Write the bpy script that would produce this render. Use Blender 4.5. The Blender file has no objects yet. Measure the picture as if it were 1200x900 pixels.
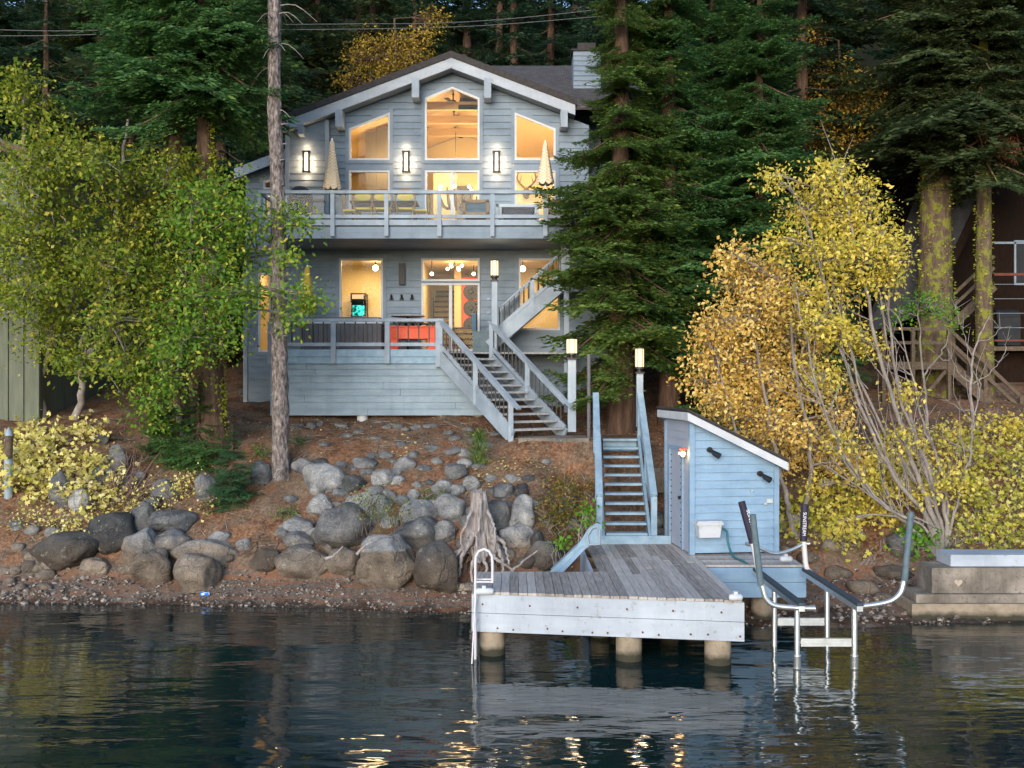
import bpy, math, random
import numpy as np
from mathutils import Vector, Matrix, noise

sc = bpy.context.scene
COL = sc.collection
F = 1200.0      # focal length in photograph pixels
CZ = 4.33       # eye height over the lake
R = math.radians
rng = np.random.default_rng(7)
random.seed(7)

def P(px, py, d):
    return Vector(((px - 600) / F * d, d, CZ - (py - 450) / F * d))
def PX(px, d): return (px - 600) / F * d
def PZ(py, d): return CZ - (py - 450) / F * d

# ------------------------------------------------------------------ objects
def tag(o, label, cat, group=None, kind=None):
    if label: o['label'] = label
    if cat: o['category'] = cat
    if group: o['group'] = group
    if kind: o['kind'] = kind
    return o

def thing(name, label, cat, loc=(0, 0, 0), group=None):
    o = bpy.data.objects.new(name, None)
    COL.objects.link(o)
    o.location = loc
    o.empty_display_size = 0.2
    o['wloc'] = list(loc)
    return tag(o, label, cat, group)

def wloc(o):
    w = Vector((0, 0, 0))
    while o is not None:
        w += o.location
        o = o.parent
    return w

class MB:
    def __init__(s): s.v = []; s.f = []; s.sm = []
    def add(s, vs, fs, smooth=False):
        b = len(s.v)
        s.v += [tuple(x) for x in vs]
        s.f += [tuple(i + b for i in f) for f in fs]
        s.sm += [smooth] * len(fs)
        return s
    def hexa(s, p):   # 4 bottom ccw, 4 top ccw
        return s.add(p, [(3, 2, 1, 0), (4, 5, 6, 7), (0, 1, 5, 4), (1, 2, 6, 5), (2, 3, 7, 6), (3, 0, 4, 7)])
    def box(s, x0, x1, y0, y1, z0, z1):
        return s.hexa([(x0, y0, z0), (x1, y0, z0), (x1, y1, z0), (x0, y1, z0), (x0, y0, z1), (x1, y0, z1), (x1, y1, z1), (x0, y1, z1)])
    def beam(s, a, b, w, h, up=(0, 0, 1)):
        a = Vector(a); b = Vector(b); d = (b - a).normalized(); u = Vector(up)
        if abs(d.dot(u)) > .98: u = Vector((0, 1, 0))
        sd = d.cross(u).normalized(); u = sd.cross(d).normalized()
        sd = sd * w / 2; u = u * h / 2
        return s.hexa([a - sd - u, a + sd - u, b + sd - u, b - sd - u, a - sd + u, a + sd + u, b + sd + u, b - sd + u])
    def tube(s, pts, rs, n=8, cap=True, smooth=True):
        pts = [Vector(p) for p in pts]
        if not hasattr(rs, '__len__'): rs = [rs] * len(pts)
        vs = []; fs = []; prev = None
        for i, p in enumerate(pts):
            d = (pts[min(i + 1, len(pts) - 1)] - pts[max(i - 1, 0)]).normalized()
            if prev is None:
                r = Vector((1, 0, 0)) if abs(d.x) < .9 else Vector((0, 1, 0))
                a = d.cross(r).normalized()
            else:
                a = (prev - d * prev.dot(d)).normalized()
            prev = a; b = d.cross(a)
            for k in range(n):
                t = 2 * math.pi * k / n
                vs.append(p + (a * math.cos(t) + b * math.sin(t)) * rs[i])
        for i in range(len(pts) - 1):
            for k in range(n):
                k2 = (k + 1) % n
                fs.append((i * n + k, i * n + k2, (i + 1) * n + k2, (i + 1) * n + k))
        s.add(vs, fs, smooth)
        if cap:
            s.add(vs[:n], [tuple(range(n - 1, -1, -1))]); s.add(vs[-n:], [tuple(range(n))])
        return s
    def lathe(s, c, prof, n=20, smooth=True):
        c = Vector(c); vs = []; fs = []
        for r, z in prof:
            for k in range(n):
                t = 2 * math.pi * k / n
                vs.append(c + Vector((r * math.cos(t), r * math.sin(t), z)))
        for i in range(len(prof) - 1):
            for k in range(n):
                k2 = (k + 1) % n
                fs.append((i * n + k, i * n + k2, (i + 1) * n + k2, (i + 1) * n + k))
        s.add(vs, fs, smooth)
        if prof[0][0] > 1e-4: s.add(vs[:n], [tuple(range(n - 1, -1, -1))])
        if prof[-1][0] > 1e-4: s.add(vs[-n:], [tuple(range(n))])
        return s
    def sphere(s, c, r, n=14, sq=(1, 1, 1)):
        m = n // 2; c = Vector(c); vs = []; fs = []
        for i in range(m + 1):
            a = math.pi * i / m
            for k in range(n):
                t = 2 * math.pi * k / n
                vs.append(c + Vector((r * sq[0] * math.sin(a) * math.cos(t), r * sq[1] * math.sin(a) * math.sin(t), -r * sq[2] * math.cos(a))))
        for i in range(m):
            for k in range(n):
                k2 = (k + 1) % n
                fs.append((i * n + k, i * n + k2, (i + 1) * n + k2, (i + 1) * n + k))
        return s.add(vs, fs, True)
    def prism(s, poly, ext):   # poly: list of 3d points (planar), ext: extrusion vector
        e = Vector(ext); n = len(poly); vs = [Vector(p) for p in poly]; vs += [v + e for v in vs]
        fs = [tuple(range(n - 1, -1, -1)), tuple(range(n, 2 * n))]
        for i in range(n):
            j = (i + 1) % n
            fs.append((i, j, n + j, n + i))
        return s.add(vs, fs)

def link(name, me, mat, parent=None):
    o = bpy.data.objects.new(name, me)
    COL.objects.link(o)
    if mat is not None and not me.materials: me.materials.append(mat)
    if parent is not None: o.parent = parent
    return o

def build(name, mb, mat, parent=None, origin=None):
    off = wloc(parent) if parent is not None else Vector(origin or (0, 0, 0))
    me = bpy.data.meshes.new(name)
    me.from_pydata([tuple(Vector(v) - off) for v in mb.v], [], mb.f)
    me.polygons.foreach_set('use_smooth', mb.sm)
    me.update()
    o = link(name, me, mat, parent)
    if parent is None: o.location = off
    return o

def build_np(name, V, mat, parent=None, origin=None, k=4):
    """V: (n*k,3) vertices, each k consecutive ones a face"""
    off = np.array(wloc(parent) if parent is not None else (origin or (0, 0, 0)), dtype=np.float32)
    V = (np.asarray(V, dtype=np.float32).reshape(-1, 3) - off)
    n = len(V) // k
    me = bpy.data.meshes.new(name)
    me.vertices.add(len(V)); me.vertices.foreach_set('co', V.ravel())
    me.loops.add(n * k); me.loops.foreach_set('vertex_index', np.arange(n * k, dtype=np.int32))
    me.polygons.add(n); me.polygons.foreach_set('loop_start', np.arange(0, n * k, k, dtype=np.int32))
    me.polygons.foreach_set('loop_total', np.full(n, k, dtype=np.int32))
    me.update(calc_edges=True)
    o = link(name, me, mat, parent)
    if parent is None: o.location = tuple(off)
    return o

def dup(root, loc, rotz=0.0, scale=1.0, label=None, group=None, name=None):
    r = root.copy(); COL.objects.link(r)
    r.location = loc; r.rotation_euler = (0, 0, rotz); r.scale = (scale,) * 3 if not hasattr(scale, '__len__') else scale
    if label: r['label'] = label
    if group: r['group'] = group
    for ch in list(root.children):
        c = ch.copy(); COL.objects.link(c); c.parent = r
        for g in ch.children:
            d = g.copy(); COL.objects.link(d); d.parent = c
    return r

# ------------------------------------------------------------------ materials
def newmat(name):
    m = bpy.data.materials.new(name); m.use_nodes = True
    nt = m.node_tree; nt.nodes.clear()
    out = nt.nodes.new('ShaderNodeOutputMaterial')
    return m, nt, out
def N(nt, t, **kw):
    n = nt.nodes.new(t)
    for k, v in kw.items():
        if k.startswith('i_'): n.inputs[k[2:].replace('_', ' ')].default_value = v
        else: setattr(n, k, v)
    return n
def ramp(nt, fac, stops, interp='LINEAR'):
    r = nt.nodes.new('ShaderNodeValToRGB'); cr = r.color_ramp; cr.interpolation = interp
    while len(cr.elements) < len(stops): cr.elements.new(0.5)
    for e, (p, c) in zip(cr.elements, stops):
        e.position = p; e.color = (*c, 1) if len(c) == 3 else c
    nt.links.new(fac, r.inputs[0]); return r.outputs[0]
def mixc(nt, fac, a, b, mode='MIX'):
    m = nt.nodes.new('ShaderNodeMix'); m.data_type = 'RGBA'; m.blend_type = mode
    for i, v in ((0, fac), (6, a), (7, b)):
        if hasattr(v, 'is_linked') or isinstance(v, bpy.types.NodeSocket): nt.links.new(v, m.inputs[i])
        elif isinstance(v, (int, float)): m.inputs[i].default_value = v
        else: m.inputs[i].default_value = (*v, 1)
    return m.outputs[2]
def coords(nt, kind='pos', scale=(1, 1, 1)):
    if kind == 'pos': c = N(nt, 'ShaderNodeNewGeometry').outputs['Position']
    else: c = N(nt, 'ShaderNodeTexCoord').outputs['Object']
    mp = N(nt, 'ShaderNodeMapping'); mp.inputs['Scale'].default_value = scale
    nt.links.new(c, mp.inputs[0]); return mp.outputs[0]
def noisef(nt, vec, scale, detail=4, rough=.55, dist=0):
    n = N(nt, 'ShaderNodeTexNoise'); n.inputs['Scale'].default_value = scale
    n.inputs['Detail'].default_value = detail; n.inputs['Roughness'].default_value = rough; n.inputs['Distortion'].default_value = dist
    nt.links.new(vec, n.inputs['Vector']); return n.outputs['Fac']

def surf(name, stops, scale=3, stretch=(1, 1, 1), rough=.7, bump=0.0, bscale=None, bdist=.02, island=0.0, kind='pos', metal=0.0, spec=.25, detail=5, spots=None, streak=0):
    m, nt, out = newmat(name)
    bs = N(nt, 'ShaderNodeBsdfPrincipled'); bs.inputs['Roughness'].default_value = rough
    bs.inputs['Metallic'].default_value = metal; bs.inputs['Specular IOR Level'].default_value = spec
    v = coords(nt, kind, stretch)
    f = noisef(nt, v, scale, detail, .6)
    if island:
        isl = N(nt, 'ShaderNodeNewGeometry').outputs['Random Per Island']
        a = N(nt, 'ShaderNodeMath', operation='MULTIPLY_ADD'); nt.links.new(isl, a.inputs[0]); a.inputs[1].default_value = island
        nt.links.new(f, a.inputs[2])
        b = N(nt, 'ShaderNodeMath', operation='SUBTRACT'); nt.links.new(a.outputs[0], b.inputs[0]); b.inputs[1].default_value = island / 2
        f = b.outputs[0]
    c = ramp(nt, f, stops)
    if spots:   # (scale, threshold, colour, strength)
        sf = noisef(nt, coords(nt, kind), spots[0], 6, .65)
        mk = ramp(nt, sf, [(spots[1], (0, 0, 0)), (spots[1] + .06, (spots[3],) * 3)])
        c = mixc(nt, mk, c, spots[2])
    if streak:   # weather streaks running down, and faded patches
        sk = noisef(nt, coords(nt, kind, (2.6, 2.6, .3)), 1.0, 6, .75)
        c = mixc(nt, 1.0, c, ramp(nt, sk, [(.3, (1 - streak,) * 3), (.5, (1,) * 3), (.72, (1 + streak * .6,) * 3)]), 'MULTIPLY')
        pt = noisef(nt, coords(nt, kind, (1, 1, 1.6)), .7, 4, .6)
        c = mixc(nt, 1.0, c, ramp(nt, pt, [(.34, (1 - streak * .7,) * 3), (.66, (1 + streak * .5,) * 3)]), 'MULTIPLY')
    nt.links.new(c, bs.inputs['Base Color'])
    if bump:
        bf = noisef(nt, v, bscale or scale * 3, 5, .6)
        bp = N(nt, 'ShaderNodeBump'); bp.inputs['Strength'].default_value = bump; bp.inputs['Distance'].default_value = bdist
        nt.links.new(bf, bp.inputs['Height']); nt.links.new(bp.outputs[0], bs.inputs['Normal'])
    nt.links.new(bs.outputs[0], out.inputs[0]); return m

def leafmat(name, stops, trans=.35, rough=.55, clump=None, spec=.3):
    """stops on a per-leaf random value; clump: second (stops) mixed by a slow noise"""
    m, nt, out = newmat(name)
    isl = N(nt, 'ShaderNodeNewGeometry').outputs['Random Per Island']
    c = ramp(nt, isl, stops)
    if clump:
        c2 = ramp(nt, isl, clump)
        f = noisef(nt, coords(nt, 'obj'), .9, 3, .6)
        mk = ramp(nt, f, [(.42, (0, 0, 0)), (.62, (1, 1, 1))])
        c = mixc(nt, mk, c, c2)
    bs = N(nt, 'ShaderNodeBsdfPrincipled'); bs.inputs['Roughness'].default_value = rough; bs.inputs['Specular IOR Level'].default_value = spec
    nt.links.new(c, bs.inputs['Base Color'])
    tr = N(nt, 'ShaderNodeBsdfTranslucent'); nt.links.new(c, tr.inputs[0])
    mx = N(nt, 'ShaderNodeMixShader'); mx.inputs[0].default_value = trans
    nt.links.new(bs.outputs[0], mx.inputs[1]); nt.links.new(tr.outputs[0], mx.inputs[2])
    nt.links.new(mx.outputs[0], out.inputs[0]); return m

def emit(name, col, strength):
    m, nt, out = newmat(name)
    e = N(nt, 'ShaderNodeEmission'); e.inputs[0].default_value = (*col, 1); e.inputs[1].default_value = strength
    nt.links.new(e.outputs[0], out.inputs[0]); return m

def g(*c): return c
BLUE_D, BLUE_M, BLUE_L = (.15, .20, .26), (.185, .24, .305), (.22, .275, .34)
MAT = {}
MAT['siding'] = surf('blue_siding_paint', [(.3, BLUE_D), (.5, BLUE_M), (.72, BLUE_L)], 1.2, (1, 1, 2), .6, .15, 30, .01, spots=(5, .66, (.17, .2, .23), .5), streak=.12)
MAT['trim'] = surf('pale_blue_trim_paint', [(.3, (.22, .275, .345)), (.7, (.30, .36, .43))], 2.5, (1, 1, 1), .55, .1, 30, .01, spots=(9, .64, (.2, .21, .22), .6), streak=.2)
MAT['white'] = surf('white_paint', [(.3, (.44, .46, .50)), (.7, (.54, .56, .60))], 3, (1, 1, 1), .45)
MAT['hut'] = surf('light_blue_hut_paint', [(.3, (.175, .275, .40)), (.55, (.21, .325, .455)), (.75, (.25, .365, .49))], 1.5, (1, 1, 3), .55, .15, 25, .01, spots=(7, .65, (.22, .27, .30), .6), streak=.12)
MAT['skirt'] = surf('skirt_paint', [(.3, (.17, .23, .29)), (.55, (.21, .28, .345)), (.75, (.25, .32, .385))], 1.5, (1, 1, 3), .6, .15, 25, .01, spots=(6, .64, (.2, .22, .23), .7), streak=.14)
MAT['hutleftlit'] = surf('hut_left_light_tint', [(.3, (.28, .31, .39)), (.7, (.34, .37, .45))], 2, (1, 1, 1), .55)  # pinkish light on the hut's left face and door, put into the colour
MAT['stairblue'] = surf('worn_blue_paint', [(.3, (.17, .26, .35)), (.55, (.23, .335, .43)), (.75, (.29, .39, .47))], 4, (1, 1, 1), .65, .2, 30, .01, spots=(14, .62, (.24, .21, .18), .8))
MAT['tread'] = surf('weathered_tread', [(.3, (.24, .24, .25)), (.7, (.42, .43, .45))], 6, (2, 2, 2), .8, .2, 40, .01)
MAT['dockfascia'] = surf('pale_dock_paint', [(.25, (.30, .34, .41)), (.6, (.38, .425, .49)), (.8, (.43, .475, .54))], 2.2, (.5, 1, 1.6), .55, .1, 20, .01, spots=(10, .60, (.25, .24, .24), .6), streak=.14)
MAT['plank'] = surf('weathered_dock_planks', [(.2, (.19, .165, .15)), (.45, (.33, .295, .27)), (.65, (.43, .39, .36)), (.85, (.52, .48, .45))], 3, (9, .7, 1), .85, .4, 14, .01, island=.45)
MAT['concrete'] = surf('concrete', [(.25, (.10, .085, .07)), (.5, (.19, .165, .14)), (.75, (.29, .255, .22))], 2.2, (1, 1, 1), .9, .4, 18, .02, spots=(14, .58, (.08, .07, .06), .7), streak=.35)
MAT['roofedge'] = surf('dark_roof_edge', [(.3, (.028, .026, .028)), (.7, (.06, .055, .055))], 12, (1, 1, 1), .8)
MAT['shingle'] = None
MAT['black'] = surf('black_metal', [(.3, (.012, .012, .014)), (.7, (.022, .022, .025))], 5, rough=.45)
MAT['alu'] = surf('brushed_aluminium', [(.3, (.52, .53, .54)), (.7, (.72, .73, .74))], 6, rough=.38, metal=.85)
MAT['whitetube'] = surf('white_enamel', [(.3, (.55, .53, .55)), (.7, (.64, .62, .64))], 6, rough=.35)
MAT['bunk'] = surf('dark_bunk_carpet', [(.3, (.035, .05, .065)), (.7, (.07, .09, .11))], 20, rough=.95)
MAT['sleeve'] = surf('blue_grey_sleeve', [(.3, (.075, .115, .14)), (.7, (.12, .165, .19))], 9, rough=.6)
MAT['sleeveblack'] = surf('black_sleeve', [(.3, (.02, .018, .035)), (.7, (.035, .03, .05))], 9, rough=.5)
MAT['wood'] = surf('warm_wood', [(.3, (.20, .105, .045)), (.7, (.36, .21, .10))], 3, (6, 1, 1), .6)
MAT['woodceil'] = surf('pine_ceiling', [(.3, (.48, .31, .13)), (.7, (.64, .44, .21))], 4, (1, 8, 8), .55)
MAT['cream'] = surf('cream_wall', [(.3, (.62, .50, .28)), (.7, (.68, .55, .32))], 2, rough=.8)
MAT['plankwall'] = surf('grey_plank_wall', [(.3, (.13, .10, .06)), (.7, (.21, .165, .10))], 2.5, (8, 1, .6), .7, island=.3)
MAT['carpetstair'] = surf('olive_stair', [(.3, (.12, .085, .03)), (.7, (.17, .125, .05))], 5, rough=.9)
MAT['red'] = surf('red_panel', [(.3, (.52, .07, .025)), (.7, (.60, .10, .04))], 3, rough=.6)
MAT['orange'] = surf('orange_plastic', [(.3, (.85, .10, .045)), (.7, (.92, .14, .06))], 3, rough=.45)
MAT['grey'] = surf('dark_grey_vinyl', [(.3, (.10, .10, .115)), (.7, (.14, .14, .155))], 4, rough=.7)
MAT['slate'] = surf('slate_blue_fabric', [(.3, (.05, .10, .15)), (.7, (.08, .14, .2))], 6, rough=.9)
MAT['navy'] = surf('dark_navy', [(.3, (.015, .02, .035)), (.7, (.03, .035, .055))], 6, rough=.8)
MAT['yellowfab'] = surf('yellow_canvas', [(.3, (.58, .40, .06)), (.7, (.72, .52, .11))], 6, (1, 1, .3), .85)
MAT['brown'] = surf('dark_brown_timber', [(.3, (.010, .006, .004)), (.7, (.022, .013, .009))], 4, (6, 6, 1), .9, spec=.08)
MAT['brownrail'] = surf('weathered_brown_timber', [(.3, (.07, .049, .033)), (.7, (.145, .107, .077))], 4, (4, 4, 4), .85)
MAT['redpost'] = surf('rusty_red_timber', [(.3, (.10, .03, .02)), (.7, (.17, .055, .035))], 4, rough=.8)
MAT['darkroof'] = surf('charcoal_roofing', [(.3, (.03, .03, .036)), (.7, (.05, .05, .058))], 8, rough=.85)
MAT['greengrey'] = surf('grey_green_boards', [(.3, (.10, .115, .085)), (.7, (.15, .165, .125))], 2, (4, 4, .6), .8)
MAT['bark'] = surf('furrowed_brown_bark', [(.25, (.035, .022, .016)), (.5, (.095, .058, .042)), (.75, (.17, .11, .08))], 5, (1.6, 1.6, .28), .95, 1.0, 9, .06, kind='pos')
MAT['barkgrey'] = surf('scaly_grey_bark', [(.32, (.045, .036, .034)), (.47, (.15, .125, .12)), (.6, (.26, .225, .215)), (.75, (.42, .38, .36))], 13, (1.5, 1.5, .55), .95, 1.0, 16, .05)
MAT['mossbark'] = surf('mossy_bark', [(.25, (.04, .028, .02)), (.5, (.11, .075, .055)), (.75, (.17, .12, .09))], 5, (1.6, 1.6, .3), .95, 1.0, 9, .05, spots=(3.6, .5, (.20, .21, .028), .8))
MAT['limb'] = surf('pale_grey_limbs', [(.25, (.13, .11, .10)), (.55, (.25, .22, .20)), (.8, (.38, .35, .32))], 7, (1, 1, .5), .9, .5, 20, .02)
MAT['twig'] = surf('grey_twigs', [(.3, (.16, .14, .13)), (.7, (.34, .30, .29))], 8, rough=.9)
MAT['driftwood'] = surf('silver_driftwood', [(.25, (.13, .11, .10)), (.5, (.28, .25, .24)), (.78, (.46, .43, .43))], 6, (3, 3, .5), .9, .8, 14, .03)
MAT['root'] = surf('brown_roots', [(.3, (.06, .04, .03)), (.7, (.16, .11, .08))], 8, rough=.95)
MAT['hose'] = surf('teal_hose', [(.3, (.02, .11, .13)), (.7, (.03, .15, .17))], 8, rough=.4)
MAT['canblue'] = surf('blue_can_print', [(.35, (.02, .12, .55)), (.5, (.05, .25, .70)), (.6, (.8, .85, .9))], 14, rough=.35)
MAT['moss'] = leafmat('wolf_moss', [(0, (.15, .17, .018)), (.6, (.28, .30, .03)), (1, (.42, .41, .06))], .2)
MAT['antler'] = surf('antler', [(.3, (.10, .065, .035)), (.7, (.17, .12, .07))], 8, rough=.7)

def mat_shingle():
    m, nt, out = newmat('asphalt_shingles')
    b = N(nt, 'ShaderNodeTexBrick'); b.offset = .5
    b.inputs['Color1'].default_value = (.06, .055, .058, 1); b.inputs['Color2'].default_value = (.11, .10, .10, 1); b.inputs['Mortar'].default_value = (.03, .028, .03, 1)
    b.inputs['Scale'].default_value = 3.2; b.inputs['Mortar Size'].default_value = .03
    v = coords(nt, 'pos', (1, 1, 1))
    sw = N(nt, 'ShaderNodeSeparateXYZ'); nt.links.new(v, sw.inputs[0]); cb = N(nt, 'ShaderNodeCombineXYZ')
    nt.links.new(sw.outputs[0], cb.inputs[0]); nt.links.new(sw.outputs[2], cb.inputs[1]); nt.links.new(cb.outputs[0], b.inputs[0])
    bs = N(nt, 'ShaderNodeBsdfPrincipled'); bs.inputs['Roughness'].default_value = .9
    nt.links.new(b.outputs[0], bs.inputs['Base Color'])
    bp = N(nt, 'ShaderNodeBump'); bp.inputs['Strength'].default_value = .6; bp.inputs['Distance'].default_value = .02
    nt.links.new(b.outputs['Fac'], bp.inputs['Height']); bp.invert = True; nt.links.new(bp.outputs[0], bs.inputs['Normal'])
    nt.links.new(bs.outputs[0], out.inputs[0]); return m
MAT['shingle'] = mat_shingle()

def mat_check():   # folded patio umbrella cloth: cream with a small orange check
    m, nt, out = newmat('cream_check_canvas')
    ch = N(nt, 'ShaderNodeTexChecker'); ch.inputs['Scale'].default_value = 17
    ch.inputs[1].default_value = (.74, .68, .58, 1); ch.inputs[2].default_value = (.62, .43, .20, 1)
    nt.links.new(coords(nt, 'obj', (1, 1, 1.4)), ch.inputs[0])
    bs = N(nt, 'ShaderNodeBsdfPrincipled'); bs.inputs['Roughness'].default_value = .85
    nt.links.new(ch.outputs[0], bs.inputs['Base Color']); nt.links.new(bs.outputs[0], out.inputs[0]); return m
MAT['check'] = mat_check()

def mat_glass(name, tint, refl):
    m, nt, out = newmat(name)
    t = N(nt, 'ShaderNodeBsdfTransparent'); t.inputs[0].default_value = (*tint, 1)
    gl = N(nt, 'ShaderNodeBsdfGlossy'); gl.inputs['Roughness'].default_value = .01
    mx = N(nt, 'ShaderNodeMixShader'); mx.inputs[0].default_value = refl
    nt.links.new(t.outputs[0], mx.inputs[1]); nt.links.new(gl.outputs[0], mx.inputs[2]); nt.links.new(mx.outputs[0], out.inputs[0]); return m
MAT['glass'] = mat_glass('window_glass', (.97, .98, .96), .008)
MAT['railglass'] = mat_glass('tinted_rail_glass', (.78, .88, .92), .012)

def mat_rock(crisp=False, dark=1.0):
    m, nt, out = newmat('granite_with_line' if crisp else 'granite' if dark == 1 else 'dark_granite')
    v = coords(nt, 'pos')
    oi = N(nt, 'ShaderNodeObjectInfo')
    f = noisef(nt, v, 2.6, 7, .66)
    c = ramp(nt, f, [(.28, (.06, .062, .067)), (.44, (.145, .15, .158)), (.6, (.25, .252, .255)), (.8, (.42, .415, .40))])
    # brown lake stain below the old high-water line
    st = ramp(nt, noisef(nt, v, 2.2, 6, .62), [(.28, (.065, .052, .042)), (.5, (.15, .122, .098)), (.75, (.26, .215, .175))])
    z = N(nt, 'ShaderNodeSeparateXYZ'); nt.links.new(v, z.inputs[0])
    nz = noisef(nt, v, 1.3, 3)
    a = N(nt, 'ShaderNodeMath', operation='MULTIPLY_ADD'); nt.links.new(nz, a.inputs[0]); a.inputs[1].default_value = -.16 if crisp else -.75; nt.links.new(z.outputs[2], a.inputs[2])
    mk = ramp(nt, a.outputs[0], [(.96, (1, 1, 1)), (1.0, (0, 0, 0))])
    mr = N(nt, 'ShaderNodeMapRange'); nt.links.new(a.outputs[0], mr.inputs[0]); mr.inputs[1].default_value = .90 if crisp else .45; mr.inputs[2].default_value = .95 if crisp else .85; mr.inputs[3].default_value = 1; mr.inputs[4].default_value = 0
    c = mixc(nt, mr.outputs[0], c, st)
    if crisp: pk = ramp(nt, a.outputs[0], [(.885, (0, 0, 0)), (.905, (1, 1, 1)), (.935, (1, 1, 1)), (.955, (0, 0, 0))])
    if crisp: pm = mixc(nt, 1.0, pk, ramp(nt, noisef(nt, v, 1.1, 3), [(.5, (0, 0, 0)), (.6, (.8,) * 3)]), 'MULTIPLY')
    if crisp: c = mixc(nt, pm, c, (.40, .37, .33))   # pale mineral line at the old water level
    # lichen and speckle
    sp = noisef(nt, v, 38, 3, .7)
    c = mixc(nt, ramp(nt, sp, [(.35, (.75,) * 3), (.65, (1.2,) * 3)]), c, c, 'MULTIPLY') if False else c
    spk = ramp(nt, sp, [(.3, (.6,) * 3), (.7, (1.3,) * 3)])
    c = mixc(nt, 1.0, c, spk, 'MULTIPLY')
    rv = ramp(nt, oi.outputs['Random'], [(0, (.55, .55, .56)), (.5, (.95, .94, .93)), (1, (1.35, 1.33, 1.30))])
    c = mixc(nt, 1.0, c, rv, 'MULTIPLY')
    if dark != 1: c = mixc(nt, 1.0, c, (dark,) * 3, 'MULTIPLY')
    lf = ramp(nt, noisef(nt, v, 5.5, 6, .7), [(.6, (0, 0, 0)), (.68, (.5,) * 3)])
    c = mixc(nt, lf, c, (.36, .37, .30))
    bs = N(nt, 'ShaderNodeBsdfPrincipled'); bs.inputs['Roughness'].default_value = .88; bs.inputs['Specular IOR Level'].default_value = .25
    nt.links.new(c, bs.inputs['Base Color'])
    bp = N(nt, 'ShaderNodeBump'); bp.inputs['Strength'].default_value = .7; bp.inputs['Distance'].default_value = .05
    vo = N(nt, 'ShaderNodeTexVoronoi'); vo.feature = 'DISTANCE_TO_EDGE'; vo.inputs['Scale'].default_value = 1.25
    wv = N(nt, 'ShaderNodeVectorMath', operation='ADD'); nz3 = N(nt, 'ShaderNodeTexNoise'); nz3.inputs['Scale'].default_value = 2.5; nt.links.new(v, nz3.inputs['Vector'])
    nt.links.new(v, wv.inputs[0]); nt.links.new(nz3.outputs['Color'], wv.inputs[1]); nt.links.new(wv.outputs[0], vo.inputs['Vector'])
    ck = N(nt, 'ShaderNodeMapRange'); nt.links.new(vo.outputs['Distance'], ck.inputs[0]); ck.inputs[1].default_value = 0; ck.inputs[2].default_value = .035; ck.inputs[3].default_value = -.5; ck.inputs[4].default_value = 0
    hs_ = N(nt, 'ShaderNodeMath', operation='ADD'); nt.links.new(noisef(nt, v, 7, 8, .72), hs_.inputs[0]); nt.links.new(ck.outputs[0], hs_.inputs[1])
    nt.links.new(hs_.outputs[0], bp.inputs['Height']); nt.links.new(bp.outputs[0], bs.inputs['Normal'])
    nt.links.new(bs.outputs[0], out.inputs[0]); return m
MAT['rock'] = mat_rock(); MAT['rockline'] = mat_rock(True); MAT['rockdark'] = mat_rock(False, .5); MAT['rockmid'] = mat_rock(False, .74)

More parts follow.
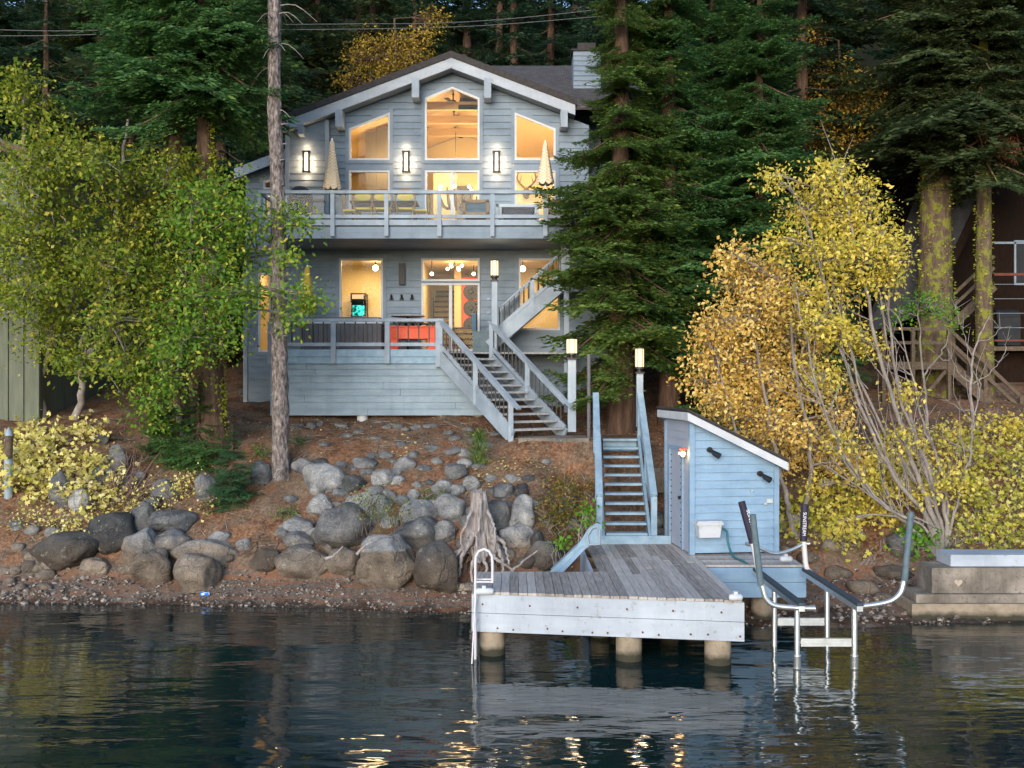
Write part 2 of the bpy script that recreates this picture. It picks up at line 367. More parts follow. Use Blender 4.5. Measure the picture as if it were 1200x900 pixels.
def mat_ground():
    m, nt, out = newmat('needle_litter_ground')
    v = coords(nt, 'pos')
    z = N(nt, 'ShaderNodeSeparateXYZ'); nt.links.new(v, z.inputs[0])
    n1 = noisef(nt, v, 1.1, 6, .62); n2 = noisef(nt, v, 16, 6, .75)
    litter = ramp(nt, n2, [(.3, (.06, .032, .02)), (.45, (.165, .085, .05)), (.6, (.29, .16, .095)), (.76, (.46, .31, .20))])
    soil = ramp(nt, n2, [(.3, (.07, .046, .032)), (.52, (.19, .13, .09)), (.78, (.36, .27, .19))])
    c = mixc(nt, ramp(nt, n1, [(.44, (0, 0, 0)), (.56, (1, 1, 1))]), litter, soil)
    dk = noisef(nt, v, 2.7, 6, .7)
    c = mixc(nt, 1.0, c, ramp(nt, dk, [(.34, (.5, .48, .46)), (.5, (1, 1, 1)), (.68, (1.22, 1.2, 1.16))]), 'MULTIPLY')
    beach = ramp(nt, noisef(nt, v, 11, 7, .75), [(.28, (.05, .042, .036)), (.47, (.14, .115, .095)), (.6, (.24, .20, .17)), (.8, (.42, .37, .32))])
    # strand lines: bands of washed-up orange needles along the beach
    bn = noisef(nt, coords(nt, 'pos', (.35, 5, 5)), 1.5, 4, .6)
    beach = mixc(nt, ramp(nt, bn, [(.43, (0, 0, 0)), (.56, (.85,) * 3)]), (beach), (.26, .125, .07))
    def zmask(lo, hi):
        a = N(nt, 'ShaderNodeMath', operation='MULTIPLY_ADD'); nt.links.new(noisef(nt, v, 2.0, 4), a.inputs[0]); a.inputs[1].default_value = .5; nt.links.new(z.outputs[2], a.inputs[2])
        mr = N(nt, 'ShaderNodeMapRange'); nt.links.new(a.outputs[0], mr.inputs[0]); mr.inputs[1].default_value = lo + .25; mr.inputs[2].default_value = hi + .25; return mr.outputs[0]
    c = mixc(nt, zmask(.42, .7), beach, c)
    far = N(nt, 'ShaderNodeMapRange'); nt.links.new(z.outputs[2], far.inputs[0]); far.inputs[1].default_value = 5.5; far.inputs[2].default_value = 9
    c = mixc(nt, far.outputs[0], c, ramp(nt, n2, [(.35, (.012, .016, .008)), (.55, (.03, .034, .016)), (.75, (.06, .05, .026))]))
    wet = mixc(nt, zmask(.02, .10), (.38, .36, .35), (1, 1, 1))   # wet band at the waterline
    c = mixc(nt, 1.0, c, wet, 'MULTIPLY')
    bs = N(nt, 'ShaderNodeBsdfPrincipled'); bs.inputs['Roughness'].default_value = .95; bs.inputs['Specular IOR Level'].default_value = .15
    nt.links.new(c, bs.inputs['Base Color'])
    bp = N(nt, 'ShaderNodeBump'); bp.inputs['Strength'].default_value = .9; bp.inputs['Distance'].default_value = .05
    nt.links.new(n2, bp.inputs['Height']); nt.links.new(bp.outputs[0], bs.inputs['Normal'])
    nt.links.new(bs.outputs[0], out.inputs[0]); return m
MAT['ground'] = mat_ground()

def mat_pile():
    m, nt, out = newmat('wet_concrete_pile'); v = coords(nt, 'pos')
    c = ramp(nt, noisef(nt, v, 3, 6, .65), [(.25, (.16, .125, .09)), (.5, (.30, .245, .185)), (.75, (.42, .36, .28))])
    c = mixc(nt, ramp(nt, noisef(nt, v, 24, 4, .6), [(.6, (0, 0, 0)), (.68, (.6,) * 3)]), c, (.12, .095, .07))
    z = N(nt, 'ShaderNodeSeparateXYZ'); nt.links.new(v, z.inputs[0])
    a = N(nt, 'ShaderNodeMath', operation='MULTIPLY_ADD'); nt.links.new(noisef(nt, v, 4, 4), a.inputs[0]); a.inputs[1].default_value = -.16; nt.links.new(z.outputs[2], a.inputs[2])
    mr = N(nt, 'ShaderNodeMapRange'); nt.links.new(a.outputs[0], mr.inputs[0]); mr.inputs[1].default_value = .0; mr.inputs[2].default_value = .09; mr.inputs[3].default_value = 1; mr.inputs[4].default_value = 0
    c = mixc(nt, mr.outputs[0], c, (.045, .042, .028))   # algae band at the waterline
    bs = N(nt, 'ShaderNodeBsdfPrincipled'); bs.inputs['Roughness'].default_value = .85; bs.inputs['Specular IOR Level'].default_value = .25
    nt.links.new(c, bs.inputs['Base Color'])
    bp = N(nt, 'ShaderNodeBump'); bp.inputs['Strength'].default_value = .6; bp.inputs['Distance'].default_value = .02
    nt.links.new(noisef(nt, v, 18, 6, .7), bp.inputs['Height']); nt.links.new(bp.outputs[0], bs.inputs['Normal'])
    nt.links.new(bs.outputs[0], out.inputs[0]); return m
MAT['pile'] = mat_pile()

def mat_water():
    m, nt, out = newmat('lake_water')
    bs = N(nt, 'ShaderNodeBsdfPrincipled')
    bs.inputs['Base Color'].default_value = (.005, .018, .019, 1); bs.inputs['Roughness'].default_value = .045
    bs.inputs['IOR'].default_value = 1.333; bs.inputs['Specular IOR Level'].default_value = .8
    a = noisef(nt, coords(nt, 'pos', (.5, 1.25, 1)), 1.0, 2, .45, .5)
    b = noisef(nt, coords(nt, 'pos', (.8, 2.2, 1)), 2.6, 2, .5, .3)
    cc = noisef(nt, coords(nt, 'pos', (.08, .2, 1)), 1.0, 2, .5)
    big = noisef(nt, coords(nt, 'pos', (.16, .55, 1)), 1.0, 2, .5, .6)
    amp = ramp(nt, cc, [(.35, (.35,) * 3), (.65, (1,) * 3)])
    s = N(nt, 'ShaderNodeMath', operation='MULTIPLY_ADD'); nt.links.new(b, s.inputs[0]); s.inputs[1].default_value = .28; nt.links.new(a, s.inputs[2])
    sb_ = N(nt, 'ShaderNodeMath', operation='MULTIPLY_ADD'); nt.links.new(big, sb_.inputs[0]); sb_.inputs[1].default_value = 1.6; nt.links.new(s.outputs[0], sb_.inputs[2]); s = sb_
    s2 = N(nt, 'ShaderNodeMath', operation='MULTIPLY'); nt.links.new(s.outputs[0], s2.inputs[0]); nt.links.new(amp, s2.inputs[1])
    bp = N(nt, 'ShaderNodeBump'); bp.inputs['Strength'].default_value = 1.0; bp.inputs['Distance'].default_value = .05
    nt.links.new(s2.outputs[0], bp.inputs['Height']); nt.links.new(bp.outputs[0], bs.inputs['Normal'])
    nt.links.new(bs.outputs[0], out.inputs[0]); return m
MAT['water'] = mat_water()
# ------------------------------------------------------------------ terrain
def interp(x, xs, ys): return float(np.interp(x, xs, ys))
def shore(X): return interp(X, [-30, -10, -5, -1, 2, 4.3, 6, 9.5, 30], [20.6, 20.3, 20.0, 19.35, 18.6, 18.25, 18.3, 18.7, 19.5])
def bank(X): return interp(X, [-30, -10, -3, -1.0, .6, 1.3, 5.6, 6.6, 9, 30], [21.2, 21.1, 20.9, 20.7, 20.7, 21.5, 21.7, 21.2, 20.9, 21.2])
def prof(X, t):
    return float(np.interp(t, [0, .6, 1.4, 2.6, 3.7, 6.4, 9.4, 14, 19, 30, 60, 300],
                           [.32, .95, 1.6, 2.35, 2.95, 3.45, 3.98, 5.4, 7.2, 12.5, 34, 120]))
def sstep(a, b, x):
    t = min(1, max(0, (x - a) / (b - a))); return t * t * (3 - 2 * t)
def ground(X, Y):
    S = shore(X); B = bank(X)
    if Y < S:
        z = -(S - Y) * .22
        if z < -3: z = -3 - (S - Y - 13.6) * .01
    elif Y < B: z = .32 * (Y - S) / (B - S)
    else: z = prof(X, Y - B)
    amp = .05 + .10 * sstep(B, B + 2, Y)
    z += amp * noise.noise((X * .8, Y * .8, 0)) + .5 * amp * noise.noise((X * 2.1, Y * 2.1, 5))
    if Y > 34: z += min(2.5, (Y - 34) * .12) * noise.noise((X * .07, Y * .07, 9))
    # level pad where the two stairs meet
    k = sstep(-.3, .4, X) * (1 - sstep(2.7, 3.3, X)) * sstep(23.75, 24.05, Y) * (1 - sstep(25.6, 26.6, Y))
    return z * (1 - k) + 3.02 * k
def hit(px, py):
    d = 15.0
    while d < 90:
        p = P(px, py, d)
        if p.z <= ground(p.x, p.y): break
        d += .05
    return p

def grid_axis(a, b, step, far, n):
    core = list(np.arange(a, b + 1e-6, step))
    gl = [a - (a - far[0]) * (i / n) ** 2.2 for i in range(n, 0, -1)]
    gr = [b + (far[1] - b) * (i / n) ** 2.2 for i in range(1, n + 1)]
    return gl + core + gr
gx = grid_axis(-15, 15, .16, (-260, 260), 22)
gy = grid_axis(17.5, 31, .13, (-320, 420), 26)
vs = [(x, y, ground(x, y)) for y in gy for x in gx]
nx = len(gx)
fs = [(j * nx + i, j * nx + i + 1, (j + 1) * nx + i + 1, (j + 1) * nx + i) for j in range(len(gy) - 1) for i in range(nx - 1)]
mb = MB(); mb.add(vs, fs, True)
tag(build('ground', mb, MAT['ground']), 'brown needle covered bank sloping down to a pebbled lake shore', None, kind='structure')
mb = MB(); mb.add([(-420, -420, 0), (420, -420, 0), (420, 24, 0), (-420, 24, 0)], [(0, 1, 2, 3)])
tag(build('water', mb, MAT['water']), 'dark rippled lake water in front of the shore', None, kind='structure')

# ------------------------------------------------------------------ rocks
import bmesh
def rock_mesh(name, sx, sy, sz, seed, sub=3, rugged=.22):
    bm = bmesh.new(); bmesh.ops.create_icosphere(bm, subdivisions=sub, radius=1)
    o = Vector((seed * 3.7, seed * 1.3, seed * 7.1))
    cuts = []
    rr = random.Random(seed)
    for k in range(8):
        d = Vector((rr.gauss(0, 1), rr.gauss(0, 1), rr.gauss(0, .8))).normalized(); cuts.append((d, rr.uniform(.6, .9)))
    for v in bm.verts:
        p = v.co.copy()
        for d, h in cuts:            # blunt facets
            e = p.dot(d) - h
            if e > 0: p -= d * e * .78
        n = noise.noise(p * 1.2 + o) * rugged + noise.noise(p * 3 + o) * rugged * .3 + noise.noise(p * 6 + o) * rugged * .16 + abs(noise.noise(p * 2.2 - o)) * -rugged * .35
        p *= (1 + n)
        v.co = Vector((p.x * sx, p.y * sy, p.z * sz))
    for f in bm.faces: f.smooth = True
    me = bpy.data.meshes.new(name); bm.to_mesh(me); bm.free(); return me

def rock(px, py, w, h, label, group=None, name='boulder', seed=[1], dy=None, sub=4, rot=None, d=None, sink=.2):
    """centre px,py and size w,h in photograph pixels; stands on the ground at its lower edge"""
    seed[0] += 1
    p = hit(px, py + h * .42) if d is None else P(px, py + h * .42, d)
    s = F / p.y
    W = w / s / 2; H = h / s / 2
    D = (dy if dy else .85) * W
    me = rock_mesh(name, W * 1.1, D, H * 1.12, seed[0], sub)
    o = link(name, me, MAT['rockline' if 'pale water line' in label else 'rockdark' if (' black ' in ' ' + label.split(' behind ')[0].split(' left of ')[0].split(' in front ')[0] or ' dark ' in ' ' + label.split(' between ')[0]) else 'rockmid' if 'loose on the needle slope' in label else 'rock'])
    o.location = (p.x, p.y + D * .55, p.z + H * (1 - sink))
    o.rotation_euler = (random.uniform(-.1, .1), random.uniform(-.12, .12), rot if rot is not None else random.uniform(-.4, .4))
    tag(o, label, 'boulder' if name == 'boulder' else 'stone', group)
    return o

BIG = [
 (75, 651, 78, 44, 'broad flat-topped black boulder left of the round grey boulder on the beach'),
 (126, 628, 56, 48, 'tall dark boulder leaning behind the flat black boulder'),
 (108, 667, 38, 23, 'small pale boulder lying in front of the flat black boulder'),
 (163, 643, 46, 50, 'brown boulder wedged behind the cracked boulder on the beach'),
 (175, 667, 52, 42, 'cracked brown boulder standing on orange needles at the beach'),
 (198, 640, 46, 30, 'small grey-topped boulder perched above the cracked brown boulder'),
 (200, 613, 52, 30, 'lichen-grey boulder with yellow leaves hanging over its top'),
 (236, 652, 80, 36, 'wide brown boulder behind the blocky boulder nearest the blue can'),
 (228, 676, 56, 44, 'blocky brown boulder at the waterline beside the blue can'),
 (309, 659, 38, 30, 'dark boulder tucked in the shade of the undercut bank'),
 (351, 664, 70, 40, 'oblong brown boulder resting on the beach below the undercut bank'),
 (403, 661, 40, 36, 'round brown boulder to the right of the oblong one on the beach'),
 (347, 617, 38, 18, 'flat grey stone topmost in the pair stacked at the bank edge'),
 (348, 635, 37, 20, 'grey stone underneath in the pair stacked at the bank edge'),
 (377, 564, 48, 34, 'large pale granite boulder in the top row just right of the bare trunk'),
 (398, 622, 62, 54, 'big tan boulder with the green bush hanging over its side'),
 (428, 598, 56, 40, 'grey boulder half hidden behind the green bush'),
 (453, 663, 62, 64, 'tall boulder with a pale water line across its grey cap'),
 (511, 671, 56, 60, 'tall brown boulder leaning left beside the dock'),
 (488, 628, 50, 40, 'smooth grey boulder with a white streak above the two tall boulders'),
 (490, 601, 40, 34, 'blue-grey boulder above the white-streaked one'),
 (527, 600, 38, 34, 'pale speckled boulder to the left of the driftwood stump'),
 (519, 626, 30, 26, 'brownish boulder touching the stump roots'),
 (372, 595, 28, 26, 'grey upright boulder between the pale granite boulder and the stacked pair'),
 (356, 548, 28, 20, 'rounded grey stone close beside the foot of the bare trunk'),
 (413, 568, 28, 20, 'dark grey stone touching the right side of the pale granite boulder'),
 (448, 562, 24, 20, 'white speckled stone above the green bush'),
 (474, 545, 24, 18, 'blue-white stone in the middle of the upper row'),
 (518, 571, 22, 22, 'round pale stone alone on needles above the boulders'),
 (534, 553, 24, 22, 'grey stone on the slope under the fir seedling'),
 (612, 605, 36, 42, 'tall pale boulder to the right of the driftwood stump'),
 (590, 577, 28, 18, 'grey flat stone above the tall pale boulder'),
 (611, 577, 16, 20, 'small dark upright stone touching the autumn bush'),
 (583, 612, 32, 42, 'dark grey boulder directly behind the driftwood stump'),
 (605, 631, 36, 26, 'low grey boulder below the tall pale one'),
 (629, 634, 20, 22, 'small dark boulder in the shade under the autumn bush'),
 (640, 653, 46, 34, 'brown boulder beside the blue angled rail'),
 (553, 568, 20, 20, 'grey stone sitting on top of the driftwood stump'),
 (572, 662, 44, 16, 'low brown boulder behind the dock ladder'),
 (548, 690, 26, 10, 'flat grey stone by the end of the dock'),
 (68, 578, 24, 44, 'upright grey slab among the yellow leaves on the left bank'),
 (93, 590, 26, 30, 'grey boulder under the yellow-leaved plant next to the upright slab'),
 (136, 542, 22, 36, 'dark boulder in the hollow under the green tree'),
 (118, 560, 26, 24, 'blue-grey boulder below the dark hollow under the green tree'),
 (148, 567, 24, 20, 'dark stone beneath the tangle of bare twigs'),
 (118, 514, 20, 14, 'pale stone on the upper slope between the green tree trunks'),
 (190, 575, 30, 26, 'grey boulder half covered by small yellow leaves'),
 (238, 572, 30, 34, 'speckled boulder on the left of the small green fir'),
 (305, 556, 22, 28, 'grey boulder close on the right of the small green fir'),
 (165, 610, 28, 36, 'dark shaded boulder between the tall dark one and the lichen-grey one'),
 (355, 405, 44, 14, 'flat stone under the corner of the house'),
 (290, 460, 26, 14, 'low dark stone on the slope beside the deck'),
 (365, 508, 0, 0, ''),
 (650, 505, 0, 0, ''),
]
for (px, py, w, h, lab) in BIG:
    if not w: continue
    if py < 420: continue
    rock(px, py, w * 1.07, h * 1.05, lab)

SMALL = [(375,541,24,11),(398,544,18,12),(425,541,34,14),(452,532,20,13),(437,533,18,12),(463,553,16,10),(497,548,20,10),(508,524,22,11),(530,528,24,12),(545,530,22,12),
 (484,532,16,10),(470,520,14,9),(510,540,18,10),(545,541,20,12),(430,552,18,12),(455,578,18,14),(470,585,20,14),(503,565,14,10),(516,585,16,14),(440,590,14,10),(490,568,18,10),
 (345,500,12,6),(352,498,12,6),(363,498,14,8),(373,497,11,6),(398,498,16,7),(420,505,14,6),(452,500,12,6),(466,499,13,8),(474,503,12,6),(487,500,14,8),(500,499,10,6),(507,498,12,7),
 (525,506,14,7),(533,513,16,8),(548,502,14,7),(555,515,16,8),(568,520,20,9),(580,508,14,7),(560,545,18,10),(575,560,18,12),(600,560,20,12),(406,510,16,6),(380,520,18,7),(440,513,14,6),
 (460,540,12,9),(395,590,14,9),(413,548,12,8),(596,590,14,10),(620,560,18,10),(640,540,16,9),(655,515,16,8)]
for (px, py, w, h) in SMALL:
    rock(px, py, w, h, 'small grey stone lying loose on the needle slope above the boulders', 'small stones scattered on the needle slope', 'stone', sub=3, sink=.6)
FILL = [(408,598,26,20),(440,640,24,18),(470,655,20,20),(463,632,22,18),(505,618,22,18),(515,648,20,18),(545,640,24,20),(555,600,22,18),(535,575,22,16),(560,580,20,14),(572,600,22,20),(590,650,28,20),(618,660,24,16),
 (398,578,20,12),(437,575,22,14),(465,563,20,14),(484,582,22,16),(508,592,20,14),(548,612,18,16),(385,612,16,14),(365,625,18,16),(420,655,22,18),(385,645,16,14),(622,592,20,16),(640,612,22,16),(425,622,20,14),(455,612,24,16),(530,655,20,14),
 (285,640,24,16),(262,655,22,14),(95,640,20,14),(145,668,16,12),(212,632,20,14),(255,630,26,16),(178,590,24,16),(160,560,20,16),(60,625,24,14),(90,570,16,16),(340,585,16,10),(330,625,20,12)]
for (px, py, w, h) in FILL:
    rock(px, py, w, h, 'grey boulder packed into a gap between the larger boulders of the bank', 'boulders packed between the larger ones', 'boulder', sub=3, sink=.3)
for k in range(20):   # cobbles heaped at the left end of the beach
    px = random.uniform(2, 62); py = random.uniform(612, 690)
    w = random.uniform(13, 26)
    rock(px, py, w, w * random.uniform(.5, .75), 'rounded grey cobble heaped at the left end of the beach', 'cobbles heaped at the left end of the beach', 'cobble', sub=2, sink=.3)
for (px, py, w, h) in [(905,650,40,24),(925,640,36,24),(950,655,30,16),(985,672,34,18),(1050,672,44,20),(1060,640,40,34),(1015,690,40,16),(1000,628,30,18),(940,610,34,26),(918,618,26,22),(975,640,28,18),(1040,700,26,12)]:
    rock(px, py, w, h, 'brown stone bedded in the pebbly cove beside the boat lift', 'brown stones in the cove beside the boat lift', 'stone', sub=2, sink=.3)
for (px, py, w, h) in [(665,590,26,22),(770,610,26,24),(672,620,24,22),(768,570,30,18),(775,632,30,26)]:
    rock(px, py, w, h, 'shaded stone on the bank beside the dock stairs', 'shaded stones beside the dock stairs', 'stone', sub=2, sink=.3)

# ---- loose stuff: pebbles on the beach, fallen leaves on the bank
def scatter_pebbles():
    base = []
    for s in range(4):
        me = rock_mesh('t', 1, .9, .6, 50 + s, 1, .25)
        vv = np.array([v.co[:] for v in me.vertices]); ff = np.array([p.vertices[:] for p in me.polygons]); base.append(vv[ff].reshape(-1, 3)); bpy.data.meshes.remove(me)
    out = []
    n = 0
    while n < 3400:
        X = rng.uniform(-12.5, 12.5); S = shore(X); B = bank(X)
        Y = S - .12 + (B - S + .35) * rng.beta(1.1, 1.4)
        if X > 5 and rng.random() < .35: Y = S + rng.uniform(0, 3.0)
        r = (.018 + .055 * rng.random() ** 3) * (1.25 if X > 5 or X < -8 else 1)
        z = ground(X, Y) + r * .25
        a = rng.uniform(0, 6.28); c, s_ = math.cos(a), math.sin(a)
        M_ = np.array([[c, -s_, 0], [s_, c, 0], [0, 0, 1]]) * r
        out.append(base[n % 4] @ M_.T + (X, Y, z)); n += 1
    return np.concatenate(out)
MAT['pebble'] = surf('mixed_pebbles', [(.15, (.04, .03, .025)), (.4, (.115, .088, .07)), (.65, (.20, .165, .14)), (.9, (.33, .295, .265))], 3, rough=.8, island=.9)
o = build_np('beach_pebbles', scatter_pebbles(), MAT['pebble'], None, None, 3)
tag(o, 'mixed brown and grey pebbles strewn along the waterline', None, kind='stuff')

def scatter_leaves(n, fn, size):
    out = []
    while len(out) < n:
        X, Y = fn()
        if not (-14 < X < 14): continue
        z = ground(X, Y) + .015
        a = rng.uniform(0, 6.28); l = size * rng.uniform(.6, 1.3); w = l * .45
        d = Vector((math.cos(a), math.sin(a), rng.uniform(-.3, .5))).normalized(); s = Vector((-math.sin(a), math.cos(a), rng.uniform(-.5, .5)))
        p = Vector((X, Y, z))
        out.append([p, p + d * l * .5 + s * w + Vector((0, 0, .012)), p + d * l, p + d * l * .5 - s * w])
    return np.array(out).reshape(-1, 3)
MAT['litter'] = leafmat('fallen_leaf', [(0, (.10, .045, .022)), (.35, (.26, .12, .055)), (.6, (.36, .20, .09)), (.8, (.55, .40, .17)), (1, (.66, .55, .30))], .1, .7)
def fl():
    X = rng.uniform(-13, 13); B = bank(X); return X, B + rng.uniform(-.2, 6.5)
o = build_np('fallen_leaves', scatter_leaves(9000, fl, .05), MAT['litter']); tag(o, 'small brown and tan leaves fallen over the whole bank', None, kind='stuff')
MAT['paleleaf'] = leafmat('pale_fallen_leaf', [(0, (.38, .22, .07)), (.4, (.62, .48, .17)), (1, (.76, .66, .34))], .15, .6)
cl = [hit(*c) for c in [(600, 548), (620, 540), (575, 553), (590, 560), (560, 558), (470, 530), (640, 545)]]
cl2 = [hit(*c) for c in [(90, 610), (60, 600), (130, 600), (150, 595), (40, 605), (100, 625), (20, 595), (180, 595), (200, 570), (225, 575)]]
def f1():
    c = cl[rng.integers(len(cl))]; return c.x + rng.normal(0, .3), c.y + rng.normal(0, .35)
def f2():
    c = cl2[rng.integers(len(cl2))]; return c.x + rng.normal(0, .45), c.y + rng.normal(0, .4)
V_ = np.concatenate([scatter_leaves(450, f1, .075), scatter_leaves(900, f2, .075)])
o = build_np('fallen_yellow_leaves', V_, MAT['paleleaf']); tag(o, 'pale yellow leaves fallen in drifts on the slope', None, kind='stuff')

# ------------------------------------------------------------------ dock
DZ = 1.04
dock = thing('dock', 'L-shaped grey plank dock with pale blue fascia on concrete pilings', 'dock', (1.5, 17, DZ))
XL, XR, XM = -.6, 3.5, 1.45
def dock_front(X): return 16.25 + (15.6 - 16.25) * (X - XL) / (XR - XL)
mb = MB(); X = XL
w = .142
while X < XR - .02:
    X1 = min(X + w - .008, XR); yb = 17.95 if X < XM - .05 else 21.15
    j = rng.uniform(-.012, .012); ch = rng.uniform(-.015, .02)
    if yb < 18: mb.box(X, X1, dock_front(X) - .03 + ch, yb + j, DZ - .04, DZ + rng.uniform(-.004, .004))
    else:
        k = 18.4 + rng.uniform(-1.3, 1.3)
        mb.box(X, X1, dock_front(X) - .03 + ch, k - .004, DZ - .04, DZ + rng.uniform(-.004, .004))
        mb.box(X, X1, k + .004, yb + j, DZ - .04, DZ + rng.uniform(-.004, .004))
    X += w
build('plank_deck', mb, MAT['plank'], dock)
mb = MB(); Y = 18.62   # side platform round the hut, planks along X
while Y < 21.7:
    mb.box(XR + .012, 5.3, Y, Y + .134, DZ - .04, DZ + rng.uniform(-.004, .004)); Y += .142
build('side_platform', mb, MAT['plank'], dock)
mb = MB()
for z0, z1 in ((DZ - .335, DZ - .045), (DZ - .635, DZ - .343)):
    a = (XL - .04, dock_front(XL), 0); b = (XR + .04, dock_front(XR), 0)
    mb.hexa([(a[0], a[1], z0), (b[0], b[1], z0), (b[0], b[1] + .05, z0), (a[0], a[1] + .05, z0), (a[0], a[1], z1), (b[0], b[1], z1), (b[0], b[1] + .05, z1), (a[0], a[1] + .05, z1)])
    mb.box(XL - .04, XL, 16.31, 17.95, z0, z1)
    mb.box(XR + .002, XR + .042, 15.67, 18.55, z0, z1)
    mb.box(XM - .05, XM, 18.0, 21.1, z0, z1)
build('fascia', mb, MAT['dockfascia'], dock)
rb = random.Random(4)
for k in range(17):
    X = XL + .15 + k * .245 + rb.uniform(-.03, .03); z = DZ - .57 + rb.uniform(-.02, .03) if k % 3 else DZ - .2
    y = dock_front(X); mb = MB(); mb.tube([(X, y + .01, z), (X, y - .012, z)], .016, 8); build('bolt', mb, MAT['redpost'], dock)
mb = MB()
for z0, z1 in ((DZ - .30, DZ - .045), (DZ - .58, DZ - .308)):
    mb.box(XR + .05, 5.32, 18.56, 18.61, z0, z1); mb.box(5.3, 5.35, 18.615, 21.6, z0, z1)
build('platform_fascia', mb, MAT['hut'], dock)
mb = MB()   # joists under the deck
for Y in (16.6, 17.4, 18.4, 19.6, 20.7): mb.box(XL + .1 if Y < 18 else XM, XR - .05, Y, Y + .12, DZ - .33, DZ - .045)
for X in (3.7, 5.1): mb.box(X, X + .12, 18.7, 21.5, DZ - .33, DZ - .045)
build('joists', mb, MAT['brownrail'], dock)
for (px, Y, r) in [(577, 16.6, .2), (737, 16.3, .2), (841, 16.0, .2), (703, 17.6, .17), (722, 18.2, .17), (814, 18.3, .17), (785, 18.2, .16), (893, 18.9, .2), (905, 20.6, .18), (700, 20.4, .16), (800, 20.3, .16)]:
    X = PX(px, Y)
    if Y < 16.7: Y = dock_front(X) + .27; X = PX(px, Y); r = .205
    mb = MB(); mb.lathe((X, Y, 0), [(r * 1.03, -2.2), (r * 1.03, -.3), (r * 1.02, .02), (r, .1), (r, DZ - .34)], 20)
    build('piling', mb, MAT['pile'], dock)
def bumper(px, py, d, l):
    mb = MB(); p = P(px, py, d); mb.tube([p - Vector((l / 2, 0, 0)), p - Vector((l / 2 - .03, 0, 0)), p + Vector((l / 2 - .03, 0, 0)), p + Vector((l / 2, 0, 0))], [.035, .055, .055, .035], 10)
    mb.box(p.x - .03, p.x + .03, p.y - .02, p.y + .06, p.z + .05, p.z + .09)
    return mb
build('bumper', bumper(567, 693, 16.15, .30), MAT['white'], dock)
build('bumper', bumper(862, 700, 15.52, .20), MAT['white'], dock)
build('bumper', bumper(921, 655, 18.52, .22), MAT['white'], dock)

# swim ladder
def PP(pts, d): return [P(x, y, d) for x, y in pts]
lad = thing('swim_ladder', 'white tubular swim ladder with looped handrail at the dock end', 'ladder', P(562, 683, 16.2))
for dd in (0, .10):
    mb = MB(); D = 16.12 + dd * 1.6; ox = dd * 20
    pts = [(577 + ox*.3, 683), (577+ox*.3, 660), (576.5+ox*.3, 652), (573+ox*.3, 646), (567+ox*.3, 643.5), (561+ox*.3, 646), (557.5+ox*.3, 652), (557+ox*.3, 660), (557+ox*.3, 684), (557+ox*.3, 796)]
    mb.tube(PP(pts, D), .022, 8); build('rail', mb, MAT['whitetube'], lad)
mb = MB(); mb.tube(PP([(577, 682), (557, 682)], 16.12), .016, 8); mb.tube(PP([(577.6, 679), (557.6, 679)], 16.28), .016, 8); build('crossbar', mb, MAT['whitetube'], lad)
for y in (705, 727, 749, 771): mb = MB(); mb.tube([P(557, y, 16.12), P(557.6, y, 16.32)], .018, 8); build('rung', mb, MAT['whitetube'], lad)
mb = MB(); mb.tube([P(557, 706, 16.1), P(555, 740, 15.9), P(553, 778, 15.8)], .013, 6); build('brace', mb, MAT['whitetube'], lad)

# boarding rail at the back of the dock
def at(pts, d): return [P(x, y, d) for x, y in pts]
br = thing('boarding_rail', 'blue angled wooden rail with a rounded loop end beside the dock', 'handrail', P(690, 640, 19.9))
for dd in (0, .22):
    mb = MB(); d = 19.3 + dd
    mb.prism(at([(640, 674), (676, 640), (690, 619), (699, 613), (705, 615), (706, 638), (690, 640), (660, 668), (650, 676)], d), (0, .045, 0))
    build('side_plate', mb, MAT['stairblue'], br)
    mb = MB(); mb.tube(at([(690, 638), (688, 628), (694, 618.5), (700, 617), (703, 622), (703, 638), (690, 638)], d - .03), .022, 6); build('loop', mb, MAT['trim'], br)
mb = MB(); mb.prism(at([(646, 668), (684, 632), (688, 635), (652, 671)], 19.35), (0, .17, 0)); build('tread', mb, MAT['stairblue'], br)
mb = MB(); mb.prism(at([(650, 674), (683, 640), (686, 643), (655, 676)], 19.25), (0, .03, 0)); build('kick_strip', mb, MAT['hut'], br)

# ------------------------------------------------------------------ dock stairs
st = thing('dock_stairs', 'blue wooden open-riser stairs climbing from the dock to the landing', 'stairs', (2.2, 21.1, DZ))
xa0, xa1 = PX(707, 21.1), PX(762, 21.1)     # clear width at the bottom
n = 11; y0, y1 = 21.15, 23.95; z0, z1 = DZ + .02, 3.06
def sx(f): return xa0 + (PX(703, 24) - xa0) * f, xa1 + (PX(748, 24) - xa1) * f
for k in range(n):
    f = (k + 1) / n; a, b = sx(f); y = y0 + (y1 - y0) * (k + .15) / n; z = z0 + (z1 - z0) * f
    mb = MB(); mb.box(a + .05, b - .05, y, y + .25, z - .05, z); build('tread', mb, MAT['stairblue'], st)
for s in (0, 1):
    A, B = sx(0)[s], sx(1)[s]; mb = MB()
    mb.beam((A, y0 - .05, z0 - .02), (B, y1 + .1, z1 - .02), .06, .30); build('stringer', mb, MAT['stairblue'], st)
mb = MB(); a, b = sx(0); mb.box(a - .05, b + .42, y0 - .12, y0 - .06, DZ, DZ + .17); build('kickboard', mb, MAT['stairblue'], st)
mb = MB(); a, b = sx(1); mb.box(a + .06, b - .06, y1 - .06, y1 - .02, z1 - .3, z1 - .06); build('top_riser', mb, MAT['stairblue'], st)
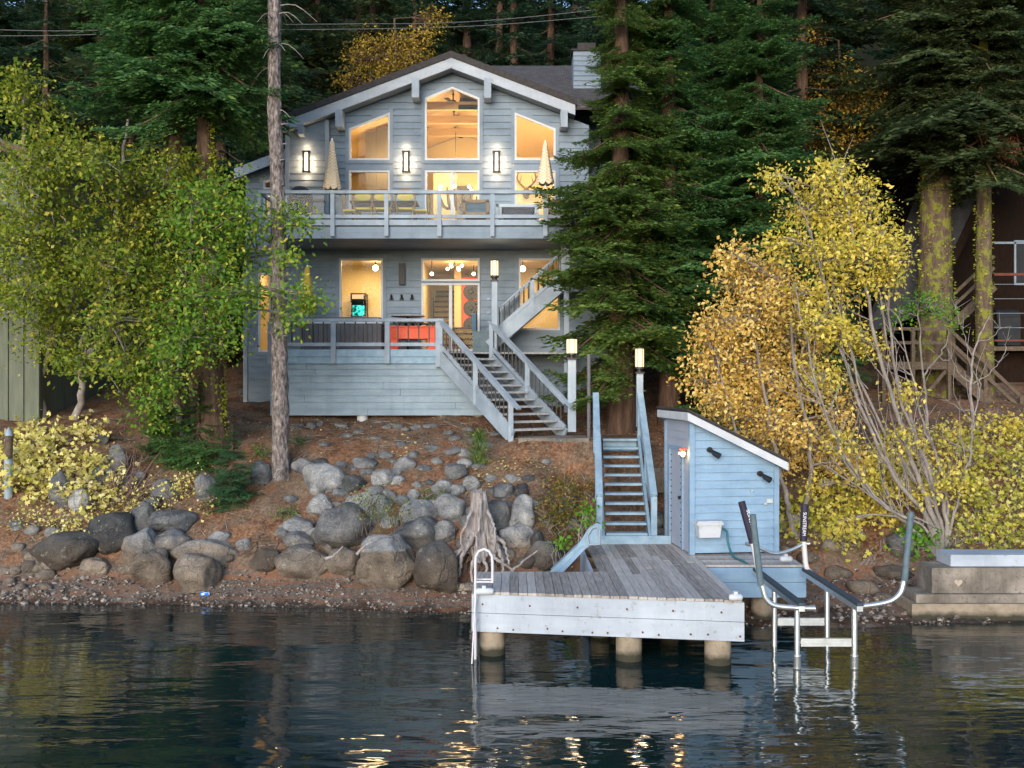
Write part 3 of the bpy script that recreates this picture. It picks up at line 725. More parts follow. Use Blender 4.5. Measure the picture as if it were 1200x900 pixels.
for s in (0, 1):
    A, B = sx(0)[s] + (-.08 if s == 0 else .08), sx(1)[s] + (-.10 if s == 0 else .04)
    mb = MB(); mb.beam((A, y0 - .02, z0 + .98), (B, y1 + .02, z1 + 1.05), .14, .05); mb.beam((A, y0 - .02, z0 + .87), (B, y1 + .02, z1 + .93), .045, .15); build('handrail', mb, MAT['stairblue'], st)
    mb = MB(); mb.beam((A, y0, z0 + .46), (B, y1, z1 + .46), .045, .12); build('mid_rail', mb, MAT['stairblue'], st)
    mb = MB(); mb.box(A - .06, A + .06, y0 - .06, y0 + .06, DZ, z0 + .95); build('post', mb, MAT['stairblue'], st)
    mb = MB(); mb.box(B - .06, B + .06, y1 - .02, y1 + .10, z1 - .4, z1 + 1.03); build('post', mb, MAT['stairblue'], st)
    m_ = (A + B) / 2; mb = MB(); mb.box(m_ - .05, m_ + .05, 22.5, 22.6, (z0 + z1) / 2 - .3, (z0 + z1) / 2 + .93); build('post', mb, MAT['stairblue'], st)

mb = MB()
pl = thing('concrete_landing', 'low concrete kerb in front of the foot of the house stairs', 'landing', (1, 24.2, 3))
mb.box(.15, PX(690, 24.1), 24.0, 25.5, 2.6, 3.06); build('slab', mb, MAT['concrete'], pl)
mb = MB(); mb.box(PX(703, 24.1) , PX(752, 24.1), 24.02, 25.6, 2.6, 3.055); build('path_slab', mb, MAT['ground'], pl)
mb = MB(); mb.box(PX(765, 23), PX(790, 23), 22.9, 23.1, 1.9, 2.45)
tag(build('retaining_block', mb, MAT['concrete'], None, (PX(777, 23), 23, 1.9)), 'low grey retaining block between the dock stairs and the hut', 'block')

# ------------------------------------------------------------------ hut
HA = R(7); HO = Vector((3.45, 19.76, DZ))
hu = Vector((math.cos(HA), math.sin(HA), 0)); hv = Vector((-math.sin(HA), math.cos(HA), 0))
def H(u, v, z): return HO + hu * u + hv * v + Vector((0, 0, z))
HW, HD, HL, HR_ = 1.72, 1.75, 2.56, 1.72     # width, depth, tall side, low side
hut = thing('boat_hut', 'small light blue clapboard hut with a sloping roof standing on the dock', 'hut', HO)
def hbox(mb, u0, u1, v0, v1, z0, z1):
    return mb.hexa([H(u0, v0, z0), H(u1, v0, z0), H(u1, v1, z0), H(u0, v1, z0), H(u0, v0, z1), H(u1, v0, z1), H(u1, v1, z1), H(u0, v1, z1)])
def htop(u): return HL + (HR_ - HL) * u / HW
mb = MB(); bh = .155; z = .03
while z < HL:                        # front and back walls: lapped boards cut along the roof slope
    zt = min(z + bh, HL)
    def umax(zz): return HW if zz <= HR_ else HW * (HL - zz) / (HL - HR_)
    ub, ut = umax(z), max(umax(zt), .01)
    for (v, s) in ((0, -1), (HD, 1)):
        q = [H(0, v + s * .034, z), H(ub, v + s * .034, z), H(ub, v - s * .05, z), H(0, v - s * .05, z), H(0, v + s * .004, zt), H(ut, v + s * .004, zt), H(ut, v - s * .05, zt), H(0, v - s * .05, zt)]
        mb.hexa(q)
    if zt <= HR_ + .01:
        mb.hexa([H(HW + .02, .06, z), H(HW + .02, HD - .06, z), H(HW - .05, HD - .06, z), H(HW - .05, .06, z), H(HW + .005, .06, zt), H(HW + .005, HD - .06, zt), H(HW - .05, HD - .06, zt), H(HW - .05, .06, zt)])
    z = zt + 1e-4
build('clapboard_wall', mb, MAT['hut'], hut)
mb = MB(); z = .03
while z < HL - .02:                  # left wall, round the door opening
    zt = min(z + bh, HL)
    segs = [(.06, .48), (1.42, HD - .06)] if z < 2.0 else [(.06, HD - .06)]
    for v0, v1 in segs:
        mb.hexa([H(-.024, v0, z), H(.05, v0, z), H(.05, v1, z), H(-.024, v1, z), H(-.008, v0, zt), H(.05, v0, zt), H(.05, v1, zt), H(-.008, v1, zt)])
    z = zt + 1e-4
build('side_wall', mb, MAT['hutleftlit'], hut)
for (u, v, z1) in ((-.035, -.04, HL - .03), (HW - .065, -.04, HR_ - .03), (-.035, HD - .06, HL - .03), (HW - .065, HD - .06, HR_ - .03)):
    mb = MB(); hbox(mb, u, u + .10, v - .012, v + .10, 0, z1); build('corner_board', mb, MAT['hut'], hut)
mb = MB(); hbox(mb, -.015, .03, .53, 1.37, .03, 1.96); hd = build('door', mb, MAT['hutleftlit'], hut)
mb = MB()
for z in np.arange(.15, 1.95, .13):
    for v in (.6, 1.3): mb.sphere(H(-.02, v, z), .016, 8)
build('studs', mb, MAT['black'], hd)
mb = MB(); hbox(mb, -.06, -.015, .60, .68, 1.0, 1.06); build('handle', mb, MAT['black'], hd)
mb = MB(); hbox(mb, -.04, .02, .44, .53, .02, 2.05); hbox(mb, -.04, .02, 1.37, 1.46, .02, 2.05); hbox(mb, -.04, .02, .531, 1.369, 1.965, 2.05); build('door_trim', mb, MAT['hut'], hut)
def roofpt(u, v, z): return H(u, v, htop(u) + z)
def slab(mb, u0, u1, v0, v1, z0, z1):
    return mb.hexa([roofpt(u0, v0, z0), roofpt(u1, v0, z0), roofpt(u1, v1, z0), roofpt(u0, v1, z0), roofpt(u0, v0, z1), roofpt(u1, v0, z1), roofpt(u1, v1, z1), roofpt(u0, v1, z1)])
mb = MB(); slab(mb, -.13, HW + .13, -.25, HD + .20, .115, .15); slab(mb, -.15, HW + .155, -.275, HD + .22, .152, .19); build('roof', mb, MAT['roofedge'], hut)
mb = MB(); slab(mb, -.10, HW + .10, -.22, HD + .18, -.02, .113); build('soffit', mb, MAT['trim'], hut)
mb = MB(); slab(mb, -.14, HW + .14, -.26, -.222, -.03, .118); slab(mb, -.14, -.102, -.22, HD + .20, -.03, .118); slab(mb, HW + .102, HW + .135, -.22, HD + .20, -.03, .118); build('fascia', mb, MAT['white'], hut)
for (u, z) in ((.36, 2.02), (1.37, 1.55)):
    sp = MB(); c = H(u, -.05, z); sp.tube([c + hv * .04, c - hv * .03], .055, 12); sp.tube([c, c + Vector((.02, -.06, -.01)), c + Vector((.06, -.12, -.05))], .02, 8)
    sp.tube([c + Vector((.03, -.09, -.02)), c + Vector((.06, -.13, -.055)), c + Vector((.15, -.2, -.11))], [.032, .05, .062], 12)
    build('spotlight', sp, MAT['black'], hut)
mb = MB(); hbox(mb, 1.50, 1.62, -.06, -.025, .98, 1.06); hbox(mb, 1.44, 1.50, -.075, -.025, .95, .985); build('latch', mb, MAT['alu'], hut)
mb = MB(); mb.tube([H(1.2, -.02, 1.22), H(1.2, -.06, 1.22)], .02, 8); build('hook', mb, MAT['alu'], hut)
mb = MB(); hbox(mb, -.20, -.04, .18, .25, 1.92, 1.97); hbox(mb, -.10, -.04, .3, .36, 1.86, 1.94); lampo = build('wall_lamp', mb, MAT['trim'], hut)
mb = MB(); mb.sphere(H(-.12, .12, 1.93), .04, 12, (1, 1, 1.3)); build('bulb', mb, emit('hut_bulb', (1, .62, .22), 9), lampo)
mb = MB()
for k in range(6): a = k * 1.05; mb.tube([H(-.12, .12, 1.97), H(-.12 + .05 * math.cos(a), .12 + .03 * math.sin(a), 2.03), H(-.12 + .085 * math.cos(a), .12 + .05 * math.sin(a), 2.02)], [.012, .02, .006], 6)
build('shade', mb, MAT['orange'], lampo)

box = thing('dock_box', 'white lidded box fixed to the front of the hut wall', 'box', H(.28, -.16, .42))
mb = MB(); mb.hexa([H(.09, -.28, .36), H(.49, -.28, .36), H(.49, -.03, .36), H(.09, -.03, .36), H(.06, -.30, .60), H(.52, -.30, .60), H(.52, -.03, .60), H(.06, -.03, .60)]); build('body', mb, MAT['white'], box)
mb = MB(); hbox(mb, .03, .55, -.32, -.03, .602, .65); hbox(mb, .05, .53, -.30, -.04, .651, .675); build('lid', mb, MAT['white'], box)
mb = MB(); hbox(mb, .06, .10, -.335, -.325, .56, .64); hbox(mb, .46, .50, -.335, -.325, .56, .64); build('hinge', mb, MAT['alu'], box)
mb = MB(); pts = [H(.54, -.16, .52), H(.60, -.2, .50), H(.64, -.25, .44), H(.635, -.3, .30), H(.66, -.4, .1), H(.67, -.62, .03), H(.70, -1.0, .02), H(.70, -1.17, -.02), H(.70, -1.19, -.2), H(.69, -1.19, -.42)]
from mathutils.geometry import interpolate_bezier
def smooth_path(pts, n=6):
    out = []
    for i in range(len(pts) - 1):
        p0, p1, p2, p3 = pts[max(i - 1, 0)], pts[i], pts[i + 1], pts[min(i + 2, len(pts) - 1)]
        for k in range(n):
            t = k / n
            out.append(.5 * ((2 * p1) + (p2 - p0) * t + (2 * p0 - 5 * p1 + 4 * p2 - p3) * t * t + (3 * p1 - p0 - 3 * p2 + p3) * t ** 3))
    return out + [pts[-1]]
mb.tube(smooth_path([Vector(p) for p in pts]), .022, 8)
tag(build('hose', mb, MAT['hose'], None, H(.67, -.62, .03)), 'teal hose hanging from the white box on the hut', 'hose')

# ------------------------------------------------------------------ boat lift
lift = thing('boat_lift', 'aluminium boat lift with four padded guide posts standing in the water', 'boat lift', (4.7, 16.2, 0))
BZ = 1.03
for X in (4.33, 5.2):
    mb = MB(); mb.box(X - .045, X + .045, 15.3, 18.25, BZ - .10, BZ - .02); build('bunk_beam', mb, MAT['alu'], lift)
    mb = MB(); mb.box(X - .05, X + .05, 15.28, 18.2, BZ - .018, BZ + .03); build('bunk_pad', mb, MAT['bunk'], lift)
    for Y in (15.55, 16.9):
        mb = MB(); mb.tube([(X, Y, -2.0), (X, Y, BZ - .1)], .043, 12); build('post', mb, MAT['alu'], lift)
        if Y < 16:
            mb = MB()
            mb.lathe((X, Y, 0), [(.052, .22), (.063, .205), (.051, .19), (.063, .16), (.051, .145), (.063, .115), (.051, .10), (.063, .07), (.051, .055), (.063, .025), (.051, .0)], 12); build('bellows', mb, MAT['alu'], lift)
for Y in (15.55, 16.9):
    mb = MB(); mb.box(4.38, 5.15, Y - .03, Y + .03, .35, .39); mb.box(4.38, 5.15, Y - .012, Y + .012, .391, .439); mb.box(4.38, 5.15, Y - .03, Y + .03, .44, .47); build('crossbar', mb, MAT['alu'], lift)
def arm(pts, r=.042): mb = MB(); mb.tube(smooth_path(pts), r, 10); return mb
gn = Vector
arms = []
build('guide_pipe', arm([P(955, 713, 15.42), P(930, 712, 15.42), P(908, 709.5, 15.42), P(898, 702, 15.42), P(894, 690, 15.42), P(892, 683, 15.42)]), MAT['alu'], lift)
mb = MB(); mb.tube([P(891.7, 686, 15.42), P(882, 603, 15.42)], .049, 12); build('guide_sleeve', mb, MAT['sleeve'], lift)
build('guide_pipe', arm([P(1003, 711, 15.42), P(1025, 708.5, 15.42), P(1044, 704, 15.42), P(1055, 695, 15.42), P(1059, 682, 15.42), P(1060, 676, 15.42)]), MAT['alu'], lift)
mb = MB(); mb.tube([P(1060, 681, 15.42), P(1067.5, 600, 15.42)], .049, 12); build('guide_sleeve', mb, MAT['sleeve'], lift)
fl_ = arm([P(882, 636, 17.6), P(885, 650, 17.6), P(890, 673, 17.6), P(897, 679, 17.6)], .045); build('guide_pipe', fl_, MAT['whitetube'], lift)
mb = MB(); a_, b_ = P(869, 588, 17.6), P(882, 636, 17.6); mb.tube([a_, b_], .062, 12); sl1 = build('guide_sleeve', mb, MAT['sleeveblack'], lift)
build('guide_pipe', arm([P(942, 632, 18.1), P(943, 648, 18.1), P(945, 664, 18.1), P(950, 671, 18.1), P(960, 678, 17.95)], .045), MAT['whitetube'], lift)
mb = MB(); c_, d_ = P(943, 591, 18.1), P(941.5, 634, 18.1); mb.tube([c_, d_], .068, 12); sl2 = build('guide_sleeve', mb, MAT['sleeveblack'], lift)
build('guide_bar', arm([P(874, 637, 17.7), P(890, 642, 17.75), P(903, 648, 17.85), P(914, 648, 17.95), P(928, 644, 18.05), P(941, 638, 18.1), P(949, 637, 18.1)], .03), MAT['alu'], lift)
MAT['lettering'] = surf('white_lettering', [(.3, (.72, .70, .76)), (.7, (.78, .76, .82))], 5, rough=.5)
def lettering(txt, top, bot, size, parent, off, yawflip=0):
    cu = bpy.data.curves.new('lettering', 'FONT'); cu.body = txt; cu.size = size; cu.extrude = .002; cu.align_x = 'CENTER'; cu.align_y = 'CENTER'
    tmp = bpy.data.objects.new('tmp', cu); COL.objects.link(tmp); bpy.context.view_layer.update()
    me = bpy.data.meshes.new_from_object(tmp.evaluated_get(bpy.context.evaluated_depsgraph_get())); bpy.data.objects.remove(tmp)
    ax = (Vector(bot) - Vector(top)); L = ax.length; ax.normalize()
    nrm = Vector((0, -1, 0)); nrm = (nrm - ax * nrm.dot(ax)).normalized(); upv = nrm.cross(ax)
    w_ = max(v.co.x for v in me.vertices) - min(v.co.x for v in me.vertices); s = L / w_
    c = (Vector(top) + Vector(bot)) / 2 + Vector(off) - wloc(parent)
    for v in me.vertices: v.co = c + ax * v.co.x * s + upv * v.co.y + nrm * v.co.z
    return link('lettering', me, MAT['lettering'], parent)
lettering('SUNSTREAM', P(942.6, 600, 18.1), P(941.7, 627, 18.1), .088, sl2, (-.012, -.07, 0))
lettering('SUNSTREAM', P(873, 597, 17.6), P(882, 632, 17.6), .075, sl1, (.03, -.064, 0))

# ------------------------------------------------------------------ concrete steps, post, can
cs = thing('concrete_steps', 'stepped concrete block with a pale blue slab on top at the shore', 'steps', P(1130, 715, 19))
mb = MB(); mb.box(PX(1065, 18.9), 12.5, 18.75, 19.5, -.1, .30); build('footing', mb, MAT['pile'], cs)
mb = MB(); mb.box(PX(1072, 18.9), 12.5, 18.83, 19.55, .305, .46); build('lower_step', mb, MAT['concrete'], cs)
mb = MB(); mb.box(PX(1090, 19), 12.5, 18.92, 19.6, .465, .93); build('block', mb, MAT['concrete'], cs)
mb = MB(); mb.box(PX(1113, 19.1), 12.5, 19.06, 19.7, .935, 1.15); build('slab', mb, MAT['dockfascia'], cs)
mb = MB()
hp = []
for k in range(40):
    t = 2 * math.pi * k / 40
    hp.append((16 * math.sin(t) ** 3, 13 * math.cos(t) - 5 * math.cos(2 * t) - 2 * math.cos(3 * t) - math.cos(4 * t)))
hc = Vector((PX(1123, 18.92), 18.918, .66)); s = .075 / 16
mb.prism([hc + Vector((-x * s, 0, y * s)) for x, y in hp], (0, -.008, 0))
build('heart', mb, surf('heart_paint', [(.3, (.36, .30, .24)), (.7, (.44, .37, .30))], 20, rough=.8), cs)

p = hit(10, 582); po = thing('mooring_post', 'leaning wooden post with a white painted base among yellow leaves', 'post', p)
mb = MB(); mb.tube([p - Vector((0, 0, .3)), p + Vector((0, 0, .85))], .095, 10); build('painted_base', mb, MAT['trim'], po)
mb = MB(); mb.tube([p + Vector((0, 0, .86)), p + Vector((.01, 0, 1.35))], .085, 10); build('shaft', mb, MAT['brownrail'], po)
mb = MB(); mb.lathe(p + Vector((.01, 0, 1.36)), [(.09, 0), (.08, .1), (.0, .2)], 10); build('cap', mb, MAT['trim'], po)
p = hit(240, 699); can = thing('drink_can', 'crushed blue and white can lying at the water edge', 'can', p)
mb = MB(); mb.tube([p + Vector((-.085, 0, .045)), p + Vector((-.07, 0, .045)), p + Vector((.0, .0, .05)), p + Vector((.07, .02, .045)), p + Vector((.085, .02, .045))], [.035, .045, .036, .045, .034], 12); build('body', mb, MAT['canblue'], can)
mb = MB(); mb.tube([p + Vector((.086, .02, .045)), p + Vector((.092, .02, .045))], .03, 12); build('lid', mb, MAT['alu'], can)
# ------------------------------------------------------------------ the lake house
YW = 29.5
def wx(px): return PX(px, YW)
def wz(py): return PZ(py, YW)
def rect(x0, x1, z0, z1): return [(x0, z0), (x1, z0), (x1, z1), (x0, z1)]
def span(poly, z):
    xs = []
    for i in range(len(poly)):
        (xa, za), (xb, zb) = poly[i], poly[(i + 1) % len(poly)]
        if (za - z) * (zb - z) <= 0 and abs(za - zb) > 1e-9: xs.append(xa + (xb - xa) * (z - za) / (zb - za))
    return (min(xs), max(xs)) if len(xs) >= 2 else None
def siding(mb, outer, holes, pt, zbase, h=.19, o0=.004, o1=.036, back=.10):
    """lapped boards filling polygon outer minus convex holes; pt(x, off, z) -> world point, off>0 outwards"""
    zmin = min(z for _, z in outer); zmax = max(z for _, z in outer)
    lv = set([round(zmin, 4), round(zmax, 4)] + [round(z, 4) for pl in [outer] + holes for _, z in pl if zmin <= z <= zmax])
    k = math.floor((zmin - zbase) / h)
    rows = []
    while zbase + k * h < zmax:
        rows.append(zbase + k * h)
        if zmin < rows[-1] < zmax: lv.add(round(rows[-1], 4))
        k += 1
    lv = sorted(lv)
    for za, zb in zip(lv[:-1], lv[1:]):
        if zb - za < .004: continue
        e = 1e-4; r = math.floor(((za + zb) / 2 - zbase) / h); zr = zbase + r * h
        oa = o1 + (o0 - o1) * (za - zr) / h; ob = o1 + (o0 - o1) * (zb - zr) / h
        A, B = span(outer, za + e), span(outer, zb - e)
        if not A or not B: continue
        cuts = []
        for pl in holes:
            a, b = span(pl, za + e), span(pl, zb - e)
            if a and b: cuts.append((a, b))
        cuts.sort(key=lambda c: c[0][0])
        la, lb = A[0], B[0]; segs = []
        for a, b in cuts:
            segs.append((la, a[0], lb, b[0])); la, lb = a[1], b[1]
        segs.append((la, A[1], lb, B[1]))
        for xa0, xa1, xb0, xb1 in segs:
            if xa1 - xa0 < .002 and xb1 - xb0 < .002: continue
            xa1 = max(xa1, xa0 + .001); xb1 = max(xb1, xb0 + .001)
            if xa1 - xa0 > 2.2 and xb1 - xb0 > 2.2:          # butt joint between two boards of the course
                rj = random.Random(r * 7 + int(xa0 * 10)); j = xa0 + .6 + (xa1 - xa0 - 1.2) * rj.random(); t_ = rj.uniform(-.003, .004)
                mb.hexa([pt(xa0, oa, za), pt(j - .004, oa, za), pt(j - .004, -back, za), pt(xa0, -back, za), pt(xb0, ob, zb), pt(j - .004, ob, zb), pt(j - .004, -back, zb), pt(xb0, -back, zb)])
                xa0 = xb0 = j + .004; oa += t_; 
                mb.hexa([pt(xa0, oa, za), pt(xa1, oa, za), pt(xa1, -back, za), pt(xa0, -back, za), pt(xb0, ob + t_, zb), pt(xb1, ob + t_, zb), pt(xb1, -back, zb), pt(xb0, -back, zb)])
                oa -= t_; continue
            mb.hexa([pt(xa0, oa, za), pt(xa1, oa, za), pt(xa1, -back, za), pt(xa0, -back, za), pt(xb0, ob, zb), pt(xb1, ob, zb), pt(xb1, -back, zb), pt(xb0, -back, zb)])
def front(Y): return lambda x, o, z: (x, Y - o, z)

house = thing('lake_house', 'two storey grey-blue clapboard house with a gabled front and lit windows above the lake', 'house', (-1.6, YW, 4))
# openings
W1 = [(wx(409), wz(188)), (wx(457), wz(188)), (wx(457), wz(132)), (wx(409), wz(151))]
W2 = [(wx(498), wz(188)), (wx(562), wz(188)), (wx(562), wz(115)), (wx(530), wz(102)), (wx(498), wz(115))]
W3 = [(wx(603), wz(188)), (wx(651), wz(188)), (wx(651), wz(151)), (wx(603), wz(132))]
FL2 = 8.5; FL1 = 5.2
W1b = rect(wx(409), wx(457), 9.25, wz(200)); W3b = rect(wx(603), wx(651), 8.75, wz(200))
S2 = rect(wx(498), wx(562), FL2 + .08, wz(200))
L1 = rect(wx(398), wx(449), 6.0, wz(303)); L3 = rect(wx(608), wx(656), wz(387), wz(303))
T1 = rect(wx(494), wx(562), wz(329.5), wz(303)); S1 = rect(wx(494), wx(562), FL1 + .08, wz(332))
holes = [W1, W2, W3, W1b, W3b, S2, L1, L3, T1, S1]
SL = .38
apx, apz = wx(530), PZ(78, 29.0) - .05      # underside of the roof at the ridge
def roofz(x): return apz - SL * abs(x - apx)
xl, xr = wx(337), wx(690)
outer = [(xl, 3.9), (wx(720), 3.9), (wx(720), 8.2), (xr, 8.2), (xr, roofz(xr)), (apx, apz), (xl, roofz(xl))]
up = [(xl, 8.2), (xr, 8.2), (xr, roofz(xr)), (apx, apz), (xl, roofz(xl))]
lo = rect(wx(287), wx(722), 3.7, 8.2)
mb = MB(); siding(mb, up, [h for h in holes if h[0][1] > 8.3], front(YW), 3.7)
WL = rect(wx(303), wx(318), 5.25, wz(320))
siding(mb, lo, [L1, L3, T1, S1, WL], front(YW), 3.7)
# left bump-out of the upper floor
bo = rect(wx(337), PX(384, 29.3), 8.5, 11.3)
bo = [(PX(337, 29.3), 8.5), (PX(384, 29.3), 8.5), (PX(384, 29.3), roofz(PX(384, 29.3))), (PX(337, 29.3), roofz(PX(337, 29.3)))]
siding(mb, bo, [], front(29.3), 3.7, back=.05)
xb = PX(384, 29.3)
mb.box(xb - .06, xb, 29.36, 29.47, 8.5, roofz(xb) - .02); mb.box(PX(337, 29.3), PX(337, 29.3) + .06, 29.36, 29.47, 8.5, roofz(PX(337, 29.3)) - .02)
# side walls and back
for X, y1 in ((xl, 37.0), (xr, 37.0)):
    siding(mb, rect(YW + .1, y1, 8.2, roofz(X) - .05), [], (lambda X, s: (lambda x, o, z: (X + s * o, x, z)))(X, -1 if X == xl else 1), 3.7)
for X, s in ((wx(287), -1), (wx(722), 1)):
    siding(mb, rect(YW + .1, 37.0, 3.7, 8.2), [], (lambda X, s: (lambda x, o, z: (X + s * o, x, z)))(X, s), 3.7)
wall = build('clapboard_wall', mb, MAT['siding'], house)

mb = MB(); mb.box(wx(287) + .12, wx(722) - .12, YW + .02, 37, 3.2, 3.95); build('foundation', mb, MAT['concrete'], house)
for px in (384, 337.5):
    X = PX(px, 29.3); mb = MB(); mb.box(X - .07, X + .05, 29.235, 29.262, 8.5, roofz(X) - .05); build('corner_board', mb, MAT['trim'], house)
for px in (288, 720.5): X = wx(px); mb = MB(); mb.box(X - .06, X + .06, YW - .06, YW - .038, 3.7, 8.15); build('corner_board', mb, MAT['trim'], house)

def frame_poly(mb, poly, w, y0, y1):     # mitred frame round the outside of a convex polygon (w<0: inside)
    n = len(poly); off = []
    area = sum(poly[i][0] * poly[(i + 1) % n][1] - poly[(i + 1) % n][0] * poly[i][1] for i in range(n))
    sg = 1 if area > 0 else -1
    for i in range(n):
        p0, p1, p2 = Vector(poly[i - 1]), Vector(poly[i]), Vector(poly[(i + 1) % n])
        d1 = (p1 - p0).normalized(); d2 = (p2 - p1).normalized()
        n1 = Vector((d1.y, -d1.x)) * sg; n2 = Vector((d2.y, -d2.x)) * sg
        b = (n1 + n2).normalized(); off.append(p1 + b * (w / max(.3, b.dot(n1))))
    for i in range(n):
        j = (i + 1) % n
        a, b, c, d = Vector(poly[i]), Vector(poly[j]), off[j], off[i]
        if w < 0: a, b, c, d = d, c, b, a
        mb.hexa([(a.x, y1, a.y), (b.x, y1, b.y), (c.x, y1, c.y), (d.x, y1, d.y), (a.x, y0, a.y), (b.x, y0, b.y), (c.x, y0, c.y), (d.x, y0, d.y)])
def pane(mb, poly, Y): mb.add([(x, Y, z) for x, z in poly], [tuple(range(len(poly)))])
def window(name, poly, parent=house, Y=YW, mull=(), tw=.10):
    mb = MB(); frame_poly(mb, poly, tw, Y - .05, Y - .03); tr = build(name, mb, MAT['siding'], parent)
    mb = MB(); frame_poly(mb, poly, -.055, Y - .045, Y + .06)
    for x in mull: mb.box(x - .045, x + .045, Y - .03, Y + .05, min(z for _, z in poly) + .05, max(z for _, z in poly) - .05)
    build('frame', mb, MAT['white'], tr)
    mb = MB(); pane(mb, poly, Y + .01); build('pane', mb, MAT['glass'], tr)
    return tr
window('window', W1); window('window', W2); window('window', W3); window('window', W1b); window('window', W3b)
window('window', L1); window('window', L3); window('transom_window', T1, tw=.028); window('window', WL)
for S in (S2, S1):
    xm = (S[0][0] + S[1][0]) / 2
    d = window('sliding_door', S, mull=(xm,), tw=.10 if S is S2 else .026)
    mb = MB(); mb.box(S[1][0] - .10, S[1][0] - .07, YW - .08, YW - .03, S[0][1] + .9, S[0][1] + 1.15); build('handle', mb, MAT['black'], d)

# roof: two slopes, rake fascia, beams
Y0, Y1 = 28.95, 37.4
xeL, xeR = PX(331, 29.0), PX(674, 29.0)
def rslope(mb, xa, xb, y0, y1, t0, t1):
    def q(x, t): return roofz(x) + t
    mb.hexa([(xa, y0, q(xa, t0)), (xb, y0, q(xb, t0)), (xb, y1, q(xb, t0)), (xa, y1, q(xa, t0)), (xa, y0, q(xa, t1)), (xb, y0, q(xb, t1)), (xb, y1, q(xb, t1)), (xa, y1, q(xa, t1))])
mb = MB(); rslope(mb, xeL - .05, apx, Y0 - .05, Y1, .292, .47); rslope(mb, apx, xeR + .05, Y0 - .05, Y1, .292, .47); roof = build('roof', mb, MAT['roofedge'], house)
mb = MB(); rslope(mb, xeL, apx, Y0 + .06, Y1, .02, .288); rslope(mb, apx, xeR, Y0 + .06, Y1, .02, .288); build('soffit', mb, MAT['siding'], roof)
mb = MB(); rslope(mb, xeL, apx - .004, Y0, Y0 + .055, .0, .29); rslope(mb, apx + .004, xeR, Y0, Y0 + .055, .0, .29); mb.box(apx - .03, apx + .03, Y0 - .012, Y0 - .002, apz + .02, apz + .28); build('rake_fascia', mb, MAT['dockfascia'], roof)
for px in (352.5, 397.5, 487, 571.5, 661):
    X = PX(px, 29.0); w = .20 if px > 360 else .14; z = roofz(X) - .0
    mb = MB(); mb.box(X - w / 2, X + w / 2, Y0 - .03, YW if px > 390 else 29.3, z - (.42 if px > 360 else .22) - .04, z + .015 if px < 480 or px > 600 else z + .1); build('outrigger_beam', mb, MAT['trim'], house)
# rear cross roof and chimney
mb = MB(); xa, xb_ = PX(548, 37), PX(735, 37); zr = PZ(77, 37)
mb.hexa([(xa, 30.6, zr - 3.3), (xb_, 30.6, zr - 3.3), (xb_, 37, zr - .25), (xa, 37, zr - .25), (xa, 30.6, zr - 3.15), (xb_, 30.6, zr - 3.15), (xb_, 37, zr), (xa, 37, zr)])
mb.hexa([(xa, 37, zr - .25), (xb_, 37, zr - .25), (xb_, 43, zr - 3.2), (xa, 43, zr - 3.2), (xa, 37, zr), (xb_, 37, zr), (xb_, 43, zr - 3.0), (xa, 43, zr - 3.0)])
build('rear_roof', mb, MAT['shingle'], house)
mb = MB(); siding(mb, rect(xa + .3, xb_ - .3, 8, zr - 3.0), [], front(37.2), 3.7); mb.box(xa + .3, xb_ - .3, 37.3, 42, 8, zr - 2.9); build('rear_wall', mb, MAT['siding'], house)
mb = MB(); cx0, cx1 = PX(672, 33), PX(704, 33); zc = PZ(60, 33)
siding(mb, rect(cx0, cx1, 8, zc), [], front(33), 3.7, .16); mb.box(cx0, cx1, 33.11, 34.0, 8, zc); ch = build('chimney', mb, MAT['siding'], house)
mb = MB(); mb.box(cx0 - .06, cx1 + .06, 32.93, 34.06, zc + .003, zc + .06); mb.box(cx0 + .15, cx1 - .15, 33.2, 33.8, zc + .061, zc + .34); build('chimney_cap', mb, MAT['roofedge'], ch)
# lower wing roof on the left of the house
mb = MB(); a, b = P(275, 203, 30.2), P(336, 180, 30.2)
mb.hexa([(a.x, 30.2, a.z), (b.x, 30.2, b.z), (b.x, 36, b.z), (a.x, 36, a.z), (a.x, 30.2, a.z + .12), (b.x, 30.2, b.z + .12), (b.x, 36, b.z + .12), (a.x, 36, a.z + .12)]); build('wing_roof', mb, MAT['roofedge'], house)
mb = MB(); mb.hexa([(a.x, 30.14, a.z - .17), (b.x, 30.14, b.z - .17), (b.x, 30.19, b.z - .17), (a.x, 30.19, a.z - .17), (a.x, 30.14, a.z + .13), (b.x, 30.14, b.z + .13), (b.x, 30.19, b.z + .13), (a.x, 30.19, a.z + .13)]); build('wing_fascia', mb, MAT['dockfascia'], house)
wxl, wxr = PX(288, 30.6), PX(338, 30.6)
ww = rect(PX(309, 30.6), PX(319, 30.6), 8.85, PZ(228, 30.6)); ww2 = [(PX(309, 30.6), PZ(222, 30.6)), (PX(336, 30.6), PZ(222, 30.6)), (PX(336, 30.6), PZ(205, 30.6)), (PX(309, 30.6), PZ(212, 30.6))]
mb = MB(); siding(mb, [(wxl, 8.2), (wxr, 8.2), (wxr, PZ(186, 30.6)), (wxl, PZ(203, 30.6))], [ww, ww2], front(30.6), 3.7); build('wing_wall', mb, MAT['siding'], house)
window('window', ww, Y=30.6); window('window', ww2, Y=30.6)
mb = MB(); mb.box(wxl, wxr, 33.2, 33.3, 8.2, 11); build('wing_back_wall', mb, MAT['cream'], house)

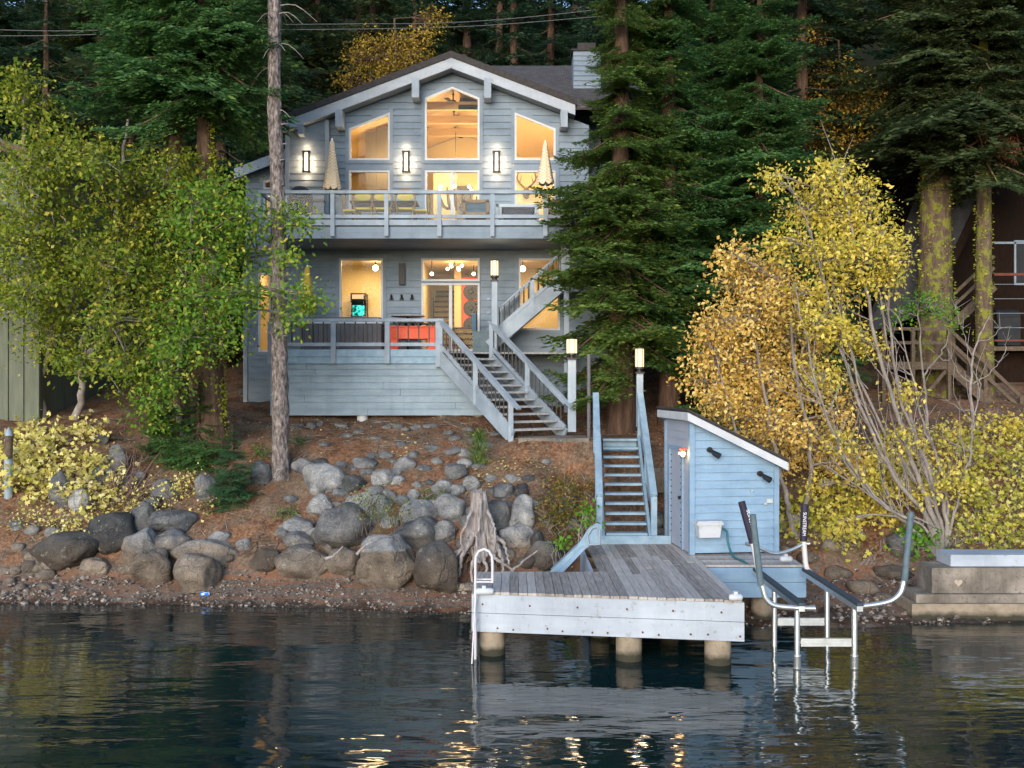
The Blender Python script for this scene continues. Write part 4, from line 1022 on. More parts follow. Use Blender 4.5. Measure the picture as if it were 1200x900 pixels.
# sconces beside the upper windows
def sconce(px):
    Yd = 29.3 if px < 384 else YW
    X = PX(px, Yd); za, zb = PZ(203, Yd), PZ(178, Yd)
    mb = MB(); mb.box(X - .05, X + .05, Yd - .06, Yd - .027, za, zb)
    for dx in (-.085, .085): mb.box(X + dx - .02, X + dx + .02, Yd - .17, Yd - .13, za, zb)
    for z in (za, zb - .035): mb.box(X - .115, X + .115, Yd - .18, Yd - .06, z, z + .035)
    s = build('wall_sconce', mb, MAT['black'], house)
    mb = MB(); mb.box(X - .035, X + .035, Yd - .155, Yd - .085, za + .05, zb - .05); build('tube', mb, MAT['sconce'], s)
MAT['sconce'] = emit('sconce_glow', (1, .78, .48), 2.0)
for px in (360, 476.5, 582): sconce(px)
mb = MB(); mb.box(wx(468), wx(475), YW - .16, YW - .027, wz(334), wz(309)); build('wall_speaker', mb, MAT['black'], house)
for px in (459, 471, 483):
    X = wx(px); mb = MB(); mb.box(X - .06, X + .06, YW - .05, YW - .027, wz(352), wz(349.5)); mb.tube([(X, YW - .05, wz(350)), (X, YW - .11, wz(349)), (X, YW - .11, wz(345.5))], .028, 8); build('hook', mb, MAT['black'], house)
for py in (349, 365, 384): mb = MB(); mb.box(wx(570.5), wx(574), YW - .05, YW - .027, wz(py + 3), wz(py)); build('outlet_cover', mb, MAT['trim'], house)

# ---------------- interiors (lit rooms behind the glass)
def panel(name, x0, x1, y0, y1, z0, z1, mat): mb = MB(); mb.box(x0, x1, y0, y1, z0, z1); return build(name, mb, mat, house)
panel('upper_floor', xl + .08, xr - .08, YW + .11, 36.9, 8.26, FL2, MAT['wood'])
panel('lower_ceiling', wx(287) + .1, wx(722) - .1, YW + .11, 36.9, 8.1, 8.25, MAT['cream'])
panel('lower_floor', wx(287) + .1, wx(722) - .1, YW + .11, 36.9, 4.9, FL1, MAT['wood'])
mb = MB(); mb.prism([(xl + .09, 36.5, FL2), (xr - .09, 36.5, FL2), (xr - .09, 36.5, roofz(xr)), (apx, 36.5, apz - .05), (xl + .09, 36.5, roofz(xl))], (0, .08, 0)); build('upper_back_wall', mb, MAT['cream'], house)
for a, b in ((xl + .09, xl + .13), (xr - .13, xr - .09)): panel('upper_side_wall', a, b, YW + .12, 36.4, FL2, roofz(a) - .1, MAT['cream'])
mb = MB(); rslope(mb, xl + .1, apx, YW + .12, 36.4, -.06, -.01); rslope(mb, apx, xr - .1, YW + .12, 36.4, -.06, -.01); build('pine_ceiling', mb, MAT['woodceil'], house)
for Y in (30.6, 32.2, 33.8):
    mb = MB(); z = apz - .62; hw = .52 / SL; mb.box(apx - hw, apx + hw, Y, Y + .14, z - .12, z + .12); build('tie_beam', mb, MAT['woodceil'], house)
mb = MB()
X = wx(416)
while X < wx(449): mb.box(X, X + .34, 31.6, 31.66, FL2, roofz(X) - .08); X += .345
build('plank_partition', mb, MAT['plankwall'], house)
mb = MB(); xq = wx(449); mb.box(xq, xq + .08, 31.6, 35, FL2, roofz(xq) - .1); build('partition_return', mb, MAT['cream'], house)
# doors and dark panels on the far wall
for x0, x1 in ((-1.95, -1.45), (.25, .8)):
    mb = MB(); mb.prism([(x0, 36.3, FL2), (x1, 36.3, FL2), (x1, 36.3, 11.35), (x0, 36.3, 11.35)], (0, .1, 0)); build('dark_panel', mb, MAT['grey'], house)
for x0, x1 in ((-1.35, -.62), (-.58, .15)): panel('closet_door', x0, x1, 36.36, 36.42, FL2 + .02, 11.4, MAT['cream'])
panel('stub_wall', wx(497), wx(497) + .55, 33.0, 36.3, FL2, 11.3, MAT['cream'])
# lower rooms
panel('lower_back_wall', wx(287) + .1, wx(722) - .1, 35.2, 35.3, FL1, 8.1, MAT['cream'])
panel('lower_partition', wx(494) - .25, wx(494) - .15, YW + .12, 34.5, FL1, 8.1, MAT['cream'])
panel('lower_partition', wx(570), wx(570) + .1, YW + .12, 34.5, FL1, 8.1, MAT['cream'])
panel('lower_room_wall', wx(287) + .2, wx(494) - .25, 32.6, 32.7, FL1, 8.1, MAT['cream'])
panel('lower_room_wall', wx(600), wx(722) - .2, 33.2, 33.3, FL1, 8.1, MAT['cream'])
for a, b in ((wx(287) + .11, wx(287) + .15), (wx(722) - .15, wx(722) - .11)): panel('lower_side_wall', a, b, YW + .12, 35, FL1, 8.1, MAT['cream'])
stair = panel('stairwell', PX(500, 34.9), PX(501, 34.9), 34.6, 34.65, FL1, FL1 + .05, MAT['cream'])
for k in range(12):
    mb = MB(); Y = 31.9 + k * .24; z = FL1 + .19 * k; x0, x1 = PX(505, 32.5), PX(560 if k < 5 else 531, 32.5)
    mb.box(x0, x1, Y, Y + .238, FL1, z + .185); st_ = build('indoor_step', mb, MAT['carpetstair'], house); mb = MB(); mb.box(x0, x1, Y - .03, Y - .002, z + .13, z + .188); build('nosing', mb, MAT['brown'], st_)
panel('newel_wall', PX(532, 33), PX(540, 33), 33.2, 33.3, FL1, 8.05, MAT['cream'])
rp = panel('red_panel', PX(541, 33.2), PX(558, 33.2), 33.2, 33.26, FL1 + .5, PZ(325, 33.2), MAT['red'])
for py in (342, 361, 381):
    c = P(552, py, 33.19); mb = MB(); mb.tube([c, c + Vector((0, -.05, 0))], [.26, .25], 20); mb.tube([c + Vector((0, -.051, 0)), c + Vector((0, -.08, 0))], [.09, .06], 14); build('speaker_disc', mb, MAT['black'], rp)
mb = MB(); mb.tube(PP([(508, 349), (508, 372)], 30.6), .03, 8); build('door_pull', mb, MAT['black'], house)

# arcade machine
ar = thing('arcade_machine', 'black arcade machine with a green lit screen behind the lower window', 'arcade game', (PX(420, 32.2), 32.2, FL1))
def pyx(px, py, d): return P(px, py, d)
X0, X1 = PX(412, 32.2), PX(429.5, 32.2)
mb = MB(); mb.prism([(X0, 31.9, FL1), (X0, 32.55, FL1), (X0, 32.55, PZ(344, 32.2)), (X0, 32.0, PZ(344, 32.2)), (X0, 31.95, PZ(352, 32.2)), (X0, 32.15, PZ(357, 32.2)), (X0, 32.1, PZ(370, 32.2)), (X0, 31.75, PZ(374, 32.2)), (X0, 31.75, PZ(378, 32.2))], (X1 - X0, 0, 0)); build('cabinet', mb, MAT['black'], ar)
def mat_screen():
    m, nt, out = newmat('arcade_screen'); e = N(nt, 'ShaderNodeEmission')
    c = ramp(nt, noisef(nt, coords(nt, 'pos'), 9, 3), [(.4, (.01, .03, .03)), (.5, (.02, .45, .38)), (.62, (.1, .8, .6)), (.7, (.02, .1, .12))]); nt.links.new(c, e.inputs[0]); e.inputs[1].default_value = .8
    nt.links.new(e.outputs[0], out.inputs[0]); return m
mb = MB(); mb.box(X0 + .05, X1 - .05, 32.085, 32.095, PZ(371, 32.2), PZ(358, 32.2)); build('screen', mb, mat_screen(), ar)
mb = MB(); mb.box(X0 + .06, X1 - .06, 31.93, 31.945, PZ(351, 32.2), PZ(346, 32.2)); build('marquee', mb, emit('marquee_glow', (1, .6, .3), .5), ar)
# indoor lamps
def globe(px, py, d, r, st, label):
    p = P(px, py, d); o = thing('globe_lamp', label, 'lamp', p)
    mb = MB(); mb.sphere(p, r, 14); build('globe', mb, emit('globe_glow', (1, .74, .42), st), o)
    mb = MB(); mb.tube([p + Vector((0, 0, r)), (p.x, p.y, 8.1)], .015, 6); build('stem', mb, MAT['black'], o)
globe(440, 314, 31.5, .085, 14, 'round white lamp glowing inside the lower window with the arcade machine')
globe(612.5, 315, 31.2, .085, 14, 'round white lamp glowing in the lower window behind the upper stair flight')
globe(506, 321, 31.0, .05, 14, 'small lamp glowing at the side of the lower glass door transom')
globe(555, 321, 32.5, .05, 14, 'small lamp glowing over the red panel inside the lower door')
sp_ = thing('spider_lamp', 'black branched ceiling lamp with glowing bulbs over the indoor steps', 'lamp', P(533, 312, 31.5))
c = P(533, 312, 31.5); mb = MB(); mb.tube([c, (c.x, c.y, 8.1)], .02, 6)
for k in range(6): a = k * 1.047; mb.tube([c, c + Vector((.2 * math.cos(a), .2 * math.sin(a), .02))], .012, 6)
build('arms', mb, MAT['black'], sp_)
gb = emit('bulb_glow', (1, .74, .42), 16)
for k in range(6): a = k * 1.047; mb = MB(); mb.sphere(c + Vector((.22 * math.cos(a), .22 * math.sin(a), .02 - .1 * (k % 2))), .045, 10); build('bulb', mb, gb, sp_)
# ceiling fans
fan = thing('ceiling_fan', 'dark ceiling fan seen through the gable window, nearest the glass', 'ceiling fan', (0, 0, 0))
mb = MB(); mb.tube([(0, 0, .55), (0, 0, .12)], .02, 8); mb.lathe((0, 0, 0), [(.05, .3), (.02, .26)], 10); build('rod', mb, MAT['black'], fan)
mb = MB(); mb.lathe((0, 0, 0), [(0, -.06), (.10, -.04), (.13, .03), (.09, .10), (.03, .14)], 16); build('motor', mb, MAT['black'], fan)
for k in range(3):
    a = k * 2.094 + .25; d = Vector((math.cos(a), math.sin(a), 0)); s = Vector((-d.y, d.x, 0))
    mb = MB(); mb.hexa([d * .12 - s * .05, d * .12 + s * .05, d * .62 + s * .07 , d * .62 - s * .07, d * .12 - s * .05 + Vector((0, 0, .02)), d * .12 + s * .05 + Vector((0, 0, .03)), d * .62 + s * .07 + Vector((0, 0, .03)), d * .62 - s * .07 + Vector((0, 0, .015))]); build('blade', mb, MAT['black'], fan)
for i, (px, py, d) in enumerate([(531, 122, 31.0), (532, 141, 33.0), (533, 157, 35.0)]):
    p = P(px, py, d)
    if i == 0: fan.location = p
    else: dup(fan, p, .5 * i, 1, ['', 'dark ceiling fan in the middle of the row seen through the gable window', 'dark ceiling fan deepest inside the upper room'][i])
for o in [o for o in bpy.data.objects if o.name.startswith('ceiling_fan')]: o['group'] = 'ceiling fans in the upper room'
# chandelier
c = P(534, 233, 32.0); cdl = thing('chandelier', 'antler chandelier with bright bulbs behind the upper glass door', 'chandelier', c)
mb = MB(); mb.tube([c + Vector((0, 0, .35)), (c.x, c.y, 12.2)], .014, 6); mb.tube([c + Vector((0, 0, .35)), c + Vector((0, 0, .75))], [.06, .06], 10); build('chain', mb, MAT['antler'], cdl)
mb = MB()
for k in range(12):
    a = k * math.pi / 6; d = Vector((math.cos(a), math.sin(a), 0)); r = .62 if k % 2 else .48
    mb.tube(smooth_path([c + d * .05 + Vector((0, 0, .28)), c + d * .22 + Vector((0, 0, -.25)), c + d * .42 + Vector((0, 0, -.22)), c + d * r + Vector((0, 0, .2 + .04 * (k % 3)))], 4), .028, 6)
build('antlers', mb, MAT['antler'], cdl)
for k in range(8):
    a = k * math.pi / 4; r = .62 if k % 2 else .5; mb = MB(); mb.sphere(c + Vector((r * math.cos(a), r * math.sin(a), .30)), .045, 10); build('bulb', mb, gb, cdl)
c = P(436, 165, 31.45); c.x = wx(455); wl = thing('bulb_bracket', 'bright double bulb bracket inside the left gable window', 'lamp', c)
mb = MB(); mb.tube([c + Vector((0, .15, 0)), c + Vector((0, .15, -.6))], .02, 6); build('bar', mb, MAT['alu'], wl)
for z in (0, -.42): mb = MB(); mb.sphere(c + Vector((-.05, .1, z)), .07, 10); build('bulb', mb, gb, wl)
# mounted antlers
c = P(617, 222, 33.0); dh = thing('mounted_antlers', 'deer antlers mounted on the wall of the upper right room', 'antlers', c)
mb = MB(); mb.sphere(c + Vector((0, 0, -.12)), .14, 10, (.8, 1, 1.4)); build('head', mb, MAT['antler'], dh)
mb = MB()
for s in (-1, 1):
    mb.tube(smooth_path([c + Vector((s * .06, 0, .06)), c + Vector((s * .2, 0, .18)), c + Vector((s * .3, 0, .36)), c + Vector((s * .24, 0, .6))], 4), [.03] * 8 + [.022] * 4 + [.012], 6)
    mb.tube([c + Vector((s * .22, 0, .2)), c + Vector((s * .16, 0, .45))], [.02, .008], 6); mb.tube([c + Vector((s * .3, 0, .36)), c + Vector((s * .42, 0, .5))], [.02, .008], 6)
build('antlers', mb, MAT['antler'], dh)
panel('upper_right_wall', wx(588), xr - .15, 33.2, 33.28, FL2, roofz(xr) - .1, MAT['cream'])
panel('sofa_block', wx(612), wx(652), 31.2, 31.9, FL2, FL2 + .45, MAT['slate']) if False else None

# ---------------- balcony
YB = 27.0; BZ2 = 8.62
bx0, bx1 = PX(303, YB), PX(705, YB)
mb = MB(); mb.box(bx0, bx1, YB + .06, YW - .03, BZ2 - .05, BZ2); bal = build('balcony', mb, MAT['tread'], house)
mb = MB(); mb.box(bx0, bx1, YB, YB + .055, PZ(264, YB), PZ(257.5, YB)); build('edge_board', mb, MAT['trim'], bal)
mb = MB(); mb.box(bx0, bx1, YB + .07, YB + .11, PZ(279, YB), PZ(265, YB)); mb.box(bx0, bx1, YB + .063, YB + .069, PZ(272.3, YB), PZ(266, YB)); mb.box(bx0, bx1, YB + .063, YB + .069, PZ(279, YB), PZ(272.7, YB)); build('rim_fascia', mb, MAT['siding'], bal)
mb = MB(); mb.box(bx0, bx1, YB + .12, YW - .03, BZ2 - .42, BZ2 - .38)
for X in np.arange(bx0 + .2, bx1, .6): mb.box(X, X + .05, YB + .12, YW - .03, BZ2 - .37, BZ2 - .052)
build('joists', mb, MAT['siding'], bal)
bposts = [303.5, 328, 390, 453, 515, 577, 639, 704]
for px in bposts:
    X = PX(px, YB); mb = MB(); mb.box(X - .055, X + .055, YB - .06, YB - .002, PZ(277, YB), PZ(227.5, YB)); build('post', mb, MAT['trim'], bal)
mb = MB(); mb.box(bx0, bx1, YB - .075, YB + .055, PZ(227.3, YB), PZ(223.5, YB)); build('top_rail', mb, MAT['trim'], bal)
mb = MB(); mb.box(bx0, bx1, YB, YB + .05, PZ(255.5, YB), PZ(251.5, YB)); build('bottom_rail', mb, MAT['trim'], bal)
for a, b in zip(bposts[:-1], bposts[1:]):
    mb = MB(); xa, xb2, za, zb = PX(a, YB) + .06, PX(b, YB) - .06, PZ(251.3, YB), PZ(227.6, YB); mb.add([(xa, YB + .02, za), (xb2, YB + .02, za), (xb2, YB + .02, zb), (xa, YB + .02, zb)], [(0, 1, 2, 3)]); build('glass_panel', mb, MAT['railglass'], bal)
for X in (bx0 + .03, bx1 - .03):
    mb = MB(); mb.box(X - .03, X + .03, YB + .06, YW - .05, PZ(227, YB), PZ(223.6, YB)); mb.box(X - .02, X + .02, YB + .06, YW - .05, PZ(255.5, YB), PZ(251.5, YB)); build('side_rail', mb, MAT['trim'], bal)

# ---------------- terrace and stairs
tx0, tx1 = PX(316, YB), -1.91
TP = [(tx0, YB + .06), (-1.91, YB + .06), (-.57, 27.97), (1.75, 27.97), (1.75, YW - .03), (tx0, YW - .03)]
mb = MB(); mb.prism([(x, y, FL1 - .05) for x, y in TP], (0, 0, .05)); ter = build('terrace', mb, MAT['tread'], house)
zt_ = PZ(426.5, YB)
mb = MB(); siding(mb, [(tx0, PZ(487, YB)), (-1.3, PZ(487, YB)), (-.75, PZ(487, YB)), (-.75, 4.15), (-1.86, 4.72), (-1.86, zt_), (tx0, zt_)], [], front(YB + .1), 3.5, .175)
siding(mb, rect(YB + .2, YW - .1, PZ(487, YB), zt_), [], lambda x, o, z: (tx0 - o, x, z), 3.5, .175)
build('skirt_wall', mb, MAT['skirt'], ter)
mb = MB(); mb.box(tx0, tx1, YB, YB + .055, PZ(418, YB), PZ(409.5, YB)); mb.box(tx0, tx1, YB + .02, YB + .075, PZ(426, YB), PZ(418.4, YB)); build('edge_board', mb, MAT['stairblue'], ter)
tposts = [317, 391, 454, 515]
for px in tposts:
    X = PX(px, YB) ; w = .065 if px != 515 else .10; mb = MB(); mb.box(X - w, X + w, YB - .065, YB - .002, PZ(426, YB) if px != 515 else PZ(430, YB), PZ(377.3, YB)); build('post', mb, MAT['trim'], ter)
mb = MB(); mb.box(tx0, tx1 + .1, YB - .08, YB + .06, PZ(377, YB), PZ(373.5, YB)); build('top_rail', mb, MAT['trim'], ter)
mb = MB(); mb.box(tx0, tx1, YB, YB + .05, PZ(405.5, YB), PZ(401.5, YB)); build('bottom_rail', mb, MAT['trim'], ter)
for a, b in zip(tposts[:-1], tposts[1:]):
    xa, xb2 = PX(a, YB), PX(b, YB); n = max(2, int((xb2 - xa) / .27))
    for k in range(1, n):
        X = xa + (xb2 - xa) * k / n; mb = MB(); mb.box(X - .017, X + .017, YB + .012, YB + .042, PZ(401.4, YB), PZ(377.2, YB)); build('baluster', mb, MAT['black'], ter)
for (px, py) in ((425, 489), (518, 489), (560, 489)):
    p = P(px, py, 27.3); mb = MB(); mb.lathe((p.x, p.y, p.z - .3), [(.15, 0), (.15, .42)], 16); build('pier', mb, MAT['white'] if px < 550 else MAT['concrete'], ter)

RD = Vector((.588, -.809, 0)); PD = Vector((.809, .588, 0))
TL = Vector((-1.91, 27.0, FL1)); TR = TL + PD * 1.62
NS = 11; RUN = 3.25; BOT = 3.08; RISE = FL1 - BOT
hs = thing('house_stairs', 'pale blue wooden stairs with black balusters running down from the terrace', 'stairs', TL + RD * RUN)
hs.location.z = BOT; bpy.context.view_layer.update()
for k in range(NS):
    f = (k + .5) / NS; z = FL1 - RISE * (k + 1) / (NS + 1); a = TL + RD * (RUN * (k + .1) / NS + .02) + PD * .06; q = RD * (RUN / NS * 1.02)
    a.z = z; b = a + PD * 1.50
    mb = MB(); mb.hexa([a + Vector((0, 0, -.05)), a + q + Vector((0, 0, -.05)), b + q + Vector((0, 0, -.05)), b + Vector((0, 0, -.05)), a, a + q, b + q, b]); build('tread', mb, MAT['tread'], hs)
UZ = Vector((0, 0, 1))
for s, base in ((0, TL), (1, TR)):
    A = base.copy(); B = base + RD * RUN; B.z = BOT
    mb = MB(); mb.beam(A + UZ * -.16 + RD * -.02, B + UZ * -.02, .06, .34); build('stringer', mb, MAT['trim'], hs)
    hA, hB = A + UZ * .84, B + UZ * .84
    mb = MB(); mb.beam(hA, hB + RD * .28 - UZ * .18, .13, .045); mb.beam(hA - UZ * .07, hB - UZ * .07, .045, .09); build('handrail', mb, MAT['trim'], hs)
    mb = MB(); mb.beam(A + UZ * .18, B + UZ * .18, .045, .10); build('bottom_rail', mb, MAT['trim'], hs)
    for f in ((.52, .985) if s == 0 else (.02, .52)):
        c = A + (B - A) * f; mb = MB(); mb.box(c.x - .06, c.x + .06, c.y - .06, c.y + .06, c.z - .28, c.z + .80); build('post', mb, MAT['trim'], hs)
    nb = 19
    for k in range(1, nb):
        f = k / nb
        if abs(f - .52) < .03: continue
        c = A + (B - A) * f; mb = MB(); mb.box(c.x - .015, c.x + .015, c.y - .015, c.y + .015, c.z + .23, c.z + .73); build('baluster', mb, MAT['black'], hs)

# upper flight along the wall, landing and supports
UY = 28.25
def U(px, py, d=UY): return P(px, py, d)
fl2 = thing('upper_stairs', 'pale blue upper flight rising along the house wall from terrace to balcony', 'stairs', U(590, 400))
a, b = Vector((-.62, UY, 5.25)), Vector((1.42, UY, 7.10))
for y in (UY, UY + .95):
    o = Vector((0, y - UY, 0)); mb = MB(); mb.beam(a + o + UZ * .12, b + o + UZ * .02, .05, .34); build('stringer', mb, MAT['trim'], fl2)
    mb = MB(); mb.beam(a + o + UZ * .95 + Vector((.25, 0, .2)), b + o + UZ * .92, .10, .05); build('handrail', mb, MAT['trim'], fl2)
    mb = MB(); mb.beam(a + o + UZ * .42 + Vector((.25, 0, .2)), b + o + UZ * .36, .045, .10); build('bottom_rail', mb, MAT['trim'], fl2)
    for f in (.58, 1.0):
        c = a + (b - a) * f + o; mb = MB(); mb.box(c.x - .06, c.x + .06, c.y - .05, c.y + .05, c.z - .1, c.z + (.93 if f < 1 else 1.05)); build('post', mb, MAT['trim'], fl2)
    for k in range(2, 15):
        f = k / 15
        if abs(f - .58) < .03: continue
        c = a + (b - a) * f + o; mb = MB(); mb.box(c.x - .014, c.x + .014, c.y - .012, c.y + .012, c.z + .42, c.z + .92); build('baluster', mb, MAT['black'], fl2)
for k in range(9):
    f = (k + .5) / 9; c = a + (b - a) * f; mb = MB(); mb.box(c.x - .13, c.x + .13, UY + .05, UY + .92, c.z + .06, c.z + .10); build('tread', mb, MAT['tread'], fl2)
lx0, lx1 = 1.48, 3.0
mb = MB(); mb.box(lx0, lx1, UY - .05, UY + 1.15, 7.0, 7.1); mb.box(lx0, lx1, UY - .09, UY - .052, 6.85, 7.12); build('landing', mb, MAT['trim'], fl2)
mb = MB(); mb.box(lx0, lx1, UY - .09, UY - .03, 8.02, 8.08); mb.box(lx0, lx1, UY - .08, UY - .04, 7.22, 7.32); build('landing_rail', mb, MAT['trim'], fl2)
for X in (lx0 + .06, 2.2, lx1 - .06): mb = MB(); mb.box(X - .05, X + .05, UY - .10, UY - .02, 7.1, 8.0); build('post', mb, MAT['trim'], fl2)
for k in range(1, 11): X = lx0 + .06 + k * .14; mb = MB(); mb.box(X - .014, X + .014, UY - .07, UY - .045, 7.32, 8.02); build('baluster', mb, MAT['black'], fl2)
for X in (1.5, 2.95): mb = MB(); mb.box(X - .07, X + .07, UY - .05, UY + .09, 3.4, 6.99); build('support_post', mb, MAT['trim'], fl2)

# ---------------- lamp posts
MAT['lampglow'] = emit('lamp_glow', (1, .70, .40), .95)
def lamp_post(px, ytop, ybot, d, w, gw, label):
    gtop, gbot = ytop; X = PX(px, d); zt, zb = PZ(gtop, d), PZ(gbot, d)
    o = thing('lamp_post', label, 'lamp post', (X, d, PZ(ybot, d)), 'lamp posts along the stairs')
    mb = MB(); mb.box(X - w, X + w, d - w, d + w, PZ(ybot, d), zb - .16); build('post', mb, MAT['trim'], o)
    mb = MB(); mb.box(X - w - .03, X + w + .03, d - w - .03, d + w + .03, zb - .158, zb - .12); mb.tube([(X, d, zb - .12), (X, d, zb - .05)], .07, 12); mb.tube([(X, d, zb - .05), (X, d, zb)], .115, 16); build('collar', mb, MAT['black'], o)
    mb = MB(); mb.lathe((X, d, zb + .002), [(gw, 0), (gw, zt - zb)], 20); build('lamp_shade', mb, MAT['lampglow'], o)
    mb = MB(); mb.tube([(X, d, zt + .004), (X, d, zt + .03)], gw + .012, 20)
    for k in range(6): a = k * 1.047; mb.box(X + (gw + .012) * math.cos(a) - .008, X + (gw + .012) * math.cos(a) + .008, d + (gw + .012) * math.sin(a) - .008, d + (gw + .012) * math.sin(a) + .008, zb, zt)
    build('cage', mb, MAT['black'], o)
    lamp_posts.append((X, d, (zt + zb) / 2))
lamp_posts = []
lamp_post(579.5, (306, 323), 412, 27.9, .075, .10, 'lit lamp post at the head of the house stairs beside the lower glass door')
lamp_post(670, (398, 414), 506, 25.35, .10, .125, 'lit lamp post at the foot of the house stairs')
lamp_post(749.5, (409, 430), 500, 24.15, .075, .095, 'lit lamp post at the top of the dock stairs in front of the fir trunk')
mb = MB(); mb.tube([P(690, 415, 24.6), P(690, 520, 24.6)], .045, 10)
tag(build('drain_pole', mb, MAT['grey'], None, P(690, 520, 24.6)), 'thin grey pole standing behind the top of the dock stairs', 'pole')

# ---------------- furniture
def umbrella(px, ytop, ybot, d, zf, mat, label, w=.22, flop=1.0):
    X = PX(px, d); zt, zb = PZ(ytop, d), PZ(ybot, d); o = thing('patio_umbrella', label, 'umbrella', (X, d, zf), 'folded patio umbrellas')
    mb = MB(); h = zt - zb; n = 24; vs = []; fs = []
    prof_ = [(0, .03), (.03, .06), (.10, .075), (.14, .07), (.5, .125), (.8, .18), (1.0, w)]
    for t, r in prof_:
        for k in range(n):
            a = 2 * math.pi * k / n; rr = r * (1 + .16 * math.cos(8 * a) * min(1, t * 2)); vs.append((X + rr * math.cos(a), d + rr * math.sin(a), zt - h * t + (.04 * math.cos(8 * a) if t == 1 else 0)))
    for i in range(len(prof_) - 1):
        for k in range(n): k2 = (k + 1) % n; fs.append((i * n + k, (i + 1) * n + k, (i + 1) * n + k2, i * n + k2))
    mb.add(vs, fs, True); build('canopy', mb, mat, o)
    mb = MB(); mb.tube([(X, d, zf + .05), (X, d, zt + .06)], .025, 8); build('pole', mb, MAT['alu'], o)
    mb = MB(); mb.lathe((X, d, zf), [(.26, 0), (.26, .05), (.06, .09), (.045, .22)], 20); build('base', mb, MAT['grey'], o)
umbrella(389, 165, 222, 28.1, BZ2, MAT['check'], 'folded cream checked umbrella beside the left sconce on the balcony')
umbrella(639, 167, 216, 28.1, BZ2, MAT['check'], 'folded cream checked umbrella in front of the right gable window')
umbrella(360, 313, 366, 28.1, FL1, MAT['yellowfab'], 'folded plain yellow umbrella on the lower terrace behind green leaves')

ch = thing('patio_chair', 'round-backed wicker chair at the left of three facing the balcony rail', 'chair', (0, 0, 0), 'chairs around the balcony table')
mb = MB(); mb.tube(smooth_path([Vector((-.19, 0, .42)), Vector((-.27, 0, .62)), Vector((-.22, 0, .86)), Vector((0, 0, .97)), Vector((.22, 0, .86)), Vector((.27, 0, .62)), Vector((.19, 0, .42))], 5), .022, 6); build('back_frame', mb, MAT['wood'], ch)
mb = MB(); pts = [(.215 * math.sin(t), -.01, .74 + .19 * math.cos(t) * (1 if math.cos(t) > 0 else .45)) for t in np.linspace(0, 2 * math.pi, 25)[:-1]]; mb.prism(pts, (0, .02, 0)); build('back_pad', mb, MAT['yellowfab'], ch)
mb = MB(); mb.box(-.24, .24, .0, .46, .42, .47); build('seat', mb, MAT['yellowfab'], ch)
for x in (-.2, .2):
    for y in (.02, .42): mb = MB(); mb.tube([(x, y, 0), (x, y, .42)], .018, 6); build('leg', mb, MAT['wood'], ch)
ch.location = (PX(425, 27.6), 27.6, BZ2)
for px, d, a, lab in [(448, 27.6, 0, 'round-backed wicker chair in the middle of three facing the balcony rail'), (475, 27.6, .1, 'round-backed wicker chair at the right of three facing the balcony rail'), (403, 28.1, -1.5, 'wicker chair seen side-on at the left end of the balcony table'), (502, 28.1, 1.5, 'wicker chair seen side-on at the right end of the balcony table')]:
    dup(ch, (PX(px, d), d, BZ2), a, 1, lab)
tb = thing('patio_table', 'long dark table behind the wicker chairs on the balcony', 'table', (PX(451, 28.5), 28.5, BZ2))
mb = MB(); mb.box(PX(412, 28.5), PX(490, 28.5), 28.15, 28.9, BZ2 + .70, BZ2 + .75); build('top', mb, MAT['black'], tb)
mb = MB(); mb.box(PX(414, 28.5), PX(488, 28.5), 28.2, 28.24, BZ2 + .45, BZ2 + .698); build('apron', mb, MAT['black'], tb)
for px in (416, 486):
    for y in (28.2, 28.8): mb = MB(); X = PX(px, 28.5); mb.box(X - .04, X + .04, y - .04, y + .04, BZ2, BZ2 + .44); build('leg', mb, MAT['black'], tb)
def sofa(px0, px1, d, label, cush, slats=False):
    x0, x1 = PX(px0, d), PX(px1, d); o = thing('outdoor_sofa', label, 'sofa', ((x0 + x1) / 2, d, BZ2))
    mb = MB(); mb.box(x0, x1, d, d + .06, BZ2 + .30, BZ2 + (.36 if not slats else .34)); mb.box(x0, x1, d, d + .06, BZ2 + .62, BZ2 + .70)
    mb.box(x0, x0 + .08, d, d + .7, BZ2, BZ2 + .70); mb.box(x1 - .08, x1, d, d + .7, BZ2, BZ2 + .70); mb.box(x0 + .08, x1 - .08, d + .06, d + .7, BZ2 + .2, BZ2 + .28)
    if slats:
        for k in range(9): X = x0 + .1 + (x1 - x0 - .25) * k / 8; mb.box(X, X + .06, d + .01, d + .05, BZ2 + .35, BZ2 + .615)
    build('frame', mb, MAT['wood'] if not slats else MAT['white'], o)
    mb = MB(); mb.box(x0 + .09, x1 - .09, d + .07, d + .68, BZ2 + .29, BZ2 + .45); mb.box(x0 + .09, x1 - .09, d + .065, d + .2, BZ2 + .46, BZ2 + .62); build('cushion', mb, cush, o)
sofa(542, 573, 27.7, 'wooden sofa with blue cushion in front of the upper glass door', MAT['slate'])
sofa(581, 632, 28.4, 'white slatted sofa behind the dark fire table on the balcony', MAT['grey'], True)
sofa(643, 672, 27.7, 'wooden sofa with dark cushion at the fir end of the balcony', MAT['navy'])
mb = MB(); x0, x1 = PX(590, 27.7), PX(625, 27.7); mb.box(x0, x1, 27.6, 28.2, BZ2, BZ2 + .42); mb.box(x0 - .04, x1 + .04, 27.56, 28.24, BZ2 + .421, BZ2 + .47); mb.box(x0 + .2, x1 - .2, 27.8, 28.0, BZ2 + .471, BZ2 + .5)
tag(build('fire_table', mb, MAT['navy'], None, ((x0 + x1) / 2, 27.9, BZ2)), 'low dark rectangular fire table in front of the slatted sofa', 'table')
gr = thing('barbecue_grill', 'covered dark grill at the left end of the balcony', 'grill', (PX(352, 27.9), 27.9, BZ2))
